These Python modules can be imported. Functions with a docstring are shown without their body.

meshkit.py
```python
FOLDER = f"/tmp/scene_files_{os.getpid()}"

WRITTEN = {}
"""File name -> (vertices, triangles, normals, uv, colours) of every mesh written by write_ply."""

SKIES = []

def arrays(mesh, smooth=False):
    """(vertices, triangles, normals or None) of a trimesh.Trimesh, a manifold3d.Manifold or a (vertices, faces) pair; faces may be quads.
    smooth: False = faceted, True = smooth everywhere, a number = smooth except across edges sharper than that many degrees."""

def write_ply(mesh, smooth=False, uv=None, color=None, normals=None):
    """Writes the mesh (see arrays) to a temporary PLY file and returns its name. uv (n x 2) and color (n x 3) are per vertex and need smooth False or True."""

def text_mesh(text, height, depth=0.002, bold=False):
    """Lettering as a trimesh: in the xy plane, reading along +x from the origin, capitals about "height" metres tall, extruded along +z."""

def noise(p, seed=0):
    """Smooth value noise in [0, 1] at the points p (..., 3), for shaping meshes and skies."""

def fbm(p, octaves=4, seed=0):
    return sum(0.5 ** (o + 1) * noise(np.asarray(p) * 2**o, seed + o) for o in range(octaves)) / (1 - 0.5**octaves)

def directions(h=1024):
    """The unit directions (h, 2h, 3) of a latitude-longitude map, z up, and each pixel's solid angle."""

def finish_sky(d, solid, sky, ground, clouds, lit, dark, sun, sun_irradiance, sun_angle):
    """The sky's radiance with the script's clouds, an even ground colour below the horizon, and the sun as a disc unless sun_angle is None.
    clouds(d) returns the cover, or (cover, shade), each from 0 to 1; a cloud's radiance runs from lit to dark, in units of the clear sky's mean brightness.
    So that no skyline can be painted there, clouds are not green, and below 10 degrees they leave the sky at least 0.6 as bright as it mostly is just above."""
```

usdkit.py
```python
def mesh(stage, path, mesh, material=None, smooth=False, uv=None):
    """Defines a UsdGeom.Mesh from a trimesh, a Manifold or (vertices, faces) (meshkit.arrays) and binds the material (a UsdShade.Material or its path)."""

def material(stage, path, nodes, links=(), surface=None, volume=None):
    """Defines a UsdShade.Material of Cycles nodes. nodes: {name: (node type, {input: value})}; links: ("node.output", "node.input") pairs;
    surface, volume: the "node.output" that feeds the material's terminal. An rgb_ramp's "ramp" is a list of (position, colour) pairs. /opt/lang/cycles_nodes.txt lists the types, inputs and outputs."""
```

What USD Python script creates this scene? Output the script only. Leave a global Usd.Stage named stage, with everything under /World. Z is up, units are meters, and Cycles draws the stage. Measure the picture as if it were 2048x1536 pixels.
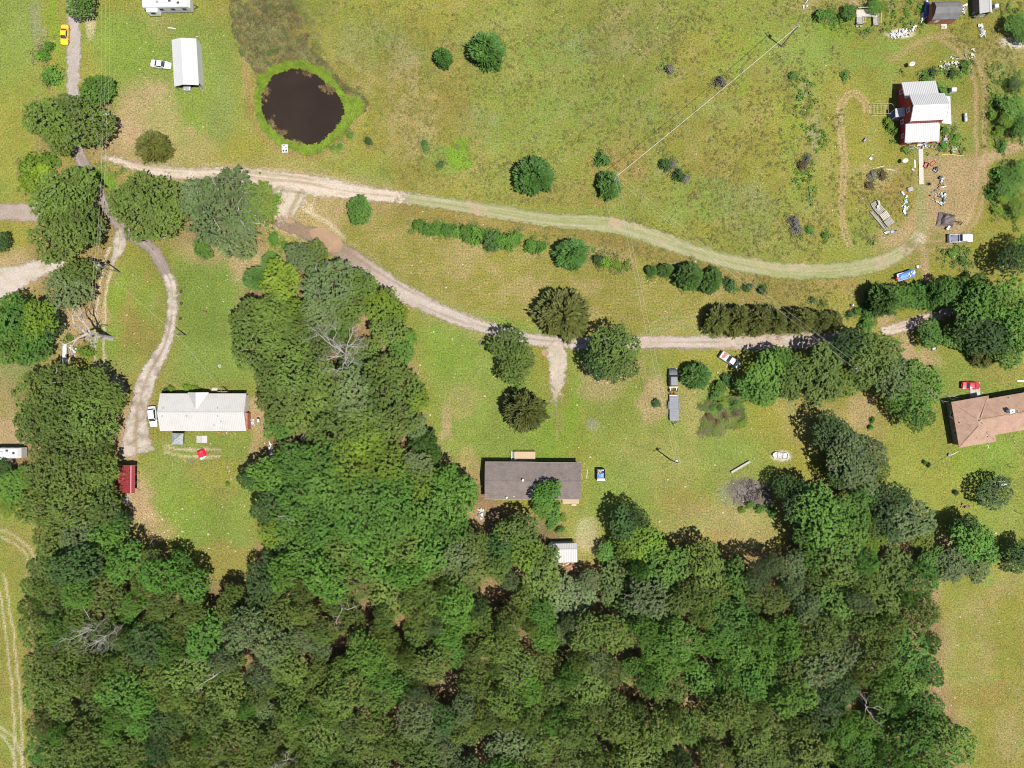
import math, numpy as np, trimesh, usdkit, meshkit
import shapely, shapely.geometry as sg
from scipy.ndimage import gaussian_filter
from scipy.interpolate import splprep, splev
from pxr import Usd, UsdGeom, UsdLux, UsdShade, Sdf, Gf, Vt

stage = Usd.Stage.CreateInMemory()
UsdGeom.SetStageUpAxis(stage, UsdGeom.Tokens.z)
UsdGeom.SetStageMetersPerUnit(stage, 1.0)
UsdGeom.Xform.Define(stage, '/World')
stage.SetDefaultPrim(stage.GetPrimAtPath('/World'))
UsdGeom.Scope.Define(stage, '/World/Looks')
R = np.random.default_rng(7)

# ------------------------------------------------------------------ camera, sky, sun, exposure
H, S = 170.0, 8.2                       # flying height in metres, photo pixels per metre on the ground
EXPOSURE = 1.25
SUN_EL, SUN_AZ = math.radians(66.5), math.atan2(0.80, -0.60)
SUN = np.array([math.cos(SUN_EL) * 0.80, -math.cos(SUN_EL) * 0.60, math.sin(SUN_EL)])
cam = UsdGeom.Camera.Define(stage, '/World/camera')
cam.AddTranslateOp().Set(Gf.Vec3d(0, 0, H))
cam.CreateHorizontalApertureAttr(36.0); cam.CreateVerticalApertureAttr(27.0)
cam.CreateFocalLengthAttr(18.0 / (1024 / S / H))
cam.CreateClippingRangeAttr(Gf.Vec2f(0.5, 10000))
cam.CreateExposureAttr(EXPOSURE)
dome = UsdLux.DomeLight.Define(stage, '/World/sky')
sky = usdkit.material(stage, '/World/Looks/sky', {
    "s": ("sky_texture", {"sky_type": "single_scattering", "sun_disc": False, "sun_elevation": SUN_EL, "sun_rotation": SUN_AZ}),
    "b": ("background_shader", {"strength": 0.060})}, [("s.color", "b.color")], surface="b.background")
UsdShade.MaterialBindingAPI.Apply(dome.GetPrim()).Bind(sky)
sun = UsdLux.DistantLight.Define(stage, '/World/sun')
sun.CreateIntensityAttr(1.15); sun.CreateAngleAttr(0.5); sun.CreateColorAttr(Gf.Vec3f(1.0, 0.955, 0.88))
sun.GetPrim().GetAttribute('inputs:normalize').Set(True) if sun.GetPrim().HasAttribute('inputs:normalize') else sun.CreateNormalizeAttr(True)
sun.AddTransformOp().Set(Gf.Matrix4d(Gf.Rotation(Gf.Vec3d(0, 0, 1), Gf.Vec3d(*SUN.tolist())), Gf.Vec3d(0, 0, 0)))

def P(px, py, h=0.0):
    """World x, y of the point at height h that stands at a place of the photograph."""
    k = (H - h) / H / S
    return np.array([(px - 1024) * k, (768 - py) * k])

# ------------------------------------------------------------------ prims
used = {}
def numbered(path):
    n = used.get(path, -1) + 1
    used[path] = n
    return path if n == 0 else f'{path}_{n:03d}'

def tagit(prim, label=None, cat=None, group=None, kind=None):
    for k, v in (('label', label), ('category', cat), ('group', group), ('kind', kind)):
        if v: prim.SetCustomDataByKey(k, v)

labels_seen = {}
def thing(name, label, cat, px, py, rot=0, group=None, z=0.0, h=0.0, kind=None):
    path = numbered('/World/' + name)
    x = UsdGeom.Xform.Define(stage, path)
    w = P(px, py, h)
    x.AddTranslateOp().Set(Gf.Vec3d(float(w[0]), float(w[1]), z)); x.AddRotateZOp().Set(float(rot))
    tagit(x.GetPrim(), label, cat, group, kind)
    return path

def part(parent, name, mesh, m, smooth=False, label=None, kind=None):
    path = numbered(f'{parent}/{name}')
    if isinstance(mesh, MB): mesh = mesh.mesh()
    p = usdkit.mesh(stage, path, mesh, M[m] if isinstance(m, str) else m, smooth)
    if label or kind: tagit(p.GetPrim(), label=label, kind=kind)
    return path

class MB:
    def __init__(s): s.v, s.f, s.n = [], [], 0
    def add(s, v, f):
        v = np.asarray(v, float); f = np.asarray(f, int)
        if f.shape[1] == 4: f = np.vstack([f[:, [0, 1, 2]], f[:, [0, 2, 3]]])
        s.v.append(v); s.f.append(f + s.n); s.n += len(v); return s
    def mesh(s): return np.vstack(s.v), np.vstack(s.f)
    def box(s, c, d, rz=0.0, tilt=0.0, bev=0.0):
        """A box with its upper edges chamfered by bev."""
        x, y, z = np.array(d) / 2
        rings = [np.array([[-x, -y], [x, -y], [x, y], [-x, y]])]
        if bev:
            b = min(bev, x * .8, y * .8, z * 1.6)
            zs = [-z, z - b, z]; rg = [1, 1, 0]
            pts = np.vstack([np.c_[rings[0] * (1 if k else np.array([(x - b) / x, (y - b) / y])), np.full(4, zz)] for zz, k in zip(zs, rg)])
        else:
            pts = np.vstack([np.c_[rings[0], np.full(4, zz)] for zz in (-z, z)])
        n = len(pts) // 4
        f = [[3, 2, 1, 0], list(range(4 * n - 4, 4 * n))]
        for r in range(n - 1):
            for i in range(4): f.append([4 * r + i, 4 * r + (i + 1) % 4, 4 * r + 4 + (i + 1) % 4, 4 * r + 4 + i])
        if tilt:
            t = math.radians(tilt); pts = pts @ np.array([[math.cos(t), 0, -math.sin(t)], [0, 1, 0], [math.sin(t), 0, math.cos(t)]])
        a = math.radians(rz); pts = pts @ np.array([[math.cos(a), math.sin(a), 0], [-math.sin(a), math.cos(a), 0], [0, 0, 1]])
        return s.add(pts + np.array(c), f)
    def tube(s, pts, radii, n=6, cap=True):
        pts = np.asarray(pts, float); radii = np.broadcast_to(radii, len(pts))
        t = np.gradient(pts, axis=0) if len(pts) > 2 else np.repeat(pts[1:] - pts[:1], 2, 0)
        t /= np.linalg.norm(t, axis=1, keepdims=True) + 1e-12
        up = np.where(np.abs(t[:, 2:3]) > .9, [[1., 0, 0]], [[0, 0, 1.]])
        a = np.cross(t, up); a /= np.linalg.norm(a, axis=1, keepdims=True) + 1e-12
        b = np.cross(t, a)
        ang = np.arange(n) / n * 2 * np.pi
        ring = pts[:, None] + radii[:, None, None] * (a[:, None] * np.cos(ang)[None, :, None] + b[:, None] * np.sin(ang)[None, :, None])
        m = len(pts); f = []
        for i in range(m - 1):
            for j in range(n): f.append([i * n + j, i * n + (j + 1) % n, (i + 1) * n + (j + 1) % n, (i + 1) * n + j])
        s.add(ring.reshape(-1, 3), f)
        if cap and n > 2:
            for i, fl in ((0, 1), (m - 1, 0)):
                k = np.arange(n)[::-1] if fl else np.arange(n)
                s.add(ring[i][k], [[0, j, j + 1] for j in range(1, n - 1)])
        return s
    def cyl(s, c, r, h, n=14, r2=None): 
        return s.tube([[c[0], c[1], c[2]], [c[0], c[1], c[2] + h]], [r, r if r2 is None else r2], n)
    def loft(s, rings):
        rings = [np.asarray(r, float) for r in rings]; n = len(rings[0]); f = []
        for i in range(len(rings) - 1):
            for j in range(n): f.append([i * n + j, i * n + (j + 1) % n, (i + 1) * n + (j + 1) % n, (i + 1) * n + j])
        s.add(np.vstack(rings), f)
        for r, fl in ((rings[0], 1), (rings[-1], 0)):
            rr = r[::-1] if fl else r
            s.add(np.vstack([rr, rr.mean(0)]), [[n, j, (j + 1) % n] for j in range(n)])
        return s
    def slab(s, q, t):
        """A quad given a thickness t downward."""
        q = np.asarray(q, float); lo = q - [0, 0, t]
        s.add(np.vstack([q, lo]), [[0, 1, 2, 3], [7, 6, 5, 4], [0, 4, 5, 1], [1, 5, 6, 2], [2, 6, 7, 3], [3, 7, 4, 0]]); return s
    def plate(s, q, off=0.0):
        q = np.asarray(q, float); n = np.cross(q[1] - q[0], q[3] - q[0]); n /= np.linalg.norm(n)
        a = q + n * off; b = q + n * (off - .03)
        s.add(np.vstack([a, b]), [[0, 1, 2, 3], [7, 6, 5, 4], [0, 4, 5, 1], [1, 5, 6, 2], [2, 6, 7, 3], [3, 7, 4, 0]]); return s

def rot2(p, deg):
    a = math.radians(deg); p = np.asarray(p, float)
    return p @ np.array([[math.cos(a), math.sin(a)], [-math.sin(a), math.cos(a)]])

# ------------------------------------------------------------------ materials
M = {}
def mat(name, col, rough=.7, metal=0.0, var=.18, scale=3.0, bump=.15, spec=.4, coat=0.0, dirt=None, dirt_amt=.5, coords='obj'):
    """A painted, wooden or metal surface whose colour drifts with noise, with worn or stained patches of the colour dirt."""
    col = np.array(col, float) * .8
    nodes = {"t": ("texture_coordinate", {}), "n": ("noise_texture", {"scale": scale, "detail": 5.0, "roughness": .65}),
             "r": ("rgb_ramp", {"ramp": [(.25, tuple(col * (1 - var))), (.75, tuple(np.minimum(col * (1 + var), .95)))]}),
             "b": ("bump", {"strength": bump, "distance": .05}),
             "p": ("principled_bsdf", {"roughness": rough, "metallic": metal, "specular_ior_level": spec, "coat_weight": coat})}
    links = [("t.object", "n.vector"), ("n.fac", "r.fac"), ("n.fac", "b.height"), ("b.normal", "p.normal")]
    if dirt is not None:
        nodes |= {"n2": ("noise_texture", {"scale": scale * .35, "detail": 6.0, "roughness": .7}),
                  "r2": ("rgb_ramp", {"ramp": [(.5, (0, 0, 0)), (.72, (dirt_amt,) * 3)]}), "mx": ("mix_color", {"b": tuple(dirt)})}
        links += [("t.object", "n2.vector"), ("n2.fac", "r2.fac"), ("r2.color", "mx.fac"), ("r.color", "mx.a"), ("mx.result", "p.base_color")]
    else:
        links += [("r.color", "p.base_color")]
    M[name] = usdkit.material(stage, '/World/Looks/' + name, nodes, links, surface="p.BSDF")

def leafmat(name, col, tip, trans=.3, warm=1.0):
    """Foliage: each leaf cluster has its own tone, each tree its own brightness; some light comes through."""
    c, t = np.array(col, float), np.array(tip, float)
    nodes = {"g": ("geometry", {}), "o": ("object_info", {}), "n": ("noise_texture", {"scale": .33, "detail": 3.0}),
             "r": ("rgb_ramp", {"ramp": [(0, tuple(c * .62)), (.45, tuple(c)), (.8, tuple(t)), (1, tuple(t * 1.25))]}),
             "mr": ("map_range", {"from_min": 0.0, "from_max": 1.0, "to_min": .78, "to_max": 1.25}),
             "mn": ("map_range", {"from_min": .3, "from_max": .7, "to_min": .75, "to_max": 1.2}),
             "m1": ("math", {"math_type": "multiply"}), "hs": ("hsv", {"saturation": 1.0}),
             "hh": ("map_range", {"from_min": 0.0, "from_max": 1.0, "to_min": .49, "to_max": .51}), "w": ("white_noise_texture", {"dimensions": "1D"}),
             "p": ("principled_bsdf", {"roughness": .6, "specular_ior_level": .25}), "tr": ("translucent_bsdf", {}), "mx": ("mix_closure", {"fac": trans})}
    links = [("g.random_per_island", "r.fac"), ("g.position", "n.vector"), ("n.fac", "mn.value"), ("o.random", "mr.value"), ("mr.result", "m1.value1"), ("mn.result", "m1.value2"),
             ("o.random", "w.w"), ("w.value", "hh.value"), ("hh.result", "hs.hue"),
             ("m1.value", "hs.value"), ("r.color", "hs.color"), ("hs.color", "p.base_color"), ("hs.color", "tr.color"), ("p.BSDF", "mx.closure1"), ("tr.BSDF", "mx.closure2")]
    M[name] = usdkit.material(stage, '/World/Looks/' + name, nodes, links, surface="mx.closure")

leafmat('leaf_olive', (.108, .166, .024), (.195, .260, .046), .2)
leafmat('leaf_green', (.084, .190, .020), (.170, .305, .034), .2)
leafmat('leaf_dark', (.052, .108, .022), (.105, .170, .034), .2)
leafmat('leaf_grey', (.116, .168, .054), (.200, .250, .095), .2)
leafmat('leaf_lime', (.135, .220, .014), (.200, .290, .022), .2)
leafmat('leaf_bronze', (.112, .128, .024), (.195, .198, .040), .2)
leafmat('leaf_cedar', (.070, .150, .026), (.150, .250, .055), .2)
leafmat('leaf_straw', (.22, .17, .07), (.34, .28, .14))
leafmat('leaf_rust', (.120, .080, .032), (.190, .135, .060), .1)
leafmat('leaf_pond', (.150, .225, .012), (.215, .300, .020), .2)
leafmat('leaf_silver', (.16, .15, .12), (.30, .28, .24), .2)
leafmat('blade_green', (.145, .180, .034), (.200, .215, .050), .1)
leafmat('blade_straw', (.210, .180, .085), (.290, .245, .135), .1)
leafmat('blade_olive', (.175, .168, .036), (.225, .205, .055), .1)
mat('bark', (.13, .10, .075), .9, var=.4, scale=6, bump=.6)
mat('dead_wood', (.30, .275, .25), .9, var=.25, scale=7, bump=.5, dirt=(.18, .15, .13))
mat('pole_wood', (.20, .165, .135), .9, var=.3, scale=4, bump=.4)
mat('white_metal', (.37, .37, .375), .38, var=.04, scale=.8, bump=.03, dirt=(.30, .285, .26), dirt_amt=.5)
mat('home_metal', (.345, .335, .322), .42, var=.05, scale=.9, bump=.03, dirt=(.22, .205, .185), dirt_amt=.55)
mat('porch_metal', (.33, .325, .32), .42, var=.04, scale=.9, bump=.03)
mat('grey_metal', (.21, .21, .215), .4, var=.08, scale=1.2, bump=.05, dirt=(.16, .15, .14))
mat('red_metal', (.17, .022, .026), .45, var=.12, scale=1.5, bump=.05, dirt=(.16, .035, .03))
mat('white_paint', (.52, .52, .51), .5, var=.05, scale=2, dirt=(.55, .52, .47), dirt_amt=.4)
mat('siding', (.36, .33, .30), .6, var=.06, scale=1.5, dirt=(.45, .40, .34))
mat('red_siding', (.24, .014, .018), .6, var=.14, scale=2, dirt=(.22, .02, .022))
mat('brown_siding', (.25, .085, .050), .7, var=.2, scale=2.5, dirt=(.36, .24, .17))
mat('tan_brick', (.20, .12, .09), .85, var=.2, scale=6)
mat('dark_wall', (.10, .075, .06), .8)
mat('glass', (.03, .035, .045), .12, var=.1, bump=0, spec=.6)
mat('rubber', (.025, .025, .026), .85, bump=.1)
mat('chrome', (.55, .55, .56), .25, metal=.9, var=.05, bump=0)
mat('car_white', (.50, .51, .52), .28, var=.02, bump=0, spec=.5, coat=.6)
mat('car_silver', (.30, .31, .32), .3, metal=.3, var=.03, bump=0, coat=.5)
mat('car_yellow', (.62, .36, .015), .28, var=.03, bump=0, coat=.6)
mat('car_red', (.42, .012, .028), .28, var=.05, bump=0, coat=.6)
mat('car_dark', (.035, .037, .042), .45, var=.15, bump=.05, coat=.1)
mat('car_old', (.33, .33, .33), .5, var=.06, bump=.05, dirt=(.33, .24, .19), dirt_amt=.5)
mat('lamp_red', (.3, .01, .01), .2); mat('lamp_clear', (.6, .6, .62), .15)
mat('wood_new', (.34, .25, .155), .75, var=.14, scale=5, bump=.2)
mat('wood_grey', (.235, .222, .21), .9, var=.25, scale=6, bump=.3, dirt=(.20, .18, .16))
mat('wood_pale', (.36, .325, .28), .9, var=.2, scale=6, bump=.3)
mat('wood_red', (.30, .10, .07), .85, var=.25, scale=5)
mat('concrete', (.28, .26, .24), .9, var=.12, scale=5, bump=.2, dirt=(.32, .29, .26))
mat('rust', (.20, .085, .045), .85, var=.4, scale=8, bump=.3)
mat('trailer_steel', (.085, .094, .115), .55, var=.12, scale=3, bump=.1, dirt=(.13, .14, .16))
mat('tarp_blue', (.06, .16, .42), .5, var=.15, scale=4, bump=.3)
mat('tarp_navy', (.025, .045, .13), .5, var=.2, scale=3, bump=.3)
mat('tarp_brown', (.085, .066, .062), .7, var=.2, scale=3, bump=.4)
mat('tarp_white', (.40, .40, .41), .55, var=.06, scale=3, bump=.3)
mat('canopy_grey', (.42, .45, .47), .6, var=.08, scale=3, bump=.2)
mat('cloth_red', (.60, .008, .03), .6, var=.25, scale=6, bump=.5)
mat('plastic_black', (.03, .03, .033), .5); mat('plastic_white', (.42, .42, .41), .4, var=.03)
mat('plastic_teal', (.20, .42, .42), .45); mat('plastic_red', (.45, .04, .035), .45); mat('plastic_blue', (.12, .28, .48), .45)
mat('plastic_mint', (.38, .46, .41), .4); mat('plastic_yellow', (.65, .55, .10), .45)
mat('ash', (.105, .090, .080), .95, var=.45, scale=2.5, bump=.6, dirt=(.24, .19, .14))
mat('stone', (.34, .30, .21), .9, var=.25, scale=6, bump=.4)
mat('wire', (.42, .41, .38), .5, var=.03, bump=0)
mat('reed', (.42, .28, .15), .9, var=.2)

def shingle(name, a, b, c, mortar, h=.16, w=.33):
    M[name] = usdkit.material(stage, '/World/Looks/' + name, {
        "t": ("texture_coordinate", {}), "n": ("noise_texture", {"scale": .7, "detail": 6.0, "roughness": .7}), "n2": ("noise_texture", {"scale": 14.0, "detail": 3.0}),
        "k": ("brick_texture", {"scale": 1.0, "brick_width": w, "row_height": h, "mortar_size": .012, "color1": a, "color2": b, "mortar": mortar, "bias": -.1}),
        "r": ("rgb_ramp", {"ramp": [(.28, (.74,) * 3), (.5, (1,) * 3), (.72, (1.16,) * 3)]}), "r2": ("rgb_ramp", {"ramp": [(.3, (.85,) * 3), (.7, (1.12,) * 3)]}),
        "m": ("mix_color", {"blend_type": "multiply", "fac": 1.0, "use_clamp": False}), "m2": ("mix_color", {"blend_type": "multiply", "fac": 1.0}),
        "b": ("bump", {"strength": .5, "distance": .02}), "p": ("principled_bsdf", {"roughness": .9, "specular_ior_level": .25})},
        [("t.object", "k.vector"), ("t.object", "n.vector"), ("t.object", "n2.vector"), ("n.fac", "r.fac"), ("n2.fac", "r2.fac"), ("k.color", "m.a"), ("r.color", "m.b"), ("m.result", "m2.a"), ("r2.color", "m2.b"),
         ("m2.result", "p.base_color"), ("k.fac", "b.height"), ("b.normal", "p.normal")], surface="p.BSDF")
shingle('shingle_brown', (.118, .097, .088), (.094, .079, .073), 0, (.065, .055, .05))
shingle('shingle_tan', (.245, .160, .115), (.210, .136, .098), 0, (.13, .08, .058))
shingle('shingle_grey', (.11, .108, .108), (.09, .088, .088), 0, (.07, .07, .07))

def groundmat(name, bump, fine, sheet=False):
    """Ground cover: the mesh carries the colour of soil and sward; noise adds blades, thatch and grit."""
    nodes = {"g": ("geometry", {}), "a": ("attribute", {"attribute": "albedo"}),
             "n1": ("noise_texture", {"scale": 2.6, "detail": 6.0, "roughness": .75}), "n2": ("noise_texture", {"scale": .55, "detail": 5.0, "roughness": .7, "distortion": .6}),
             "n3": ("noise_texture", {"scale": 5.5, "detail": 3.0, "roughness": .7}),
             "r1": ("rgb_ramp", {"ramp": [(.30, (1 - fine,) * 3), (.5, (1,) * 3), (.70, (1 + fine * .9,) * 3)]}),
             "r2": ("rgb_ramp", {"ramp": [(.32, (.86, .98, .86)), (.5, (1, 1, 1)), (.68, (1.13, 1.02, 1.12))]}),
             "r3": ("rgb_ramp", {"ramp": [(.60, (0, 0, 0)), (.74, (fine * .55,) * 3)]}),
             "m1": ("mix_color", {"blend_type": "multiply", "fac": 1.0, "use_clamp": False}), "m2": ("mix_color", {"blend_type": "multiply", "fac": 1.0, "use_clamp": False}),
             "m3": ("mix_color", {"b": (.25, .21, .125)}),
             "b": ("bump", {"strength": bump, "distance": .25}), "p": ("principled_bsdf", {"roughness": .95, "specular_ior_level": .1})}
    links = [("g.position", "n1.vector"), ("g.position", "n2.vector"), ("g.position", "n3.vector"), ("n1.fac", "r1.fac"), ("n2.fac", "r2.fac"), ("n3.fac", "r3.fac"), ("a.color", "m1.a"), ("r1.color", "m1.b"),
             ("m1.result", "m2.a"), ("r2.color", "m2.b"), ("m2.result", "m3.a"), ("r3.color", "m3.fac"), ("m3.result", "p.base_color"), ("n1.fac", "b.height"), ("b.normal", "p.normal")]
    surf = "p.BSDF"
    if sheet:                            # loose material that thins out over the ground at its border
        nodes |= {"e": ("attribute", {"attribute": "edge"}), "ne": ("noise_texture", {"scale": .9, "detail": 6.0, "roughness": .75}), "s": ("math", {"math_type": "subtract", "value2": .5}),
                  "k": ("math", {"math_type": "multiply", "value2": 3.2}), "ad": ("math", {"math_type": "add"}), "mr": ("map_range", {"from_min": .1, "from_max": .75, "to_min": 0.0, "to_max": 1.0, "clamp": True}),
                  "tr": ("transparent_bsdf", {}), "mx": ("mix_closure", {})}
        links += [("g.position", "ne.vector"), ("ne.fac", "s.value1"), ("s.value", "k.value1"), ("k.value", "ad.value1"), ("e.fac", "ad.value2"), ("ad.value", "mr.value"), ("mr.result", "mx.fac"),
                  ("tr.BSDF", "mx.closure1"), ("p.BSDF", "mx.closure2")]
        surf = "mx.closure"
    M[name] = usdkit.material(stage, '/World/Looks/' + name, nodes, links, surface=surf)
groundmat('ground', .9, .78)
groundmat('sheet', .5, .30, True)
groundmat('mown_sheet', .5, .30, True)
M['water'] = usdkit.material(stage, '/World/Looks/water', {
    "g": ("geometry", {}), "n": ("noise_texture", {"scale": 1.2, "detail": 3.0}), "b": ("bump", {"strength": .04, "distance": .05}),
    "n2": ("noise_texture", {"scale": .12, "detail": 4.0}), "r": ("rgb_ramp", {"ramp": [(.3, (.015, .0100, .0070)), (.7, (.020, .0135, .0098))]}),
    "p": ("principled_bsdf", {"roughness": .06, "ior": 1.33})},
    [("g.position", "n.vector"), ("g.position", "n2.vector"), ("n2.fac", "r.fac"), ("r.color", "p.base_color"), ("n.fac", "b.height"), ("b.normal", "p.normal")], surface="p.BSDF")
M['mud_water'] = usdkit.material(stage, '/World/Looks/mud_water', {
    "g": ("geometry", {}), "n2": ("noise_texture", {"scale": .5, "detail": 5.0}), "r": ("rgb_ramp", {"ramp": [(.3, (.165, .110, .066)), (.7, (.20, .135, .085))]}),
    "p": ("principled_bsdf", {"roughness": .1, "ior": 1.33})},
    [("g.position", "n2.vector"), ("n2.fac", "r.fac"), ("r.color", "p.base_color")], surface="p.BSDF")
# ------------------------------------------------------------------ the ground and what is worn, mown or poured on it
def smooth(pts, step=3.0):
    """A smooth curve through photo places, as points about step pixels apart."""
    p = np.array(pts, float)
    if len(p) < 3: 
        n = max(2, int(np.linalg.norm(p[1] - p[0]) / step)); t = np.linspace(0, 1, n)[:, None]; return p[0] * (1 - t) + p[1] * t
    tck, _ = splprep(p.T, s=0, k=min(3, len(p) - 1)); n = int(np.linalg.norm(np.diff(p, axis=0), axis=1).sum() / step) + 2
    return np.array(splev(np.linspace(0, 1, n), tck)).T

def offset(c, d):
    t = np.gradient(c, axis=0); t /= np.linalg.norm(t, axis=1, keepdims=True); return c + np.c_[-t[:, 1], t[:, 0]] * d

xs0 = np.arange(-150, 150.01, .42); g = np.cumsum(1.0 * 1.28 ** np.arange(30)); g = g[g < 2600]
ys0 = np.arange(-118, 118.01, .42)
xs = np.r_[-150 - g[::-1], xs0, 150 + g]; ys = np.r_[-118 - g[::-1], ys0, 118 + g]
GX, GY = np.meshgrid(xs, ys)
shape = GX.shape
def fb(scale, seed, octaves=4): return meshkit.fbm(np.stack([GX / scale, GY / scale, np.full(shape, seed * 7.3)], -1), octaves, seed)
wx, wy = fb(9, 1, 3) - .5, fb(9, 2, 3) - .5
w2x, w2y = fb(2.2, 3, 2) - .5, fb(2.2, 4, 2) - .5
U0, V0 = 1024 + GX * S, 768 - GY * S
U, V = U0 + wx * 55 + w2x * 16, V0 + wy * 55 + w2y * 16     # ragged borders
US, VS = U0 + w2x * 7, V0 + w2y * 7                            # slightly ragged
N1, N2, N3, N4 = fb(26, 11, 5), fb(11, 12, 5), fb(4, 13, 4), fb(1.3, 14, 3)
def sm(x, a, b): t = np.clip((x - a) / (b - a), 0, 1); return t * t * (3 - 2 * t)
def ell(cx, cy, rx, ry, rot=0, soft=.35, fine=False):
    a = math.radians(rot); x, y = (US if fine else U) - cx, (VS if fine else V) - cy
    d = np.hypot((x * math.cos(a) + y * math.sin(a)) / rx, (-x * math.sin(a) + y * math.cos(a)) / ry)
    return 1 - sm(d, 1 - soft, 1 + soft)
def poly(pts, soft=6, fine=False):
    m = shapely.contains_xy(sg.Polygon(pts), (US if fine else U).ravel(), (VS if fine else V).ravel()).reshape(shape).astype(float)
    return gaussian_filter(m, soft / S / .42)
def dist(c, fine=True, box=90):
    """Distance in pixels from the curve c, within box pixels of it."""
    u, v = (US, VS) if fine else (U0, V0)
    out = np.full(shape, 1e3)
    for i in range(len(c) - 1):
        a, b = c[i], c[i + 1]
        i0, i1 = np.searchsorted(xs, [(min(a[0], b[0]) - box - 1024) / S, (max(a[0], b[0]) + box - 1024) / S])
        j0, j1 = np.searchsorted(ys, [(768 - max(a[1], b[1]) - box) / S, (768 - min(a[1], b[1]) + box) / S])
        x, y = u[j0:j1, i0:i1] - a[0], v[j0:j1, i0:i1] - a[1]; d = b - a
        t = np.clip((x * d[0] + y * d[1]) / (d @ d + 1e-9), 0, 1)
        out[j0:j1, i0:i1] = np.minimum(out[j0:j1, i0:i1], np.hypot(x - t * d[0], y - t * d[1]))
    return out
def line(pts, w, soft=2.0, step=12, fine=True): return 1 - sm(dist(smooth(pts, step), fine), w / 2 - soft, w / 2 + soft)

C = dict(olive=(.142, .136, .029), lawn=(.108, .153, .035), lush=(.098, .165, .018), yellow=(.156, .150, .032), tan=(.195, .155, .078), brown=(.145, .112, .038), rust=(.165, .115, .042),
         soil=(.240, .170, .110), pale=(.300, .252, .198), white=(.40, .36, .32), dark=(.045, .060, .018), litter=(.155, .102, .062), grey=(.150, .150, .100), green=(.085, .125, .024), mown=(.165, .180, .085),
         ash=(.085, .076, .070), bog=(.080, .066, .030), sage=(.125, .142, .066))
C = {k: np.array(v) for k, v in C.items()}
A = np.empty(shape + (3,)); A[:] = C['olive']
def paint(mask, col, k=1.0):
    m = np.clip(mask * k, 0, 1)[..., None]; A[:] = A * (1 - m) + C[col] * m
MOT = .25 + .95 * sm(N3 * .5 + N4 * .5, .36, .62)
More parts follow.
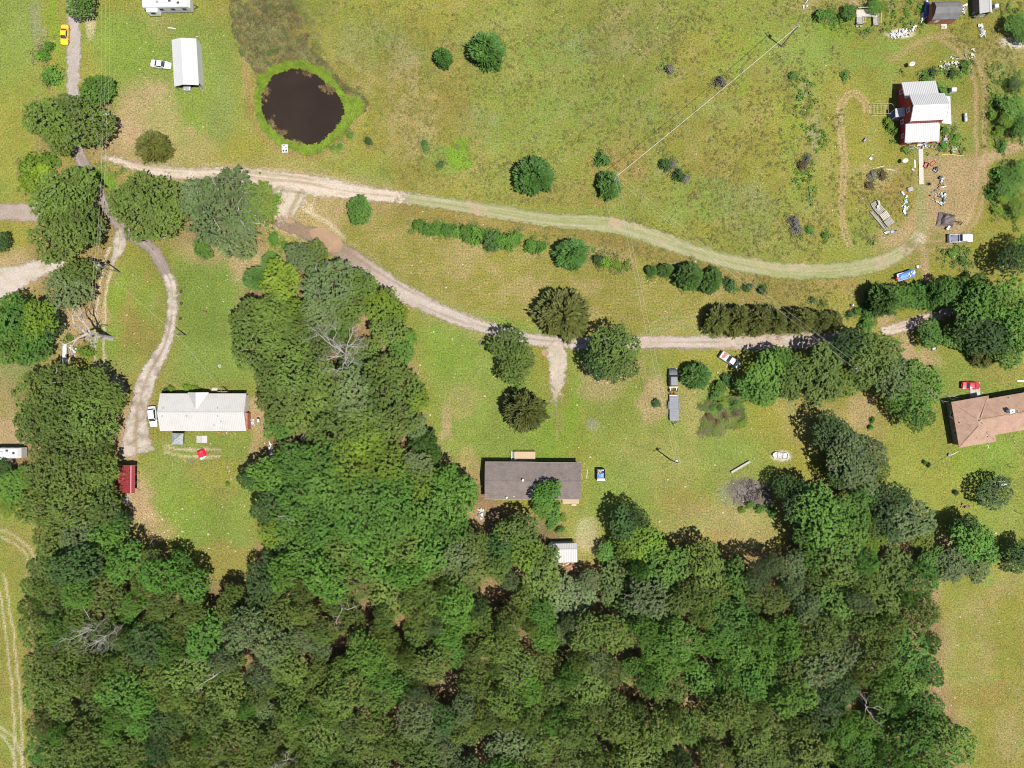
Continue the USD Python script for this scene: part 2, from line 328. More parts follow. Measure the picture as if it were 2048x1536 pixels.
# broad changes of the sward
paint(sm(N1, .45, .68), 'yellow', .5); paint(sm(N2, .52, .72), 'tan', .45); paint(sm(fb(17, 21, 5), .52, .70), 'lawn', .6); paint(sm(fb(13, 22, 5), .55, .72), 'brown', .25); paint(sm(N3, .58, .75), 'sage', .25)
field = poly([(420, -60), (1640, -60), (1640, 560), (1300, 490), (1000, 430), (760, 390), (560, 330), (470, 200)], 20)
streak = meshkit.fbm(np.stack([(GX * .8 + GY * .6) / 9, (GX * .6 - GY * .8) / 1.8, np.full(shape, 3.3)], -1), 4, 31)
paint(field * sm(fb(20, 77, 3), .42, .6), 'lawn', .45); paint(field * sm(streak, .52, .7), 'brown', .3); paint(field * sm(streak, .50, .3), 'tan', .3)
for a in [(1110, 110, 60, 35, 'lawn', .9), (1190, 90, 90, 40, 'sage', .5), (1480, 120, 60, 80, 'lush', .4), (1590, 110, 70, 110, 'lawn', .6), (1540, 210, 60, 60, 'yellow', .5), (1600, 270, 40, 80, 'lush', .5),
          (800, 150, 40, 60, 'tan', .75), (830, 235, 60, 45, 'tan', .6), (905, 170, 30, 80, 'rust', .5), (760, 90, 90, 50, 'sage', .4), (700, 150, 60, 40, 'tan', .4), (960, 250, 50, 40, 'sage', .5), (1280, 60, 80, 50, 'tan', .4),
          (1250, 300, 40, 50, 'rust', .5), (1440, 180, 30, 30, 'rust', .4), (890, 330, 50, 30, 'lawn', .8), (820, 290, 40, 30, 'tan', .5), (1130, 390, 140, 25, 'brown', .6), (1230, 340, 60, 40, 'rust', .5), (1400, 400, 70, 50, 'lawn', .7), (1500, 420, 60, 60, 'sage', .6),
          (1620, 250, 20, 90, 'tan', .6), (1625, 275, 10, 40, 'grey', .9), (1610, 320, 25, 18, 'brown', .8), (1700, 90, 60, 60, 'green', .4), (1680, 60, 40, 30, 'lush', .4), (1620, 20, 40, 20, 'tan', .8), (1730, 5, 70, 12, 'soil', .8), (1760, 380, 60, 50, 'rust', .7), (1740, 345, 60, 18, 'tan', .7), (1600, 460, 50, 30, 'rust', .4),
          (1780, 60, 60, 60, 'lawn', .3), (1750, 130, 60, 60, 'lawn', .6), (2000, 120, 60, 60, 'tan', .5), (1980, 60, 40, 60, 'brown', .4), (1860, 275, 70, 30, 'lawn', .7), (1900, 170, 40, 40, 'green', .7), (2010, 250, 60, 120, 'green', .5)]:
    paint(ell(*a[:4]) * MOT, a[4], a[5])
paint(ell(922, 312, 27, 29, 0, .2), 'lush', 1.0)
# ground between the two drives: mown hay, lighter, with fine rows
mid = poly([(600, 400), (760, 400), (1000, 435), (1240, 470), (1420, 530), (1700, 560), (1720, 640), (1400, 668), (1180, 668), (1000, 640), (850, 590), (740, 520), (660, 450)], 8)
paint(mid, 'olive', .85); paint(mid * sm(N3, .42, .65), 'tan', .7); paint(mid * sm(N2, .45, .65), 'yellow', .6)
rows = np.sin((V0 - 34 * np.sin((U0 - 620) / 330)) * .8 + N3 * 2); paint(mid * sm(rows, .0, 1), 'tan', .5); paint(mid * sm(-rows, .2, 1), 'brown', .3)
paint(line([(760, 412), (1000, 440), (1200, 472), (1400, 535), (1560, 572), (1700, 565)], 34, 12), 'brown', .75)
paint(line([(640, 480), (760, 540), (880, 608), (1000, 645), (1150, 668)], 22, 9), 'lawn', .55)
paint(ell(1560, 600, 110, 22, 5), 'brown', .6); paint(ell(1650, 620, 60, 40), 'yellow', .5); paint(ell(620, 430, 70, 40), 'soil', .6)
# lawns
for pts, c, k in [([(160, 30), (300, 20), (470, 60), (490, 220), (420, 300), (250, 290), (190, 170)], 'lawn', .75), ([(345, 480), (500, 500), (520, 780), (320, 780), (350, 640)], 'lawn', .9),
                  ([(300, 880), (540, 860), (530, 1080), (470, 1150), (340, 1090), (290, 1000)], 'lawn', .7), ([(230, 500), (330, 560), (320, 680), (260, 750), (200, 720), (205, 600)], 'lawn', .5),
                  ([(830, 620), (1000, 660), (1110, 840), (1150, 920), (960, 920), (880, 880), (850, 760)], 'lawn', .75), ([(1130, 700), (1330, 700), (1420, 850), (1560, 900), (1560, 1080), (1300, 1090), (1160, 1040), (1170, 900)], 'lawn', .55),
                  ([(1790, 700), (2060, 700), (2060, 1120), (1860, 1120), (1780, 950)], 'lawn', .6), ([(-20, -20), (90, -20), (90, 330), (40, 400), (-20, 400)], 'lawn', .45)]:
    paint(poly(pts, 18), c, k)
for a in [(400, 600, 60, 90, 'green', .45), (450, 480, 90, 50, 'tan', .85), (500, 530, 40, 40, 'soil', .7), (300, 230, 60, 70, 'soil', .75), (240, 270, 50, 40, 'soil', .9), (370, 290, 60, 35, 'tan', .6), (440, 230, 30, 60, 'sage', .3), (310, 60, 40, 30, 'tan', .4), (265, 100, 60, 50, 'lush', .3), (345, 230, 60, 40, 'lush', .25),
          (262, 630, 25, 50, 'rust', .6), (285, 560, 14, 22, 'rust', .5), (285, 680, 30, 40, 'brown', .5), (235, 590, 20, 50, 'lush', .45), (225, 690, 20, 40, 'lush', .3), (285, 600, 18, 40, 'lush', .4),
          (420, 960, 50, 60, 'brown', .5), (460, 950, 50, 30, 'yellow', .6), (360, 1010, 60, 60, 'lush', .35), (420, 1050, 50, 50, 'green', .4), (285, 1010, 30, 60, 'soil', .9), (300, 1060, 50, 24, 'tan', .8), (450, 1110, 50, 30, 'rust', .5), (265, 960, 14, 60, 'soil', .8), (250, 870, 30, 60, 'soil', .9), (520, 830, 25, 50, 'soil', .9), (525, 890, 20, 40, 'tan', .8),
          (900, 700, 40, 60, 'lush', .35), (925, 800, 40, 40, 'tan', .45), (1110, 860, 60, 60, 'lush', .5), (1150, 790, 18, 60, 'lush', .6), (1000, 900, 60, 30, 'green', .3), (890, 850, 12, 40, 'soil', .6), (950, 940, 20, 40, 'tan', .7), (965, 1020, 20, 60, 'litter', .8),
          (1220, 740, 70, 30, 'tan', .7), (1200, 770, 50, 30, 'soil', .5), (1310, 800, 30, 50, 'soil', .7), (1390, 800, 30, 70, 'tan', .55), (1320, 930, 90, 60, 'tan', .3), (1370, 1010, 60, 30, 'rust', .45), (1430, 1060, 120, 50, 'tan', .5), (1400, 1090, 90, 22, 'rust', .6), (1240, 980, 60, 60, 'lawn', .5), (1185, 1075, 28, 34, 'pale', .45), (1500, 1050, 80, 60, 'tan', .4),
          (1640, 860, 60, 60, 'tan', .5), (1580, 830, 30, 60, 'tan', .4), (1720, 820, 30, 40, 'soil', .6), (1840, 720, 40, 30, 'soil', .8), (1860, 900, 70, 80, 'yellow', .5), (1960, 930, 80, 40, 'lush', .35), (1900, 1000, 60, 60, 'yellow', .4), (2000, 740, 50, 30, 'rust', .4), (1870, 1090, 26, 26, 'soil', .8), (1560, 870, 60, 50, 'yellow', .3), (1700, 1000, 40, 30, 'litter', .6), (1460, 860, 50, 20, 'yellow', .3)]:
    paint(ell(*a[:4]), a[4], a[5])
paint(poly([(1404, 800), (1440, 785), (1495, 800), (1490, 842), (1420, 872), (1400, 855)], 4), 'lawn', .8); paint(ell(1445, 840, 36, 22) * MOT, 'rust', .5)
# south-east meadow, south-west meadow, west side
se = poly([(1850, 1150), (2400, 1120), (2400, 1700), (1900, 1700), (1900, 1430), (1870, 1280)], 14)
paint(se, 'olive', .8); paint(se * sm(N2, .42, .66), 'tan', .65); paint(ell(1895, 1310, 20, 80), 'tan', .7); paint(se * sm(N1, .5, .65), 'lawn', .5); paint(se * sm(N3, .6, .75), 'lawn', .5); paint(ell(1960, 1390, 50, 24), 'brown', .6)
sw = poly([(-300, 1000), (60, 1030), (100, 1130), (60, 1300), (60, 1700), (-300, 1700)], 12)
paint(sw, 'lawn', .5); paint(sw * sm(N2, .45, .65), 'brown', .6); paint(ell(20, 1250, 16, 160), 'yellow', .5)
for a in [(30, 740, 60, 60, 'sage', .7), (10, 820, 50, 70, 'tan', .8), (40, 860, 50, 30, 'soil', .9), (50, 930, 40, 30, 'litter', 1), (150, 640, 60, 40, 'soil', .9), (120, 690, 40, 40, 'tan', .7), (40, 470, 60, 24, 'olive', .8), (40, 540, 70, 40, 'soil', .8), (195, 570, 12, 60, 'soil', .6), (70, 1000, 60, 40, 'lush', .3), (30, 250, 50, 120, 'yellow', .6), (20, 60, 60, 120, 'lawn', .6), (75, 60, 14, 60, 'grey', .6), (80, 200, 20, 30, 'lush', .4), (110, 50, 14, 70, 'lush', .6), (120, 170, 10, 60, 'lush', .6), (70, 340, 30, 30, 'lush', .6), (200, 345, 30, 30, 'lush', .4), (240, 350, 50, 18, 'brown', .5), (400, 500, 60, 24, 'tan', .6)]:
    paint(ell(*a[:4]), a[4], a[5])
# leaf litter under the woods
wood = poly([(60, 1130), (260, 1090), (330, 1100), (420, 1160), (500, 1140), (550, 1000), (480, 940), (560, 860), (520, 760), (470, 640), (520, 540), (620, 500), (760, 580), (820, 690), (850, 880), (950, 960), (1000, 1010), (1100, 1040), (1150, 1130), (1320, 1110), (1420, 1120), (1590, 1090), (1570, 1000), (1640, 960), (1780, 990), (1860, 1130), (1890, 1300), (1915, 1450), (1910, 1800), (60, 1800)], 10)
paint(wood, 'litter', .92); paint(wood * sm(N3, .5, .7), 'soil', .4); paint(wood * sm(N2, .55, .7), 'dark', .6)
for pts in ([(60, 330), (210, 340), (240, 420), (550, 350), (540, 500), (230, 480), (200, 620), (80, 620)], [(30, 760), (240, 740), (240, 900), (250, 1100), (70, 1100), (60, 900)], [(60, 190), (220, 190), (220, 320), (70, 320)]):
    paint(poly(pts, 8), 'litter', .6)
# the pond's surroundings
pond = [(522, 208), (527, 172), (548, 147), (580, 134), (612, 138), (642, 150), (664, 172), (680, 196), (688, 222), (680, 250), (656, 273), (626, 291), (585, 284), (555, 266), (532, 241)]
PP = sg.Polygon(smooth(pond + pond[:1], 4))
paint(poly([(470, -40), (580, -40), (600, 50), (615, 105), (580, 125), (525, 140), (506, 110), (482, 50)], 34) * sm(N3 + N2, .75, 1.2), 'bog', .95); paint(ell(540, 50, 70, 90) * sm(N3, .52, .6), 'green', .7); paint(ell(560, 60, 60, 90) * sm(N3, .5, .38) * .9, 'dark', .9); paint(ell(600, 75, 24, 80, -20) * sm(N4, .4, .6), 'dark', .8); paint(ell(590, 70, 22, 70, -20), 'rust', .6)
paint(line([(570, 20), (600, 90), (650, 140), (700, 190), (735, 215)], 16, 6), 'bog', .6)
paint(line([(485, 60), (492, 140), (500, 200), (520, 250), (560, 300), (600, 312), (650, 300), (690, 262), (730, 218)], 15, 6), 'tan', .8)
paint(line([(490, 130), (500, 200), (512, 240)], 7, 3), 'rust', .7)
pdist = shapely.distance(shapely.points(np.c_[US.ravel(), VS.ravel()]), PP).reshape(shape); paint(1 - sm(pdist, 26, 36), 'brown', .6); ring = 1 - sm(pdist - 26 * (fb(7, 51, 3) - .5), 11, 17); paint(ring, 'lush', .95)
ring2 = shapely.contains_xy(sg.Polygon([(668, 180), (700, 190), (722, 212), (700, 245), (670, 270)]), US.ravel(), VS.ravel()).reshape(shape).astype(float); paint(gaussian_filter(ring2, 1), 'lush', .9)
# wheel ruts, paths and worn or mown tracks
def ruts(pts, gap, w, col, k, soft=1.6):
    c = smooth(pts, 10)
    for d in (-gap / 2, gap / 2): paint(1 - sm(dist(offset(c, d)), w / 2 - soft, w / 2 + soft), col, k)
ruts([(228, 500), (212, 545), (203, 600), (199, 660), (197, 700), (206, 745)], 17, 5, 'pale', .9)
ruts([(330, 898), (360, 904), (400, 906), (440, 906)], 14, 4, 'pale', .85)
paint(line([(325, 895), (370, 915)], 6), 'soil', .5)
ruts([(0, 1150), (14, 1230), (26, 1330), (34, 1420), (36, 1536)], 15, 4.5, 'pale', .75)
ruts([(60, 1120), (64, 1200), (70, 1280), (64, 1370), (58, 1420)], 16, 4, 'tan', .9)
ruts([(-20, 1065), (30, 1080), (60, 1110), (75, 1150)], 14, 5, 'pale', .55); ruts([(-10, 1455), (20, 1480), (38, 1540)], 14, 5, 'pale', .7)
ruts([(1290, 672), (1340, 640), (1385, 645), (1408, 672)], 12, 4, 'mown', .8); ruts([(1300, 675), (1345, 652), (1395, 674)], 6, 3, 'mown', .5)
for pts, w_, c_, k_ in [([(520, 338), (600, 346), (690, 362), (770, 384), (840, 398)], 5, 'pale', .75), ([(400, 326), (500, 334), (580, 342)], 4, 'pale', .5), ([(560, 330), (650, 344), (740, 366), (830, 392)], 3, 'tan', .8), ([(596, 398), (612, 420), (640, 436), (668, 456), (690, 478)], 9, 'pale', .8), ([(612, 404), (626, 420)], 4, 'white', .6), ([(626, 402), (618, 418)], 4, 'white', .6), ([(690, 478), (724, 498), (760, 520)], 4, 'tan', .8),
                       ([(548, 452), (575, 462), (610, 478)], 10, 'pale', .6), ([(212, 318), (240, 326), (290, 334)], 4, 'white', .6), ([(250, 316), (300, 324), (360, 330)], 4, 'pale', .5), ([(1110, 700), (1112, 800), (1116, 880)], 4, 'tan', .6), ([(1122, 790), (1124, 860)], 3, 'tan', .7), ([(890, 850), (905, 880)], 5, 'soil', .7), ([(1435, 805), (1404, 850), (1412, 870)], 4, 'brown', .9), ([(1420, 872), (1490, 845)], 3, 'lush', .6), ([(1575, 830), (1590, 800), (1600, 780)], 4, 'grey', .6)]:
    paint(line(pts, w_, 2), c_, k_)
loop = [(1835, 490), (1900, 480), (1950, 430), (1962, 340), (1960, 240), (1955, 150), (1920, 95), (1885, 72)]
paint(line(loop, 30, 9), 'brown', .4); ruts(loop, 16, 7, 'soil', .75, 3)
paint(line([(1885, 72), (1840, 85), (1800, 110), (1780, 120)], 12, 5), 'tan', .75)
ruts([(1700, 490), (1684, 440), (1686, 370), (1688, 300), (1680, 250), (1684, 205), (1706, 186), (1726, 200), (1734, 225)], 9, 5.0, 'soil', .95)
paint(line([(1965, 325), (2000, 305), (2060, 285)], 22, 6), 'soil', .9)
paint(poly([(1850, 300), (1960, 310), (1965, 360), (1950, 420), (1910, 460), (1855, 470), (1820, 480), (1770, 490), (1765, 470), (1810, 430), (1830, 400)], 8), 'soil', .8)
paint(line([(1842, 372), (1843, 420), (1840, 480)], 22, 7), 'mown', .6); paint(line([(1845, 500), (1856, 560)], 16, 4), 'soil', .8)
paint(ell(1838, 478, 14, 12, 0, .3, True), 'pale', .9); paint(ell(1790, 508, 14, 12, 0, .3, True), 'pale', .8)
paint(ell(1820, 690, 14, 40), 'soil', .7); paint(ell(1775, 645, 24, 14), 'soil', .8)
for a in [(1800, 68, 26, 8, 'white', 1), (2030, 85, 30, 12, 'white', .8), (1910, 1128, 20, 20, 'tan', .3), (1565, 912, 18, 10, 'white', .8), (380, 262, 12, 12, 'tan', .6), (180, 40, 10, 36, 'pale', .7), (1470, 985, 34, 24, 'grey', .9), (1185, 848, 12, 14, 'grey', .8)]:
    paint(ell(*a[:4], 0, .4, True), a[4], a[5])
paint(ell(1500, 985, 46, 28, 10, .25, True), 'ash', .95); paint(ell(1520, 1000, 24, 22, 0, .3, True), 'ash', .6)
# ditch banks beside the long drive and worn verges
paint(line([(215, 312), (300, 335), (400, 352), (520, 360), (620, 378), (760, 396)], 70, 22), 'tan', .6)
paint(line([(545, 440), (640, 475), (720, 530), (800, 582), (880, 622), (960, 652)], 50, 12), 'tan', .4)
A *= (.87 + .26 * N4 + .22 * (N3 - .5))[..., None]
A *= (1 + .22 * (N1 - .5) * 2)[..., None]

Z = np.zeros(shape)
pd = shapely.distance(shapely.points(np.c_[U0.ravel(), V0.ravel()]), PP).reshape(shape) / S
Z -= .75 * (1 - sm(pd, 0, 3.0)); Z -= 1.0 * (pd <= 0)
far = np.maximum(np.abs(GX) - 170, np.abs(GY) - 140); Z += sm(far, 0, 900) * 6 * (fb(300, 41, 3) - .45)

def primvar(p, name, data, typ):
    UsdGeom.PrimvarsAPI(p).CreatePrimvar(name, typ, "vertex").Set(Vt.Vec3fArray.FromNumpy(np.asarray(data, np.float32)) if np.ndim(data) == 2 else Vt.FloatArray.FromNumpy(np.asarray(data, np.float32)))
def gridmesh(path, X, Y, Zz, cols, m):
    n, k = X.shape; i = np.arange(n * k).reshape(n, k)
    f = np.stack([i[:-1, :-1], i[:-1, 1:], i[1:, 1:], i[1:, :-1]], -1).reshape(-1, 4)
    p = UsdGeom.Mesh.Define(stage, path)
    p.CreatePointsAttr(Vt.Vec3fArray.FromNumpy(np.stack([X, Y, Zz], -1).reshape(-1, 3).astype(np.float32)))
    p.CreateFaceVertexCountsAttr(Vt.IntArray.FromNumpy(np.full(len(f), 4, np.int32))); p.CreateFaceVertexIndicesAttr(Vt.IntArray.FromNumpy(f.astype(np.int32).ravel()))
    p.CreateSubdivisionSchemeAttr("none")
    primvar(p, 'albedo', cols.reshape(-1, 3), Sdf.ValueTypeNames.Color3fArray)
    UsdShade.MaterialBindingAPI.Apply(p.GetPrim()).Bind(m); return p
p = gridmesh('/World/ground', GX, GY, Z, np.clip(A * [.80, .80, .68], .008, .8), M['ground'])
tagit(p.GetPrim(), 'rough grass, lawns and bare soil of the whole property', 'ground', kind='structure')

def sheet(name, label, pts, width, z, colour, m='sheet', cat='road', fade=1.0, thin=None, ncol=17, ends=(True, True)):
    """A road or track lying on the ground: a strip along pts (photo places), with width in pixels (a number or one per point); colour(s, t, X, Y) gives its soil."""
    c = smooth(pts, 4)
    w = np.full(len(c), float(width)) if np.ndim(width) == 0 else np.interp(np.linspace(0, 1, len(c)), np.linspace(0, 1, len(width)), width)
    w = w * (.86 + .28 * meshkit.fbm(np.c_[np.arange(len(c)) / 9.0, np.full(len(c), len(name)), np.zeros(len(c))], 3, 3)) + 8
    t = np.gradient(c, axis=0); t /= np.linalg.norm(t, axis=1, keepdims=True); nrm = np.c_[-t[:, 1], t[:, 0]]
    s = np.linspace(-1, 1, ncol)
    q = c[:, None] + nrm[:, None] * (w[:, None] / 2 * s[None])[..., None]
    X, Y = (q[..., 0] - 1024) / S, (768 - q[..., 1]) / S
    e = np.minimum((1 + s)[None] * w[:, None] / 2 / S - .35 * meshkit.noise(np.c_[np.arange(len(c)) / 3.0, np.full(len(c), 5.), np.zeros(len(c))])[:, None], (1 - s)[None] * w[:, None] / 2 / S - .35 * meshkit.noise(np.c_[np.arange(len(c)) / 3.0, np.full(len(c), 9.), np.zeros(len(c))])[:, None])
    along = np.r_[0, np.cumsum(np.linalg.norm(np.diff(c, axis=0), axis=1))] / S
    if ends[0]: e = np.minimum(e, along[:, None] * fade)
    if ends[1]: e = np.minimum(e, (along[-1] - along)[:, None] * fade)
    if thin: e = e * (1 - thin * sm(np.linspace(0, 1, len(c)), .25, .85))[:, None]
    F = lambda sc, seed, o=4: meshkit.fbm(np.stack([X / sc, Y / sc, np.full(X.shape, seed * 5.1)], -1), o, seed)
    G = lambda sl, sw, seed: meshkit.fbm(np.stack([np.broadcast_to(along[:, None] / sl, X.shape), np.broadcast_to(s[None] * w[:, None] / S / sw, X.shape), np.full(X.shape, seed * 3.7)], -1), 4, seed)
    cols = colour(np.broadcast_to(s, X.shape), np.linspace(0, 1, len(c))[:, None] * np.ones_like(X), F, G)
    p = gridmesh('/World/' + name, X, Y, np.full(X.shape, z), np.clip(cols * .82, .01, .85), M[m])
    primvar(p, 'edge', e.ravel(), Sdf.ValueTypeNames.FloatArray)
    tagit(p.GetPrim(), label, cat, kind='structure')
mixc = lambda a, b, t: np.asarray(a) * (1 - t[..., None]) + np.asarray(b) * t[..., None]
ASPH, ASPD, GRAV, GRAV2, DIRT = np.array([.235, .205, .180]), np.array([.155, .125, .105]), np.array([.290, .255, .215]), np.array([.190, .155, .125]), np.array([.215, .158, .108])
def gravel(s, t, F, G):
    c = mixc(GRAV, GRAV2, sm(F(1.6, 5), .42, .66)); c = mixc(c, DIRT * .75, .85 * np.exp(-((s - .05) / .16) ** 2) * sm(G(8, 1, 6), .30, .5)); c = mixc(c, DIRT, .5 * sm(np.abs(s), .6, .9)); return c * (.75 + .5 * F(.6, 7, 2))[..., None]
def lane(s, t, F, G): return mixc(mixc(ASPH, ASPD, sm(t, .42, .6)), ASPH * 1.15, sm(G(14, .7, 8), .5, .7) * .5) * (.85 + .3 * F(1.2, 9))[..., None]
sheet('paved_lane', 'narrow worn paved lane entering at the upper left under the oaks', [(146, -60), (147, 0), (148, 100), (146, 190), (148, 260), (158, 310), (190, 365), (207, 405), (228, 440), (262, 470), (300, 495), (324, 532), (336, 558)], [30, 28, 28, 28, 27, 26, 26, 26, 24, 18, 22, 24, 22], .008, lane, ends=(True, True))
sheet('side_road', 'short paved spur leaving the photo at the left edge', [(-60, 424), (0, 424), (60, 425), (130, 424), (200, 420)], 36, .012, lambda s, t, F, G: mixc(ASPD * 1.35, DIRT, .8 * sm(np.abs(s), .5, .9)) * (.8 + .4 * F(1.5, 3))[..., None])
sheet('turnaround', 'wide pale dirt turnaround at the left edge below the big oak', [(-60, 578), (0, 566), (50, 548), (95, 532), (130, 528)], [70, 66, 50, 34, 20], .008, lambda s, t, F, G: mixc(GRAV * 1.02, DIRT, sm(F(3, 3), .45, .7) * .6) * (.85 + .3 * F(.8, 5))[..., None])
sheet('gravel_driveway', 'curved pale gravel driveway running down to the white mobile home', [(333, 545), (346, 600), (340, 655), (326, 700), (300, 745), (284, 790), (275, 840), (272, 890), (276, 912)], [22, 22, 23, 24, 30, 38, 34, 52, 78], .012, gravel)
sheet('gravel_spot', 'pale grey gravel patch at the foot of the driveway beside the left oaks', [(222, 750), (236, 768), (248, 790)], [14, 26, 14], .02, lambda s, t, F, G: GRAV * .9 * (.75 + .5 * F(.6, 3, 2))[..., None])
sheet('gravel_apron', 'pale gravel wedge where the two wheel ruts leave the paved lane', [(234, 456), (240, 480), (232, 510), (222, 530)], [14, 30, 18, 8], .016, gravel)
def bigdirt(s, t, F, G):
    c = mixc([.325, .275, .222], DIRT * 1.05, sm(G(10, .8, 4), .42, .62) * .75); c = mixc(c, [.13, .125, .03], sm(np.abs(s + .45), .16, .04) * sm(1 - np.abs(t - .3), .55, .8) * .5)
    return c * (.8 + .4 * F(.9, 6))[..., None]
sheet('dirt_road', 'broad whitish dirt road below the pond', [(196, 312), (240, 322), (300, 338), (380, 347), (450, 348), (520, 358), (600, 366), (680, 380), (740, 388), (830, 398)], [10, 18, 24, 24, 32, 40, 40, 34, 28, 20], .016, bigdirt, fade=.16)
def mown(s, t, F, G):
    c = mixc([.172, .178, .078], [.225, .200, .118], sm(G(22, .45, 4), .42, .62)); c = mixc(c, [.125, .158, .050], sm(G(30, .35, 14), .52, .66) * .7)
    c = mixc(c, [.24, .215, .150], (np.exp(-((s - .30) / .10) ** 2) + np.exp(-((s + .30) / .10) ** 2)) * sm(G(12, 2, 17), .38, .6) * .75)
    c = mixc(c, DIRT * 1.2, sm(F(5, 8), .60, .70) * .7); c = mixc(c, [.13, .135, .032], sm(np.abs(s), .62, .95) * sm(F(2.5, 21), .4, .6) * .8); return c * (.84 + .32 * F(.7, 6))[..., None]
sheet('mown_track', 'wide pale mown grass track sweeping from the dirt road to the red house', [(690, 381), (820, 397), (900, 408), (1020, 428), (1130, 443), (1230, 452), (1330, 483), (1440, 518), (1540, 538), (1650, 542), (1740, 530), (1800, 506), (1838, 470)], [12, 24, 28, 30, 30, 34, 32, 32, 33, 34, 32, 32, 26], .012, mown, m='mown_sheet', cat='track', fade=.14)
def lowroad(s, t, F, G):
    c = mixc([.275, .235, .202], [.185, .146, .114], sm(G(16, .6, 4), .45, .65) * .8); c = mixc(c, [.150, .108, .075], 1 - sm(t, .08, .26)); c = mixc(c, [.255, .190, .142], sm(t, .55, .62) * .55 * sm(F(4, 8), .4, .6))
    return c * (.8 + .4 * F(1.0, 6))[..., None]
sheet('dirt_junction', 'wide worn pale dirt patch joining the two dirt roads', [(585, 372), (578, 395), (572, 418), (578, 444)], [60, 66, 50, 40], .018, bigdirt, fade=.4)
sheet('lower_dirt_road', 'long pale dirt road crossing the middle of the property', [(548, 440), (592, 458), (640, 478), (716, 528), (800, 582), (880, 622), (960, 652), (1060, 678), (1160, 687), (1300, 685), (1450, 685), (1600, 682), (1700, 672)], [20, 34, 44, 36, 29, 26, 25, 26, 27, 28, 30, 31, 24], .004, lowroad)
sheet('lower_dirt_road_end', 'pale dirt fork beyond the big tree at the right', [(1760, 662), (1800, 655), (1840, 642), (1900, 624), (1940, 615)], [16, 26, 22, 20, 12], .008, lambda s, t, F, G: mixc([.30, .25, .205], DIRT, sm(G(6, .7, 3), .4, .65)) * (.8 + .4 * F(1, 5))[..., None])
sheet('driveway', 'fading pale driveway leading down towards the brown roofed house', [(1098, 688), (1112, 705), (1116, 740), (1112, 790), (1108, 850)], [46, 34, 28, 26, 10], .012, lambda s, t, F, G: mixc([.28, .238, .19], [.115, .125, .03], sm(t, .4, .9) * .7) * (.72 + .56 * F(.9, 5))[..., None], cat='driveway', thin=.84)

def puddle(name, label, pts, m):
    g2 = sg.Polygon(smooth(pts + pts[:1], 2)); v, f = trimesh.creation.triangulate_polygon(g2, engine='earcut')
    w = np.c_[(v[:, 0] - 1024) / S, (768 - v[:, 1]) / S, np.full(len(v), .020)]
    if np.cross(w[f[0][1]] - w[f[0][0]], w[f[0][2]] - w[f[0][0]])[2] < 0: f = f[:, ::-1]
    p = usdkit.mesh(stage, '/World/' + name, (w, f), M[m]); tagit(p.GetPrim(), label, 'puddle', kind='structure'); return p
puddle('puddle', 'large muddy tan puddle across the lower dirt road', [(618, 462), (640, 456), (660, 462), (682, 480), (684, 496), (670, 505), (650, 500), (632, 486)], 'mud_water')
puddle('puddle_001', 'small muddy puddle at the top of the driveway', [(1084, 702), (1092, 699), (1098, 706), (1092, 713), (1086, 711)], 'mud_water')
puddle('puddle_002', 'small reddish puddle beside the oak at the lower dirt road end', [(566, 436), (578, 438), (590, 444), (580, 447), (570, 442)], 'mud_water')
v, f = trimesh.creation.triangulate_polygon(PP.buffer(1.5), engine='earcut')
w = np.c_[(v[:, 0] - 1024) / S, (768 - v[:, 1]) / S, np.full(len(v), -.62)]
f = f if np.cross(w[f[0][1]] - w[f[0][0]], w[f[0][2]] - w[f[0][0]])[2] > 0 else f[:, ::-1]
tagit(usdkit.mesh(stage, '/World/pond', (w, f), M['water']).GetPrim(), 'round pond of dark brown water', 'pond', kind='structure')
# ------------------------------------------------------------------ trees, bushes and weeds
protos = stage.CreateClassPrim('/World/Prototypes')
unit = lambda v: v / (np.linalg.norm(v, axis=-1, keepdims=True) + 1e-9)
def leaves(C_, N_, size, r, asp=.62, fold=.18):
    n = len(C_); t = unit(np.cross(N_, unit(r.normal(size=(n, 3))))); b = np.cross(N_, t)
    s = (size * r.uniform(.65, 1.35, n))[:, None]
    v = np.stack([C_ + t * s, C_ + b * s * asp + N_ * s * fold, C_ - t * s, C_ - b * s * asp + N_ * s * fold], 1).reshape(-1, 3)
    i = np.arange(n)[:, None] * 4; return v, np.vstack([i + [0, 1, 2], i + [0, 2, 3]])

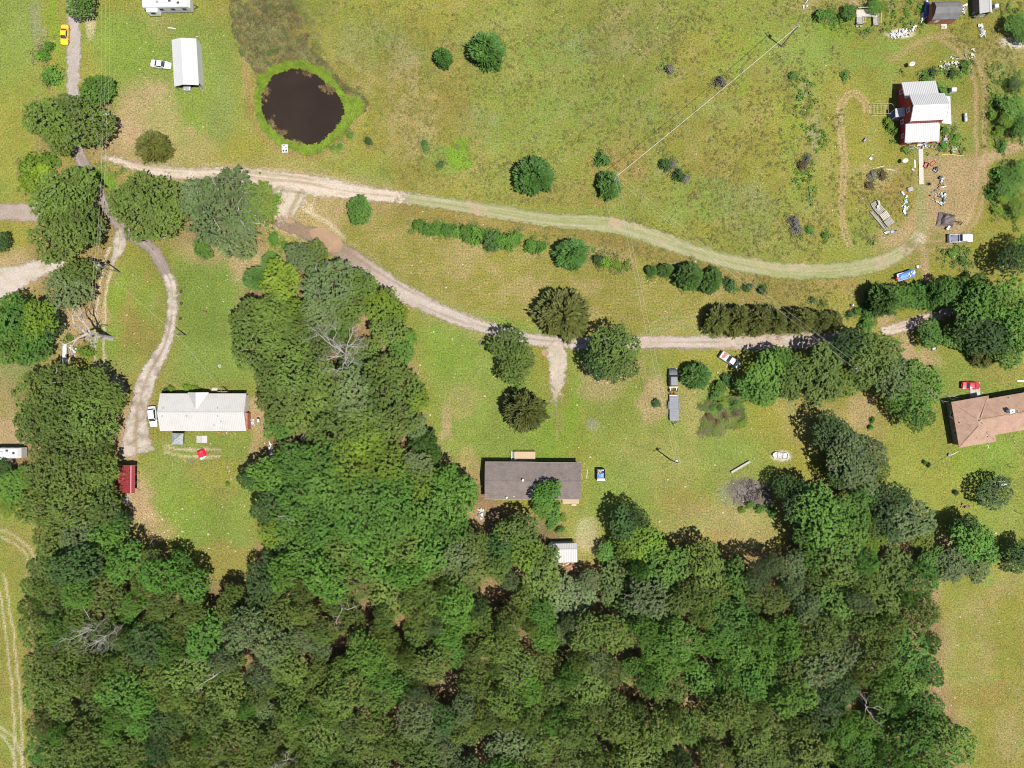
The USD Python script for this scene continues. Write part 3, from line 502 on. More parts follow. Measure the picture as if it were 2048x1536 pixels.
def crown_oak(r, Rr=5.0, h=10.0, nl=11, clumps=150, per=34, leaf=.30, spread=.36, gap=.86):
    """A broad crown of lobes: leaf clumps over the lobes' surfaces, with gaps between."""
    a = np.arange(nl) * 2.4 + r.uniform(0, 6); rad = Rr * np.sqrt((np.arange(nl) + .3) / nl) * .72 * r.uniform(.85, 1.1, nl)
    lc = np.c_[rad * np.cos(a), rad * np.sin(a), h * (.70 - .22 * (rad / Rr) ** 2 + r.uniform(-.06, .08, nl))]
    lr = Rr * r.uniform(.28, .42, nl)
    k = r.choice(nl, clumps * 12, p=lr ** 2 / (lr ** 2).sum()); d = unit(r.normal(size=(len(k), 3)) + [0, 0, .45])
    c = lc[k] + d * (lr[k] * r.uniform(.78, 1.12, len(k)))[:, None] * [1, 1, .85]
    inside = (np.linalg.norm((c[:, None] - lc[None]) / lr[None, :, None], axis=2) < .76).any(1)
    keep = []
    for i in np.where(~inside)[0]:
        if len(keep) >= clumps: break
        if not keep or np.min(np.sum((c[keep] - c[i]) ** 2 * [1, 1, .5], 1)) > (gap * Rr / 5) ** 2: keep.append(i)
    c, d = c[keep], d[keep]
    n = len(c); m = r.integers(int(per * .6), int(per * 1.4), n); idx = np.repeat(np.arange(n), m); cs = r.uniform(.75, 1.3, n)[idx][:, None]
    sp = unit(r.normal(size=(n, 5, 3)) * [1, 1, .5] + [0, 0, .18])[idx, r.integers(0, 5, len(idx))]           # sprigs of each clump
    off = sp * (r.uniform(.1, 1, len(idx)) * spread * 1.9)[:, None] * cs + r.normal(size=(len(idx), 3)) * spread * [.26, .26, .16]
    C_ = c[idx] + off; N_ = unit(off / spread * .30 + d[idx] * .2 + [0, 0, 1.1] + r.normal(size=(len(idx), 3)) * .36)
    ins = r.normal(size=(500, 3)) * [Rr * .40, Rr * .40, h * .09] + [0, 0, h * .50]           # inner foliage
    C_ = np.vstack([C_, ins]); N_ = np.vstack([N_, unit(r.normal(size=(500, 3)) * .6 + [0, 0, .8])])
    tb = MB(); tb.tube([[0, 0, -.1], [.05, .02, h * .22], [.1, -.05, h * .45]], [Rr * .075, Rr * .06, Rr * .045], 8)
    for j in range(nl):
        mid = np.array([lc[j][0] * .45, lc[j][1] * .45, h * .48 + r.uniform(0, .6)])
        tb.tube([[.07, -.02, h * r.uniform(.25, .42)], mid, lc[j] * [.95, .95, 1]], [Rr * .032, Rr * .02, Rr * .008], 5)
    return leaves(C_, N_, leaf, r), tb.mesh()

def crown_cedar(r, Rr=3.5, h=6.0, n=3000, leaf=.31, lobes=0.2):
    """A dense dome of outward pointing sprays, foliage down to the ground."""
    n1 = int(n * .62); z = np.r_[np.clip(1 - r.uniform(0, 1, n1), 0, 1) ** (1 / 2.1), r.uniform(0, .8, n - n1)]; th = r.uniform(0, 2 * np.pi, n)
    prof = np.sqrt(np.clip(1 - z ** 2.1, 0, 1)) * (0.80 + .2 * np.minimum(z * 5, 1))
    bump = 1 + lobes * (meshkit.noise(np.c_[np.cos(th) * 2.2 + 9, np.sin(th) * 2.2 + 9, z * 3]) - .5) * 2 + .22 * (meshkit.noise(np.c_[np.cos(th) * prof * 6 + 3, np.sin(th) * prof * 6 + 3, z * 9]) - .5) * 2
    p = np.c_[Rr * prof * bump * np.cos(th), Rr * prof * bump * np.sin(th), .15 + h * z * (.55 + .45 * bump)]
    dep = r.uniform(.82, 1.04, n)[:, None]; p = p * [1, 1, 1] * np.c_[dep, dep, np.ones(n)]
    ax = unit(np.c_[np.cos(th) * (.35 + prof), np.sin(th) * (.35 + prof), .25 + z * .3] + r.normal(size=(n, 3)) * .3)
    side = unit(np.cross(ax, unit(np.c_[np.cos(th) * .5, np.sin(th) * .5, np.ones(n)] + r.normal(size=(n, 3)) * .4))); nn = np.cross(side, ax); s = (leaf * r.uniform(.6, 1.5, n))[:, None]
    v = np.stack([p + ax * s * 1.5, p + side * s * .5 + nn * s * .12, p - ax * s * .8, p - side * s * .5 + nn * s * .15], 1).reshape(-1, 3)
    i = np.arange(n)[:, None] * 4; f = np.vstack([i + [0, 1, 2], i + [0, 2, 3]])
    tb = MB(); tb.tube([[0, 0, -.1], [0, 0, h * .5], [.05, 0, h * .9]], [Rr * .05, Rr * .035, .02], 6)
    for j in range(9):
        a = j * 2.4; zz = h * (.12 + .08 * j); tb.tube([[0, 0, zz], [math.cos(a) * Rr * .7 * (1 - j * .07), math.sin(a) * Rr * .7 * (1 - j * .07), zz + .5]], [.06, .02], 4)
    return (v, f), tb.mesh()

def crown_bush(r, Rr=1.5, h=2.0, clumps=34, per=22, leaf=.20):
    th = r.uniform(0, 6.283, clumps); z = r.uniform(.1, 1, clumps); q = Rr * np.sqrt(1 - z ** 2 * .9) * r.uniform(.4, 1.0, clumps)
    c = np.c_[q * np.cos(th), q * np.sin(th), z * h * r.uniform(.55, 1, clumps)]
    idx = np.repeat(np.arange(clumps), per); C_ = c[idx] + r.normal(size=(len(idx), 3)) * [.26, .26, .16]; C_[:, 2] = np.maximum(C_[:, 2], .06)
    N_ = unit(C_ * [.35, .35, .2] + [0, 0, 1.0] + r.normal(size=(len(idx), 3)) * .45)
    sb = MB()
    for j in range(7):
        k = c[r.integers(clumps)]; sb.tube([[r.normal() * .1, r.normal() * .1, 0], k * [.5, .5, .6], k], [.035, .025, .012], 4)
    return leaves(C_, N_, leaf, r), sb.mesh()

def grow(mb, r, p, d, length, rad, depth, curl=.35, kids=(3, 4), up=.1, shrink=.66):
    """A bare branch and the branches that fork from it."""
    n = 5; pts = [np.array(p, float)]; dd = unit(np.array(d, float))
    for i in range(n):
        dd = unit(dd + r.normal(size=3) * curl * .4 + [0, 0, up * .3]); pts.append(pts[-1] + dd * length / n)
    mb.tube(pts, np.linspace(rad, rad * .5, n + 1), 6 if depth > 2 else 4 if depth > 1 else 3, cap=False)
    if depth <= 1: return
    for k in range(r.integers(kids[0], kids[1] + 1)):
        i = r.integers(2, n + 1) if k else n
        side = unit(np.cross(dd, r.normal(size=3)))
        grow(mb, r, pts[i], unit(dd * .75 + side * r.uniform(.35, .95)), length * shrink * r.uniform(.7, 1.15), rad * .5, depth - 1, curl, kids, up, shrink)

def twigs(seed, n=9):
    r = np.random.default_rng(seed); mb = MB()
    for k in range(n):
        a = r.uniform(0, 6.283); q = r.uniform(.8, 3.6); grow(mb, r, [math.cos(a) * q, math.sin(a) * q, 7.6 - .12 * q * q + r.uniform(-.6, .2)], [math.cos(a) * .8 + r.normal() * .5, math.sin(a) * .8 + r.normal() * .5, .35], r.uniform(.9, 1.8), .055, 3, .6, (2, 3), .1)
    return mb.mesh()
def define(kind, var, crown, trunk, leaf, crown_name='crown', trunk_name='trunk'):
    path = f'/World/Prototypes/{kind}_{var}'
    UsdGeom.Xform.Define(stage, path)
    usdkit.mesh(stage, f'{path}/{crown_name}', crown, M[leaf]); usdkit.mesh(stage, f'{path}/{trunk_name}', trunk, M['bark'], 40)
KINDS = {'O': ('oak', 'leaf_olive', 5), 'G': ('green', 'leaf_green', 4), 'D': ('dark', 'leaf_dark', 3), 'Y': ('grey', 'leaf_grey', 4), 'L': ('lime', 'leaf_lime', 3)}
shapes = [crown_oak(np.random.default_rng(100 + i), clumps=290, per=22 + 3 * (i % 3), nl=10 + i % 5, spread=(.27, .31)[i % 2], leaf=(.195, .18, .21)[i % 3], gap=(.64, .72, .68)[i % 3]) for i in range(6)]
for kk, (nm, lf, n) in KINDS.items():
    for i in range(n):
        define(nm, i, *shapes[(i + ord(kk)) % 6], lf)
        if kk == 'Y' or (kk == 'O' and i % 2): usdkit.mesh(stage, f'/World/Prototypes/{nm}_{i}/bare_twigs', twigs(400 + i, 12 if kk == 'Y' else 6), M['dead_wood']).GetPrim().SetCustomDataByKey('kind', 'stuff')
cshapes = [crown_cedar(np.random.default_rng(200 + i), lobes=.20 + .08 * i) for i in range(3)]
for i in range(3): define('bronze', i, *cshapes[i], 'leaf_bronze'); define('cedar', i, *cshapes[i], 'leaf_cedar')
bshapes = [crown_bush(np.random.default_rng(300 + i)) for i in range(3)]
for nm, lf in (('bushgreen', 'leaf_green'), ('bushdark', 'leaf_dark'), ('bushlime', 'leaf_lime'), ('bushcedar', 'leaf_cedar'), ('bushsilver', 'leaf_silver'), ('bushrust', 'leaf_rust')):
    for i in range(3): define(nm, i, *bshapes[i], lf, 'foliage', 'stem')
BASE = {'O': ('oak', 5, 10, 5), 'G': ('green', 5, 10, 4), 'D': ('dark', 5, 10, 3), 'Y': ('grey', 5, 10, 4), 'L': ('lime', 5, 10, 3), 'C': ('bronze', 3.5, 6, 3), 'c': ('cedar', 3.5, 6, 3),
        'bg': ('bushgreen', 1.6, 2.0, 3), 'bd': ('bushdark', 1.6, 2.0, 3), 'bl': ('bushlime', 1.6, 2.0, 3), 'bc': ('bushcedar', 1.6, 2.0, 3), 'bs': ('bushsilver', 1.6, 2.0, 3), 'br': ('bushrust', 1.6, 2.0, 3)}
WORDS = {'O': ('olive green', 'oak'), 'G': ('fresh green', 'tree'), 'D': ('dark green', 'tree'), 'Y': ('pale grey-green', 'oak'), 'L': ('yellow-green', 'tree'), 'C': ('bronze-green', 'cedar'), 'c': ('deep green', 'cedar'),
         'bg': ('leafy green', 'bush'), 'bd': ('dark green', 'bush'), 'bl': ('bright lime green', 'bush'), 'bc': ('deep green', 'bush'), 'bs': ('bare silvery', 'bush'), 'br': ('rusty brown', 'bush')}
NAMES = {'oak': 'oak_tree', 'tree': 'broadleaf_tree', 'cedar': 'cedar_tree', 'bush': 'bush'}
LAND = [('pond', 605, 212), ('red house', 1850, 228), ('brown roofed house', 1066, 960), ('white mobile home', 408, 824), ('tan roofed house', 1990, 830), ('burn pile', 1500, 985), ('white carport', 370, 125), ('yellow car', 133, 72), ('rusty white pickup', 1458, 720),
        ('grey steel shed', 1128, 1105), ('red roofed carport', 255, 957), ('muddy tan puddle', 645, 480), ('big bare oak', 715, 700), ('tall dead tree', 200, 667), ('silver-grey dead tree', 245, 1240), ('leaning dead snag', 450, 1330),
        ('pale dead tree', 697, 1210), ('bottom leafless treetop', 572, 1508), ('bare twisted branches', 1718, 1400), ('blue tarped boat', 1808, 551), ('clean white pickup', 1917, 477), ('weathered deck', 1733, 37), ('brown barn', 1890, 18),
        ('flatbed trailer', 1347, 815), ('concrete beam', 1480, 933), ('left edge camper', 20, 905), ('lower right corner', 2048, 1536), ('lower left corner', 0, 1536), ('bottom edge middle', 1024, 1536), ('lime grass patch', 922, 312), ('red tarp heap', 404, 906), ('wooden deck', 1047, 911), ('dark red car', 1938, 771), ('old rowboat', 1561, 911), ('pallet heap', 1764, 430), ('canopy tent', 356, 877)]
SIDES = ('right of', 'lower right of', 'below', 'lower left of', 'left of', 'upper left of', 'above', 'upper right of')
ORD = ('nearest one', 'second one', 'third one', 'fourth one', 'fifth one', 'sixth one', 'seventh one', 'eighth one', 'ninth one', 'tenth one', 'eleventh one', 'twelfth one', 'thirteenth one', 'fourteenth one', 'fifteenth one', 'sixteenth one')
planted = []
def label_plants():
    """Names every tree and bush by its look and its rank among its like on one side of a landmark."""
    XY = np.array([(p[1], p[2]) for p in planted]); kinds = [p[3] for p in planted]
    opts = [[] for _ in planted]
    for nm, x, y in LAND:
        dd = np.hypot(XY[:, 0] - x, XY[:, 1] - y); sec = ((np.degrees(np.arctan2(XY[:, 1] - y, XY[:, 0] - x)) % 360 + 22.5) // 45).astype(int) % 8
        for kd in set(kinds):
            for s in range(8):
                q = [i for i in range(len(planted)) if kinds[i] == kd and sec[i] == s]
                for rank, i in enumerate(sorted(q, key=lambda i: dd[i])[:16]): opts[i].append((rank * 60 + dd[i], f'{planted[i][4]} {kd}, {ORD[rank]} {SIDES[s]} the {nm}'))
    for i, p in enumerate(planted): tagit(p[0], sorted(opts[i])[0][1] if opts[i] else f'{p[4]} {p[3]} ' + ('left' if p[1] < 1024 else 'right') + f' of centre at the bottom of the woods')
def plant(px, py, r, k, h, group=None, z=0.0):
    """A tree or bush whose crown's middle is seen at the photo place px, py with radius r pixels."""
    nm, R0, h0, n = BASE[k]
    hh = h * (.62 if k in 'OGDYL' else .5)
    w = P(px, py, hh); rr = r / S * (H - hh) / H
    colour, kind = WORDS[k]
    size = ('small', 'mid-sized', 'broad')[int(np.searchsorted([3.2, 5.2], rr))] if kind != 'bush' else ('tiny', 'small', 'wide')[int(np.searchsorted([1.2, 2.4], rr))]
    path = numbered('/World/' + NAMES[kind]); x = UsdGeom.Xform.Define(stage, path)
    i = int(R.integers(n))
    x.AddTranslateOp().Set(Gf.Vec3d(float(w[0]), float(w[1]), z)); x.AddRotateZOp().Set(float(R.uniform(0, 360)))
    rr *= .93 if k in 'Cc' else 1; e = R.uniform(.86, 1.16); x.AddScaleOp().Set(Gf.Vec3f(float(rr / R0 * e), float(rr / R0 / e), float(h / h0)))
    x.GetPrim().GetReferences().AddInternalReference(f'/World/Prototypes/{nm}_{i}'); x.GetPrim().SetInstanceable(True)
    tagit(x.GetPrim(), None, kind, group); planted.append((x.GetPrim(), px, py, f'{colour} {kind}', size))

TREES = '''97 240 48 O 10|178 252 50 O 11|150 215 30 O 9|120 280 32 O 9|193 182 36 G 5|215 178 18 G 4|305 293 31 C 5|128 390 62 O 12|118 470 60 O 12|165 445 46 O 11|160 370 36 O 10|135 580 46 Y 9|160 545 34 O 9|290 415 66 O 11|250 400 36 O 10|330 440 40 O 10|455 420 78 Y 12|520 410 42 O 11|400 395 44 Y 11|470 480 44 Y 10|405 500 20 G 4
165 6 30 G 7|0 485 20 D 5|30 635 50 G 11|78 640 40 L 11|12 690 40 G 10|75 690 38 G 9|100 650 26 D 9
70 790 46 O 11|130 765 48 O 12|192 778 48 O 11|70 850 44 O 11|120 835 50 O 12|185 840 52 O 12|222 800 32 O 10|95 895 42 O 11|150 900 46 O 12|195 885 30 O 10|90 955 44 O 12|150 955 48 O 12|205 945 40 O 11|85 1015 46 O 12|150 1015 50 O 13|208 1010 38 O 11|105 1075 44 O 11|160 1075 40 Y 11|215 1070 40 G 10|240 1040 24 D 9|110 1110 22 G 6|150 1118 34 L 8|20 975 34 G 6|45 955 24 G 5|0 935 22 D 6|15 1010 24 L 4
540 522 18 c 3|512 556 24 c 4|600 512 30 Y 7|635 505 26 O 7|563 565 42 L 8|590 630 40 L 9|660 575 56 Y 11|640 630 42 Y 10|690 620 40 O 10|722 570 34 O 9|770 615 42 L 9|780 660 36 O 9|500 640 44 O 11|545 640 46 O 12|510 700 48 O 12|565 695 48 O 12|600 660 34 O 10|632 655 24 L 6|803 700 32 G 7|815 672 18 G 5
545 755 40 O 11|600 750 52 O 12|650 775 54 O 12|705 790 54 Y 12|760 795 50 O 12|810 770 40 O 11|835 800 30 L 8|560 805 48 O 11|610 820 50 O 12|670 840 52 O 12|730 845 48 O 12|785 845 46 O 11|825 850 28 Y 8|560 850 34 G 8|640 690 36 O 10|690 690 26 O 6|735 700 28 O 6|705 735 28 Y 6|750 735 26 G 6|680 660 24 G 6|770 740 36 O 10|845 883 26 c 6|860 910 22 c 5|835 930 34 Y 9|590 790 36 D 10
735 890 46 L 11|700 930 52 L 12|770 925 48 L 12|645 915 46 G 11|590 925 46 G 11|540 950 42 G 10|505 960 26 D 8|600 980 52 G 12|655 985 52 G 12|725 985 52 G 12|790 985 48 G 12|845 965 38 L 10|905 1000 52 G 12|890 960 32 G 10|930 985 28 G 9|840 1035 44 G 11|780 1050 48 G 12|715 1050 48 G 12|650 1050 48 G 12|590 1045 46 G 11|552 1065 36 L 9|540 1010 36 D 10|900 1060 40 G 11|560 1120 40 D 9|615 1110 48 G 12|680 1115 50 O 12|745 1120 50 G 12|805 1100 46 O 12|860 1110 46 G 11|915 1110 42 Y 11|950 1090 34 O 10
1035 1060 40 O 10|1048 1105 40 L 10|1010 1100 36 D 10|1082 1128 36 O 9|1093 985 28 G 9|1086 1015 22 G 5|1105 1030 18 bg 2|1245 1045 34 D 9|1276 1035 28 D 9|1290 1085 42 L 9|1262 1105 32 L 8|1215 1105 24 G 4|1240 1110 20 G 4
1020 690 38 O 9|1030 742 34 O 9|1042 712 28 O 8|1050 822 41 C 8|1225 695 52 O 11|1240 735 36 O 9|1195 725 32 D 9|1127 628 50 C 7.5|1142 507 31 c 5|1068 350 37 c 6|1218 370 26 c 4|973 100 34 c 6|886 115 18 c 4|719 421 28 G 4
1303 541 11 c 2|1332 540 15 c 2.5|1378 552 28 c 5|1422 562 23 c 4|1460 568 13 bd 1.8|1496 575 9 bd 1.5|1524 580 9 bd 1.5|1435 640 28 C 5|1474 640 29 C 5|1515 640 31 C 5.5|1546 640 27 C 5|1600 640 29 C 5.5|1637 641 26 C 5|1664 642 20 C 4
1765 600 32 c 6|1800 596 30 G 6|1832 594 29 G 6|1862 590 27 c 6|1892 585 30 G 7|1926 580 30 G 7|1955 572 24 G 6|1735 625 14 bg 2|1735 650 16 bg 2.2|1955 610 46 G 11|2005 600 48 G 12|2040 645 50 G 12|1985 665 44 D 11|1945 645 38 D 10|1912 672 27 G 5|1860 668 28 G 5|1970 708 26 C 4|2010 700 34 G 8|1948 690 22 c 4|2030 520 36 D 9|2045 500 30 G 8
2022 372 26 G 3.5|2042 345 22 G 3.5|2038 415 22 L 3|2026 218 26 G 3.5|2042 250 22 G 3.5|2014 240 16 L 3|2032 48 24 G 3.5|2045 70 18 G 3|2030 168 14 D 3|2008 395 14 L 2.5|2010 345 14 G 2.5
1745 715 56 O 12|1700 690 38 D 11|1785 755 44 Y 11|1832 775 52 G 11|1835 830 34 G 9|1720 755 30 O 9|1795 790 30 G 9|1640 750 56 O 11|1600 740 36 O 10|1680 765 34 O 9|1530 750 46 G 9|1562 718 30 G 8|1498 776 28 G 6|1530 785 32 G 7|1575 765 34 O 9|1393 752 28 c 4.5|1438 778 18 bg 2.4|1455 760 14 bd 2
1660 865 42 D 10|1690 910 48 Y 11|1735 905 38 Y 10|1720 950 42 Y 10|1680 950 30 D 9|1752 940 28 O 9
1570 975 28 D 8|1600 1005 40 D 11|1640 1030 58 G 13|1695 1020 44 G 12|1680 1085 50 G 12|1736 1045 22 L 9|1740 1080 30 L 9|1620 1080 36 G 10|1780 1000 42 D 11|1812 1040 50 Y 10|1835 1060 34 L 8|1770 1055 40 D 10|1725 985 30 G 9|1990 985 38 D 6|1950 1085 46 G 9|1935 1060 28 D 8|1900 1130 38 Y 8|1860 1125 34 G 7|1955 1130 30 Y 7|2034 1118 32 D 8|2048 1100 22 G 6
1640 30 13 bg 2|1698 25 16 G 2.5|1655 28 10 bg 1.5|1748 14 15 G 2.5|1764 13 13 L 2.5'''
for row in TREES.replace('\n', '|').split('|'):
    a, b, c, k, h = row.split(); plant(float(a), float(b), float(c), k, float(h))
BUSH = '''88 108 12 bg 2|102 152 20 bg 2.5|80 112 10 bl 1.5|98 90 10 bg 2|60 330 24 bl 3|85 345 26 bl 3|95 320 20 bl 2.5|55 365 20 bl 2.5|200 348 10 bl 1|215 360 16 bl 1|185 362 10 bl 1|172 703 14 bl 2.5|135 678 9 bl 1.5|547 478 14 bg 2.5|550 398 11 bg 2|570 492 10 bg 1.6|745 575 14 bl 2.5|728 560 10 bl 2
836 450 13 bg 2|852 456 13 bg 2|872 458 14 bg 2|892 460 14 bg 2.2|912 462 14 bg 2|932 466 17 bg 2.6|955 470 20 bg 3|978 478 22 bd 3.4|998 480 18 bg 3|1020 482 17 bg 2.8|1034 472 12 bg 2|1062 490 15 bg 2.4|1080 494 12 bg 2|1196 519 12 bd 2|1212 524 14 bl 2|1232 528 12 bl 1.6|1252 530 8 bl 1.2|945 462 12 bg 2
1205 318 15 bc 2.4|1330 328 13 bd 1.8|1358 350 13 bd 2|1340 137 10 bs 1.6|1442 162 11 bs 1.8|1370 356 9 bs 1|1346 330 8 bs 1|1312 806 10 bd 1|1430 790 12 bg 1.6|1445 805 12 bl 1.4|1470 808 12 bg 1.4|1425 815 8 bg 1|1420 835 9 br 1|1450 830 10 br 1|1470 825 10 br 1|1435 845 9 br 1|1440 815 8 bd 1.2|1485 845 9 bl 1|1520 1018 10 bg 1.4|1545 1025 10 bg 1.4|1500 1010 9 bg 1.2|1485 1020 8 bl 1
1690 150 9 bg 1|1585 150 9 bg 1|1605 330 10 br 1.4|1615 318 9 bs 1.2|1592 455 12 bs 1.2|1588 440 10 bs 1.4|1620 460 9 bg 1|1650 470 7 bg 1|1930 130 12 bg 1.6|1905 145 10 bd 1.4|1866 145 9 bd 1.2|1850 160 12 bg 1.2|1870 170 10 bg 1.2|1886 180 9 bg 1.2|1780 250 9 bl 1.4|1790 262 8 bl 1.4|1775 242 8 bl 1.2|1890 262 10 bg 1.2|1910 275 10 bg 1.2|1888 290 9 bg 1.2|1812 298 8 bl 1|1905 505 10 bg 1.2|1925 520 10 bg 1.2|1745 350 9 bs 1|1765 350 9 br 1|1740 370 9 br 1
1985 385 12 bg 2|1998 350 14 bg 2|1995 420 12 bl 1.6|2000 205 12 bg 1.6|1985 230 10 bl 1.4|1998 260 12 bl 1.6|2005 290 12 bg 1.6|1700 628 8 bd 1|1716 622 9 bg 1.4|1625 600 7 bd 1|1645 606 7 bl 1
342 778 8 bl 1.2|372 774 8 bl 1.4|390 777 9 bl 1|330 782 6 bd 1|455 968 5 bg .8|1120 1060 9 bg 1.2|1100 1050 10 bg 1.4|1125 1035 9 bl 1|1112 1012 10 bg 1.6|880 330 8 bd .8|848 286 7 bd .7|737 282 9 bd .9|700 270 7 bg .8|680 292 6 bg .8|665 295 6 bg .8|850 295 7 bg .7
1850 925 5 bg 1|1858 930 5 bd .9|1912 985 6 bd 1|1745 840 6 bg 1|1742 855 6 bg 1'''
for row in BUSH.replace('\n', '|').split('|'):
    a, b, c, k, h = row.split(); plant(float(a), float(b), float(c), k, float(h))
# the closed woods along the bottom: crowns set close together, leaving the clearings free
WOOD = sg.Polygon([(75, 1125), (255, 1112), (345, 1118), (420, 1168), (490, 1160), (540, 1140), (600, 1150), (780, 1140), (960, 1120), (1060, 1150), (1130, 1150), (1180, 1150), (1320, 1120), (1400, 1128), (1560, 1120), (1600, 1100), (1760, 1100), (1850, 1150), (1862, 1200), (1870, 1320), (1850, 1350), (1885, 1440), (1900, 1500), (1890, 1592), (60, 1592), (62, 1540), (85, 1480), (70, 1380), (85, 1300), (60, 1230)])
GAPS = [(735, 1212, 24), (741, 1250, 18), (870, 1372, 24), (916, 1345, 18), (1000, 1200, 22), (985, 1180, 16), (1055, 1282, 22), (1210, 1222, 20), (1250, 1305, 22), (1258, 1372, 20), (1284, 1392, 14), (432, 1185, 26), (455, 1160, 20), (690, 1300, 22), (1715, 1400, 30), (245, 1235, 26), (225, 1300, 20), (490, 1310, 22), (1395, 1395, 14), (1700, 1165, 16), (1575, 1220, 16), (1600, 1270, 14),
        (780, 1440, 14), (1130, 1300, 14), (1205, 1480, 16), (965, 1500, 14), (575, 1508, 20), (1385, 1515, 12), (810, 1280, 12), (1140, 1145, 16), (1195, 1140, 18), (1320, 1420, 12)]
fill = []
tries = np.random.default_rng(5)
for k in range(24000):
    x, y = tries.uniform(50, 1910), tries.uniform(1100, 1592)
    r = tries.uniform(27, 50) * (1.0 if k < 9000 else .72)
    if not WOOD.contains(sg.Point(x, y)) or any(math.hypot(x - a, y - b) < c * .8 + r * .55 for a, b, c in GAPS): continue
    if any((x - a) ** 2 + (y - b) ** 2 < ((r + c) * .62) ** 2 for a, b, c, _ in fill): continue
    n = meshkit.noise(np.array([x / 130, y / 130, 4.2])); n2 = tries.uniform()
    k_ = ('G' if n > .66 else 'Y' if n < .26 else 'O') if n2 < .72 else ('O', 'D', 'G', 'Y', 'G', 'O')[int(tries.integers(6))]
    fill.append((x, y, r, k_))
fill += [(238, 1225, 28, 'O'), (262, 1250, 26, 'G'), (222, 1270, 24, 'Y'), (232, 1305, 26, 'D'), (250, 1195, 22, 'O'), (470, 1320, 22, 'O'), (1702, 1380, 22, 'D'), (590, 1500, 24, 'O')]; low = len(fill) - 8
for k, (x, y, r, k_) in enumerate(fill): plant(x, y, r, k_, 6.0 if k >= low or math.hypot(x - 1160, y - 1170) < 75 else 8.5 + r / 50 * 4.5 + tries.uniform(-3.2, 3.0))
label_plants()

def dead(px, py, h, label, seed, length=4.0, rad=.28, depth=4, lean=(0, 0), kids=(3, 4), up=.1, stems=4, zfrac=.35, name='dead_tree', cat='dead tree', col='dead_wood'):
    t = thing(name, label, cat, px, py); r = np.random.default_rng(seed)
    tb = MB(); tip = np.array([lean[0], lean[1], h * zfrac])
    tb.tube([[0, 0, -.2], tip * .5 + [.1, -.05, 0], tip], [rad * 1.5, rad * 1.15, rad * .95], 8); part(t, 'trunk', tb, col, 40)
    for s in range(stems):
        b = MB(); a = s * 6.283 / stems + r.uniform(-.4, .4)
        grow(b, r, tip * r.uniform(.8, 1.0), [math.cos(a) * .8, math.sin(a) * .8, .8], length, rad * .62, depth, .55, kids, up); part(t, 'limb', b, col)
dead(222, 677, 15, 'tall grey dead tree beside the two wheel ruts, casting a forked shadow', 3, 3.6, .46, 4, (-1.0, .6), (2, 3), .25, 5, .55)
dead(700, 712, 11, 'wide bare grey oak without leaves, among olive oaks left of the lower road', 9, 5.2, .22, 6, (.4, .2), (2, 4), .02, 7, .62)
dead(252, 1240, 14, 'big bare silver-grey dead tree in the lower left woods', 12, 5.0, .22, 5, (-.6, .8), (3, 4), .1, 5, .5)
dead(492, 1304, 12, 'slim grey leaning dead snag over a dark gap in the lower left woods', 21, 3.6, .16, 4, (-4.5, -2.5), (2, 3), .05, 2, .8)
dead(700, 1196, 11, 'bare pale dead tree beside the largest bare soil gap in the woods', 33, 2.9, .16, 4, (-.4, -.6), (3, 3), .1, 3, .6)
dead(580, 1490, 12, 'grey leafless treetop near the bottom edge of the photo', 41, 2.6, .14, 5, (0, 0), (3, 4), .1, 4, .65)
dead(1702, 1384, 12, 'bare twisted branches over a dark hole in the right woods', 52, 3.0, .16, 4, (.2, -.4), (2, 3), .05, 4, .6)
dead(1618, 1372, 12, 'greyish twiggy treetop in the right woods beside bright crowns', 61, 2.3, .10, 5, (0, 0), (3, 3), .1, 3, .7)
dead(1822, 790, 11, 'pale bare limbs showing through a crown left of the tan roofed house', 71, 3.4, .2, 3, (.6, .4), (2, 3), .05, 3, .7)
dead(1838, 1500, 9, 'bare grey branches near the lower right end of the woods', 81, 2.4, .13, 4, (0, 0), (2, 3), .1, 3, .6)
dead(1690, 935, 9, 'bare grey twigs in front of the pale oak right of the rusty brush', 91, 3.0, .12, 4, (-.5, -.3), (3, 3), .0, 3, .5)
dead(590, 1015, 12, 'thin pale dead stem among bright green trees, right of the clearing', 95, 2.4, .10, 3, (-.4, -.4), (2, 3), .1, 2, .8)

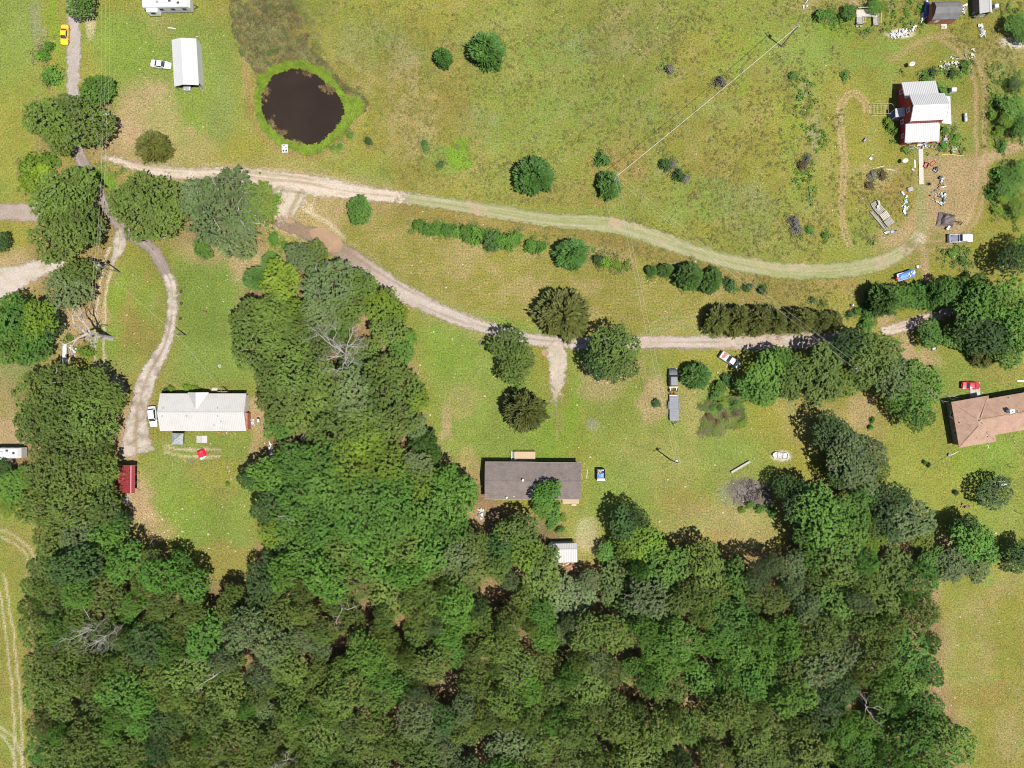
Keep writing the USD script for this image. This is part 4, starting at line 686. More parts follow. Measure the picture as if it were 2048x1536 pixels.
# ------------------------------------------------------------------ tall grass and weeds that nobody could count
def tuft(r, n, h, w, spread, lean=.5):
    a = r.uniform(0, 6.283, n); o = r.normal(size=(n, 2)) * spread; L = h * r.uniform(.6, 1.3, n); d = np.c_[np.cos(a), np.sin(a)]
    s = np.c_[-d[:, 1], d[:, 0]] * w / 2; h = h * .7
    b = np.c_[o, np.zeros(n)]; m = np.c_[o + d * (L * lean * .45)[:, None], L * .65]; t = np.c_[o + d * (L * lean)[:, None], L * .95]
    sz = np.c_[s, np.zeros(n)]
    v = np.stack([b - sz, b + sz, m + sz * .9, m - sz * .9, t], 1).reshape(-1, 3); i = np.arange(n)[:, None] * 5
    return v, np.vstack([i + [0, 1, 2], i + [0, 2, 3], i + [3, 2, 4]])
def scatter(name, label, cat, leafs, pts, sizes, seed, maker=None, z=0.0):
    """Many tufts as one instancer of a few prototypes."""
    r = np.random.default_rng(seed); path = '/World/' + name
    pi = UsdGeom.PointInstancer.Define(stage, path); pr = []
    for j, lf in enumerate(leafs):
        q = f'/World/Prototypes/{name}_{j}'
        usdkit.mesh(stage, q, (maker or (lambda rr: leaves(*(lambda q: (q * [.24, .24, .07] + [0, 0, .14], unit(q * .3 + [0, 0, 1.0])))(rr.normal(size=(15, 3))), .15, rr, .38)))(np.random.default_rng(seed + j)), M[lf]); pr.append(q)
        mv = f'{path}/tuft' + (f'_{j:03d}' if j else ''); stage.DefinePrim(mv, 'Mesh').GetReferences().AddInternalReference(q); pi.CreatePrototypesRel().AddTarget(mv)
    n = len(pts); pi.CreateProtoIndicesAttr(Vt.IntArray.FromNumpy(r.integers(0, len(leafs), n).astype(np.int32)))
    zz = np.full(n, z) if np.ndim(z) == 0 else z
    pi.CreatePositionsAttr(Vt.Vec3fArray.FromNumpy(np.c_[pts, zz].astype(np.float32)))
    a = r.uniform(0, np.pi * 2, n) / 2; pi.CreateOrientationsAttr(Vt.QuathArray([Gf.Quath(float(math.cos(t)), 0, 0, float(math.sin(t))) for t in a]))
    s = sizes * r.uniform(.7, 1.35, n); pi.CreateScalesAttr(Vt.Vec3fArray.FromNumpy(np.repeat(s[:, None], 3, 1).astype(np.float32)))
    tagit(pi.GetPrim(), label, cat, kind='stuff')
def spots(n, polys, seed, lim=None, thr=.0, sc=7.0):
    """Random photo places inside the polygons, thicker where the sward is rank."""
    r = np.random.default_rng(seed); g2 = shapely.union_all([sg.Polygon(q) for q in polys]); x0, y0, x1, y1 = g2.bounds
    q = np.c_[r.uniform(x0, x1, n * 6), r.uniform(y0, y1, n * 6)]; q0 = q + (np.c_[meshkit.fbm(np.c_[q / 30, np.full(len(q), 1.7)], 3, 2), meshkit.fbm(np.c_[q / 30, np.full(len(q), 8.7)], 3, 4)] - .5) * 70; q = q[shapely.contains_xy(g2, q0[:, 0], q0[:, 1])]
    if lim is not None: q = q[~shapely.contains_xy(lim, q[:, 0], q[:, 1])]
    nn = meshkit.fbm(np.c_[q / S / sc, np.full(len(q), seed)], 3, seed); q = q[nn + r.uniform(-.2, .2, len(q)) > thr][:n]
    return np.c_[(q[:, 0] - 1024) / S, (768 - q[:, 1]) / S]
NOGO = shapely.union_all([PP.buffer(4)] + [sg.LineString(q).buffer(w) for q, w in (([(740, 386), (900, 408), (1130, 443), (1230, 452), (1330, 483), (1440, 518), (1540, 538), (1650, 542), (1740, 530), (1838, 470)], 17), ([(1790, 165), (1880, 160), (1910, 250), (1870, 290), (1800, 290)], 8))] + [sg.box(1788, 160, 1910, 290), sg.box(1862, 0, 1925, 36), sg.box(1955, 0, 1988, 36), sg.box(1705, 18, 1762, 58)])
UP = [[(500, 0), (1640, 0), (1640, 540), (1440, 505), (1240, 430), (1000, 410), (760, 385), (640, 330), (740, 215), (600, 110), (600, 40)], [(1640, 0), (2048, 0), (2048, 290), (1970, 310), (1960, 120), (1880, 60), (1700, 80), (1640, 80)], [(1560, 80), (1680, 80), (1690, 480), (1620, 520), (1560, 500)], [(1690, 340), (1830, 340), (1820, 430), (1760, 490), (1700, 480)],
      [(1240, 480), (1560, 560), (1780, 560), (1730, 630), (1560, 600), (1240, 520)], [(820, 420), (1000, 440), (1200, 470), (1240, 530), (1000, 470)]]
p1 = spots(6500, UP, 3, NOGO, .46, 5.0); scatter('field_grass', 'rank olive and straw coloured grass tufts of the upper field', 'grass', ['blade_olive', 'blade_straw', 'blade_green', 'blade_olive'], p1, np.full(len(p1), .72), 61)
BOG = [[(460, -10), (580, -10), (612, 60), (640, 120), (700, 170), (735, 215), (722, 222), (690, 190), (640, 145), (560, 128), (520, 150), (498, 120), (470, 60)]]
p2 = spots(4200, BOG, 4, PP.buffer(16), .46, 4.0); scatter('marsh_weeds', 'dark brown and green marsh weeds above the pond', 'weeds', ['leaf_rust', 'leaf_dark', 'blade_olive', 'leaf_rust', 'blade_straw'], p2, np.full(len(p2), 1.15), 71)
rim = PP.buffer(14).union(sg.Polygon([(668, 170), (704, 190), (728, 214), (704, 248), (664, 276)])).difference(PP.buffer(-1.5))
rr_ = np.random.default_rng(9); q = np.c_[rr_.uniform(480, 745, 70000), rr_.uniform(95, 330, 70000)]; qn = meshkit.fbm(np.c_[q / 16, np.full(len(q), 3.3)], 3, 5) - .5; q = q[(shapely.distance(shapely.points(q), rim) < qn * 15 - .5) | shapely.contains_xy(rim.buffer(-5), q[:, 0], q[:, 1])]; q = q[(shapely.distance(shapely.points(q), PP) > 0) | (meshkit.fbm(np.c_[q / 9, np.full(len(q), 1.3)], 2, 8) > .62)]; q = q[shapely.distance(shapely.points(q), rim.union(PP)) < 12]; q = q[~shapely.contains_xy(PP.buffer(-7), q[:, 0], q[:, 1])][:6500]
qd = shapely.distance(shapely.points(q), PP) / S; w = np.c_[(q[:, 0] - 1024) / S, (768 - q[:, 1]) / S]
def weed(rr): 
    c = rr.normal(size=(16, 3)) * [.20, .20, .05] + [0, 0, .3]; return leaves(c, unit(rr.normal(size=(16, 3)) * .22 + [0, 0, 1]), .16, rr)
scatter('pond_weeds', 'bright lime green water weeds ringing the pond', 'weeds', ['leaf_pond', 'leaf_pond', 'leaf_lime'], w, np.full(len(w), 1.0), 81, weed, np.where(qd <= 0, -.7, -.75 * (1 - sm(qd, 0, 3.0))))
q = np.r_[[np.array([580, 286]) + rr_.normal(size=2) * [10, 3] for _ in range(60)], [np.array([541, 245]) + rr_.normal(size=2) * [3, 7] for _ in range(30)], [np.array([528, 180]) + rr_.normal(size=2) * [4, 7] for _ in range(30)], [np.array([656, 174]) + rr_.normal(size=2) * [7, 5] for _ in range(40)], [np.array([615, 144]) + rr_.normal(size=2) * [10, 3] for _ in range(14)], [np.array([563, 264]) + rr_.normal(size=2) * [5, 3] for _ in range(14)]]
w = np.c_[(q[:, 0] - 1024) / S, (768 - q[:, 1]) / S]; scatter('reeds', 'dry brown reed stalks standing in the pond margin', 'reeds', ['leaf_straw', 'leaf_rust'], w, np.full(len(w), 1.3), 91, None, -.7)
lawnspots = spots(4500, [[(160, 20), (470, 60), (490, 300), (230, 300)], [(340, 480), (520, 520), (520, 780), (330, 780)], [(290, 890), (540, 870), (520, 1140), (350, 1100)], [(830, 640), (1000, 660), (1110, 900), (900, 920)], [(1130, 700), (1420, 700), (1560, 900), (1550, 1090), (1300, 1090), (1170, 900)], [(1790, 700), (2048, 720), (2048, 1120), (1860, 1120)], [(0, 0), (90, 0), (90, 330), (0, 400)], [(620, 420), (1000, 460), (1240, 520), (1440, 560), (1700, 600), (1400, 660), (1000, 640), (700, 500)], [(1900, 1160), (2048, 1150), (2048, 1536), (1920, 1536)], [(0, 1020), (50, 1030), (60, 1130), (50, 1536), (0, 1536)]], 6, NOGO, .42)
scatter('lawn_weeds', 'short green weeds and clover scattered over the lawns', 'weeds', ['blade_green', 'blade_green', 'blade_straw'], lawnspots, np.full(len(lawnspots), .5), 95, lambda rr: leaves(*(lambda q: (q * [.22, .22, .03] + [0, 0, .08], unit(q * .2 + [0, 0, 1.0])))(rr.normal(size=(12, 3))), .13, rr, .5))
brush = spots(900, [[(1405, 800), (1440, 790), (1490, 800), (1495, 840), (1420, 870), (1398, 860)]], 8, None, .2); scatter('dry_brush', 'golden and green weeds filling the unmown corner above the lawn', 'weeds', ['blade_straw', 'leaf_lime', 'leaf_green', 'blade_green', 'blade_straw'], brush, np.full(len(brush), 1.3), 97)

YARD = [[(1795, 140), (1930, 120), (1930, 180), (1880, 170), (1800, 165)], [(1760, 240), (1796, 230), (1800, 290), (1770, 280)], [(1874, 246), (1925, 250), (1930, 306), (1878, 306)], [(1850, 296), (1930, 300), (1925, 310), (1850, 308)], [(1880, 490), (1960, 500), (1950, 545), (1870, 550)], [(1975, 130), (2048, 130), (2048, 280), (1985, 295)], [(1980, 330), (2048, 320), (2048, 470), (1990, 440)], [(1640, 10), (1850, 5), (1850, 60), (1780, 66), (1660, 60)], [(1990, 0), (2048, 0), (2048, 90), (2000, 80)], [(1575, 150), (1640, 150), (1650, 300), (1600, 280)], [(1590, 340), (1640, 330), (1640, 420), (1600, 400)], [(1730, 480), (1780, 490), (1760, 505)], [(170, 335), (250, 340), (230, 372), (180, 365)], [(60, 320), (110, 300), (100, 370), (50, 370)]]
yw = spots(2600, YARD, 14, NOGO, .34, 3.0); scatter('yard_weeds', 'lush green weeds around the red house, its junk and the right hand scrub', 'weeds', ['leaf_green', 'leaf_lime', 'blade_green', 'leaf_green'], yw, np.full(len(yw), 1.25), 121, lambda rr: leaves(*(lambda q: (q * [.24, .24, .10] + [0, 0, .22], unit(q * .3 + [0, 0, 1.0])))(rr.normal(size=(15, 3))), .16, rr, .5))

sk = []
rs = np.random.default_rng(31)
for p_ in planted:
    if p_[3].endswith(('cedar', 'bush')) and p_[2] < 720:
        k_ = {'tiny': 6, 'small': 10, 'mid-sized': 22, 'wide': 18, 'broad': 30}[p_[4]]; r_ = {'tiny': 9, 'small': 17, 'mid-sized': 30, 'wide': 22, 'broad': 42}[p_[4]]
        a_ = rs.uniform(0, 6.283, k_); q_ = r_ * rs.uniform(.75, 1.25, k_); sk += list(zip(p_[1] + q_ * np.cos(a_), p_[2] + q_ * np.sin(a_)))
sk = np.array(sk); sk = np.c_[(sk[:, 0] - 1024) / S, (768 - sk[:, 1]) / S]
scatter('rough_grass', 'uncut rough grass at the feet of the cedars and bushes in the fields', 'grass', ['blade_olive', 'blade_green', 'blade_straw', 'leaf_green'], sk, np.full(len(sk), 1.2), 131, lambda rr: leaves(*(lambda q: (q * [.24, .24, .08] + [0, 0, .18], unit(q * .3 + [0, 0, 1.0])))(rr.normal(size=(14, 3))), .15, rr, .4))
# ------------------------------------------------------------------ buildings
def ribs(mb, a, b, c, d, sp=.42, t=.04):
    """A sheet metal slope: eave a-b, ridge d-c, with ribs running up it."""
    a, b, c, d = (np.array(k, float) for k in (a, b, c, d))
    n = unit(np.cross(b - a, d - a)); n = n if n[2] > 0 else -n
    mb.slab([a, b, c, d] if np.cross(b - a, d - a)[2] > 0 else [d, c, b, a], t)
    k = max(2, int(max(np.linalg.norm(b - a), np.linalg.norm(c - d)) / sp))
    e = unit(b - a) * .06
    for i in range(k + 1):
        f = i / k; p, q = a + (b - a) * f, d + (c - d) * f
        if np.linalg.norm(q - p) < .15: continue
        v = [p - e + n * .002, p + e + n * .002, q + e + n * .002, q - e + n * .002, p + n * .07, q + n * .07]
        mb.add(v, [[0, 4, 5], [0, 5, 3], [4, 1, 2], [4, 2, 5], [0, 1, 4], [3, 5, 2]])
def walls(mb, pts, h, gable=None):
    """Outer walls round a footprint, h high."""
    g2 = sg.Polygon(pts); m = trimesh.creation.extrude_polygon(g2, h); return mb.add(m.vertices, m.faces)
def window(t, c, w, h, face, frame='white_paint', pane='glass'):
    """A window on a wall: c its middle, face the wall's outward angle in degrees."""
    a = math.radians(face); n = np.array([math.cos(a), math.sin(a), 0]); s = np.array([-n[1], n[0], 0]); c = np.array(c, float); b = MB()
    for u, v, uw, vw in ((0, h / 2, w + .14, .09), (0, -h / 2, w + .18, .11), (-w / 2, 0, .09, h), (w / 2, 0, .09, h), (0, 0, w, .05)):
        p = c + s * u + [0, 0, v] + n * .03; q = [p - s * uw / 2 - [0, 0, vw / 2], p + s * uw / 2 - [0, 0, vw / 2], p + s * uw / 2 + [0, 0, vw / 2], p - s * uw / 2 + [0, 0, vw / 2]]; b.plate(q, .03)
    f = part(t, 'window', b, frame); p = c + n * .012
    part(f, 'pane', MB().plate([p - s * w / 2 - [0, 0, h / 2], p + s * w / 2 - [0, 0, h / 2], p + s * w / 2 + [0, 0, h / 2], p - s * w / 2 + [0, 0, h / 2]], .0), pane)
def door(t, c, w, h, face, col='white_paint'):
    a = math.radians(face); n = np.array([math.cos(a), math.sin(a), 0]); s = np.array([-n[1], n[0], 0]); c = np.array(c, float) + n * .02
    d = part(t, 'door', MB().plate([c - s * w / 2, c + s * w / 2, c + s * w / 2 + [0, 0, h], c - s * w / 2 + [0, 0, h]], .03), col)
    k = c + s * w * .4 + n * .06 + [0, 0, h * .48]; part(d, 'handle', MB().box(k, (.06, .06, .1)), 'chrome')
def boards(t, x0, x1, y0, y1, z, w=.3, along='x', m='wood_new', th=.04, r=np.random.default_rng(4)):
    n = max(1, round(((y1 - y0) if along == 'x' else (x1 - x0)) / w))
    for i in range(n):
        if along == 'x': c, d = ((x0 + x1) / 2 + r.normal() * .02, y0 + (i + .5) * (y1 - y0) / n, z + r.normal() * .004), (x1 - x0, (y1 - y0) / n - .025, th)
        else: c, d = (x0 + (i + .5) * (x1 - x0) / n, (y0 + y1) / 2 + r.normal() * .02, z + r.normal() * .004), ((x1 - x0) / n - .025, y1 - y0, th)
        part(t, 'board', MB().box(c, d), m)
def vent(t, x, y, z, r=.16, h=.4, m='grey_metal', name='roof_vent'): part(t, name, MB().cyl((x, y, z), r, h, 10).cyl((x, y, z + h), r * 1.6, .06, 10), m)

def mobile_home():
    t = thing('mobile_home', 'long white mobile home with ribbed metal roof and a small front gable', 'mobile home', 405.5, 824.5, 0, h=3.2)
    w, d, e, rg = 20.6, 9.0, 3.0, 4.35
    X, Y = w / 2, d / 2
    b = MB(); walls(b, [(-X + .35, -Y + .4), (X - .5, -Y + .4), (X - .5, Y - .4), (-X + .35, Y - .4)], e - .05); part(t, 'wall', b, 'siding')
    g2 = MB()
    for sx in (): g2.slab([(sx - .06, -Y + .4, e), (sx + .06, -Y + .4, e), (sx + .06, 0, rg - .1), (sx - .06, 0, rg - .1)], .1); g2.slab([(sx - .06, 0, rg - .1), (sx + .06, 0, rg - .1), (sx + .06, Y - .4, e), (sx - .06, Y - .4, e)], .1)
    for sx in (-X + .35, X - .5): part(t, 'gable', MB().add([(sx, -Y + .4, e - .1), (sx, Y - .4, e - .1), (sx, 0, rg - .12)], [[0, 1, 2], [2, 1, 0]]), 'siding')
    b = MB(); ribs(b, (-X, -Y, e), (X, -Y, e), (X, 0, rg), (-X, 0, rg)); ribs(b, (X, Y, e), (-X, Y, e), (-X, 0, rg), (X, 0, rg)); r_ = part(t, 'roof', b, 'home_metal')
    part(r_, 'ridge_cap', MB().slab([(-X, -.18, rg + .01), (X, -.18, rg + .01), (X, 0, rg + .08), (-X, 0, rg + .08)], .02).slab([(-X, 0, rg + .08), (X, 0, rg + .08), (X, .18, rg + .01), (-X, .18, rg + .01)], .02), 'porch_metal')
    gx, gw = -1.15, 2.55; gz = rg - .12
    b = MB(); ribs(b, (gx - gw, Y + .25, e + .02), (gx - gw, Y + .24, e + .03), (gx, .5, gz + .1), (gx, Y + .25, gz + .1)); 
    b = MB()
    for sgn in (-1, 1):
        for i in range(9):
            y0, y1 = Y + .25 - i * .43, Y + .25 - (i + 1) * .43
            k0, k1 = max(0, 1 - i * .43 / (Y - .2)), max(0, 1 - (i + 1) * .43 / (Y - .2))
            z0, z1 = gz + .1 - (gz + .1 - e) * k0, gz + .1 - (gz + .1 - e) * k1
            q = [(gx + sgn * gw * k0, y0, z0 + .03), (gx, y0, gz + .13), (gx, y1 + .02, gz + .13), (gx + sgn * gw * k1, y1 + .02, z1 + .03)]
            q = q if np.cross(np.subtract(q[1], q[0]), np.subtract(q[3], q[0]))[2] > 0 else q[::-1]; b.slab(q, .03)
            p = (np.array(q[0]) + q[3]) / 2; b.box(((gx + gx + sgn * gw * k0) / 2, y0 - .02, (z0 + gz + .1) / 2 + .04), (.04, .04, .02))
    part(t, 'gable_roof', b, 'home_metal')
    part(t, 'gable_wall', MB().add([(gx - gw + .2, Y - .1, e), (gx + gw - .2, Y - .1, e), (gx, Y - .1, gz)], [[0, 1, 2], [2, 1, 0]]), 'siding')
    for x, y in ((-9, 1.0), (-9.2, -.9), (-3.4, -.9), (4.0, 1.0), (4.0, -.9), (2.9, -3.1), (4.6, -2.2)): vent(t, x, y, rg - abs(y) * .3 - .05, .09, .28)
    for x in (-8, -5, 3.5, 6.8): window(t, (x, Y - .4, 1.9), 1.1, 1.1, 90); window(t, (x, -Y + .4, 1.9), 1.1, 1.1, -90)
    door(t, (gx, Y - .4, .7), .95, 2.0, 90); window(t, (X - .5, 2.0, 1.9), 1.0, 1.0, 0)
    part(t, 'porch_wall', MB().box((X - .22, -2.2, 1.1), (.5, 4.0, 2.2)), 'brown_siding'); part(t, 'skirting', MB().box((-.1, 0, .3), (w - 1.1, d - 1.1, .6)), 'concrete')
    b = MB()
    for i in range(3): b.box((1.6, Y + .6 + i * .3, .5 - i * .17), (1.4, .32, .16))
    part(t, 'step', b, 'wood_pale')
mobile_home()

def brown_house():
    t = thing('brown_roofed_house', 'long plain house with a weathered grey-brown shingle roof', 'house', 1065.7, 961.5, -.4, h=3.0)
    X, Y, e, rg = 11.5, 4.45, 2.9, 4.0
    b = MB(); walls(b, [(-X + .4, -Y + .4), (X - .4, -Y + .4), (X - .4, Y - .4), (-X + .4, Y - .4)], e - .05); part(t, 'wall', b, 'siding')
    g2 = MB()
    for sx in (-X + .4, X - .4): part(t, 'gable', MB().add([(sx, -Y + .4, e - .06), (sx, Y - .4, e - .06), (sx, 0, rg - .12)], [[0, 1, 2], [2, 1, 0]]), 'siding')
    b = MB().slab([(-X, -Y, e), (X, -Y, e), (X, 0, rg), (-X, 0, rg)], .14).slab([(-X, 0, rg), (X, 0, rg), (X, Y, e), (-X, Y, e)], .14); r_ = part(t, 'roof', b, 'shingle_brown')
    b = MB()
    for i in range(58): x = -X + .2 + i * .4; b.slab([(x, -.16, rg + .0), (x + .39, -.16, rg + .0), (x + .39, 0, rg + .05), (x, 0, rg + .05)], .02).slab([(x, 0, rg + .05), (x + .39, 0, rg + .05), (x + .39, .16, rg), (x, .16, rg)], .02)
    part(r_, 'ridge_cap', b, 'shingle_brown')
    part(r_, 'fascia', MB().box((0, Y + .01, e - .12), (2 * X, .05, .16)).box((0, -Y - .01, e - .12), (2 * X, .05, .16)), 'siding')
    part(t, 'chimney_pipe', MB().cyl((-2.4, .3, rg - .2), .17, .75, 12).cyl((-2.4, .3, rg + .55), .26, .1, 12), 'white_paint')
    vent(t, -6.2, -4.0, e, .14, .6, 'white_paint', 'vent_pipe'); vent(t, -4.5, -3.8, e, .07, .3, 'white_paint', 'vent_pipe'); vent(t, 7.2, 2.6, e + .3, .06, .2, 'dark_wall', 'vent_pipe'); vent(t, -7.2, 3.6, e + .1, .06, .25, 'dark_wall', 'vent_pipe')
    for x in (-8.5, -6, 2, 5.5, 9): window(t, (x, Y - .4, 1.75), 1.1, 1.1, 90); window(t, (x - .5, -Y + .4, 1.75), 1.1, 1.1, -90)
    window(t, (-X + .4, 0, 1.75), 1.0, 1.1, 180); door(t, (-2.2, Y - .4, .7), .95, 2.0, 90); door(t, (7.0, -Y + .4, .7), .95, 2.0, -90)
    t = thing('wooden_deck', 'new pale timber deck on the upper side of the brown roofed house', 'deck', 1047, 911.5, 0)
    boards(t, -2.0, 2.85, -1.05, 1.05, .75, .26, 'y'); boards(t, -2.9, -2.05, -1.3, 1.05, .35, .21, 'x', 'wood_grey')
    for x, y in ((-2, 1), (2.8, 1), (-2, -1), (2.8, -1), (.4, 1)): part(t, 'post', MB().box((x, y, .62), (.1, .1, 1.25)), 'wood_new')
    part(t, 'rail', MB().box((.4, 1.06, 1.27), (4.9, .1, .06)), 'wood_new'); part(t, 'rail', MB().box((-2.06, .0, 1.27), (.1, 2.1, .06)), 'wood_pale'); part(t, 'rail', MB().box((-2.95, .0, .95), (.08, 2.4, .06)), 'white_paint')
    t = thing('back_steps', 'small yellowish timber landing on the lower side of the brown roofed house', 'steps', 1141, 1002.5, 0)
    boards(t, -2.0, 2.0, -.5, .6, .6, .22, 'x')
    for x in (-1.9, 1.9): part(t, 'post', MB().box((x, -.42, .35), (.1, .1, .7)), 'wood_new')
    part(t, 'step', MB().box((.8, -.85, .3), (1.2, .5, .1)), 'wood_new')
brown_house()

def tan_house():
    w = P(1902.5, 804, 2.9)
    t = thing('tan_roofed_house', 'low house with a tan hipped shingle roof cut by the right edge of the photo', 'house', 1902.5, 804, 9.9, h=2.9)
    import manifold3d as m3
    def hip(x0, x1, y0, y1, e, pitch, ridge_right=False):
        d = (y1 - y0) / 2; rz = e + d * pitch
        a = d if (x1 - x0) >= 2 * d else (x1 - x0) / 2; rz = e + a * pitch
        v = [(x0, y0, e - .15), (x1, y0, e - .15), (x1, y1, e - .15), (x0, y1, e - .15), (x0, y0, e), (x1, y0, e), (x1, y1, e), (x0, y1, e)]
        if (x1 - x0) >= 2 * d: v += [(x0 + d, (y0 + y1) / 2, rz), ((x1 if ridge_right else x1 - d), (y0 + y1) / 2, rz)]
        else: v += [((x0 + x1) / 2, y0 + a, rz), ((x0 + x1) / 2, y1 - a, rz)]
        return m3.Manifold.hull_points(np.array(v, float))
    roof = hip(0, 9.0, -11.15, 0, 2.9, .34) + hip(0.5, 34, -9.6, -.75, 2.9, .36, True)
    part(t, 'roof', roof, 'shingle_tan')
    b = MB(); walls(b, [(.5, -10.65), (8.5, -10.65), (8.5, -9.1), (33, -9.1), (33, -1.25), (8.5, -1.25), (8.5, -.5), (.5, -.5)], 2.8); part(t, 'wall', b, 'tan_brick')
    c = MB()
    for p0, p1 in (((0, 0, 2.92), (4.45, -4.7, 4.50)), ((0, -11.15, 2.92), (4.45, -6.6, 4.48)), ((9.0, 0, 2.92), (5.2, -4.9, 4.46)), ((9.0, -11.15, 2.92), (6.6, -8.4, 3.85)), ((5.1, -5.17, 4.52), (34, -5.17, 4.52))):
        p0, p1 = np.array(p0), np.array(p1); n = int(np.linalg.norm(p1 - p0) / .35); dd = (p1 - p0) / n; s = unit(np.cross(dd, [0, 0, 1])) * .15
        for i in range(n): q = p0 + dd * i + [0, 0, .035]; c.slab([q - s, q + s, q + s + dd * .95, q - s + dd * .95][::-1], .05)
    part(t, 'ridge_cap', c, 'shingle_tan')
    part(t, 'chimney', MB().box((12.2, -4.3, 4.8), (.95, .75, 1.3)).box((12.2, -4.3, 5.48), (1.1, .9, .1)), 'white_paint')
    part(t, 'chimney_flue', MB().box((12.2, -4.3, 5.57), (.35, .3, .12)), 'plastic_black')
    for x, y in ((.9, -5.2), (4.9, -5.4), (5.5, -6.1), (14.3, -4.7), (13.6, -1.4)): vent(t, x, y, 2.9 + min(x, 4.6) * .33 if x < 9 else 4.2 if y < -3 else 3.1, .08, .42, 'grey_metal', 'vent_pipe')
    for x, y in ((2.1, -4.2), (4.1, -9.4), (6.8, -9.6)): vent(t, x, y, 3.3, .07, .3, 'rust', 'vent_pipe')
    window(t, (.5, -3.2, 1.6), 1.2, 1.1, 180); window(t, (.5, -7.8, 1.6), 1.2, 1.1, 180); window(t, (4.5, -10.65, 1.6), 1.5, 1.2, -90); window(t, (12, -9.1, 1.6), 1.5, 1.2, -90); window(t, (14, -1.25, 1.6), 1.5, 1.2, 90)
    door(t, (6.6, -.5, .15), .95, 2.05, 90, 'brown_siding')
    part(t, 'service_pipe', MB().tube([(.4, -4.7, 2.6), (-1.2, -3.2, 3.3)], [.035, .035], 5), 'chrome')
    t = thing('concrete_patio', 'small pale concrete pad between the red car and the tan roofed house', 'patio', 1950, 786, 3)
    for i in range(2): part(t, 'slab', MB().box((-.62 + i * 1.24, 0, .06), (1.2, 2.1, .12), bev=.02), 'concrete')
tan_house()

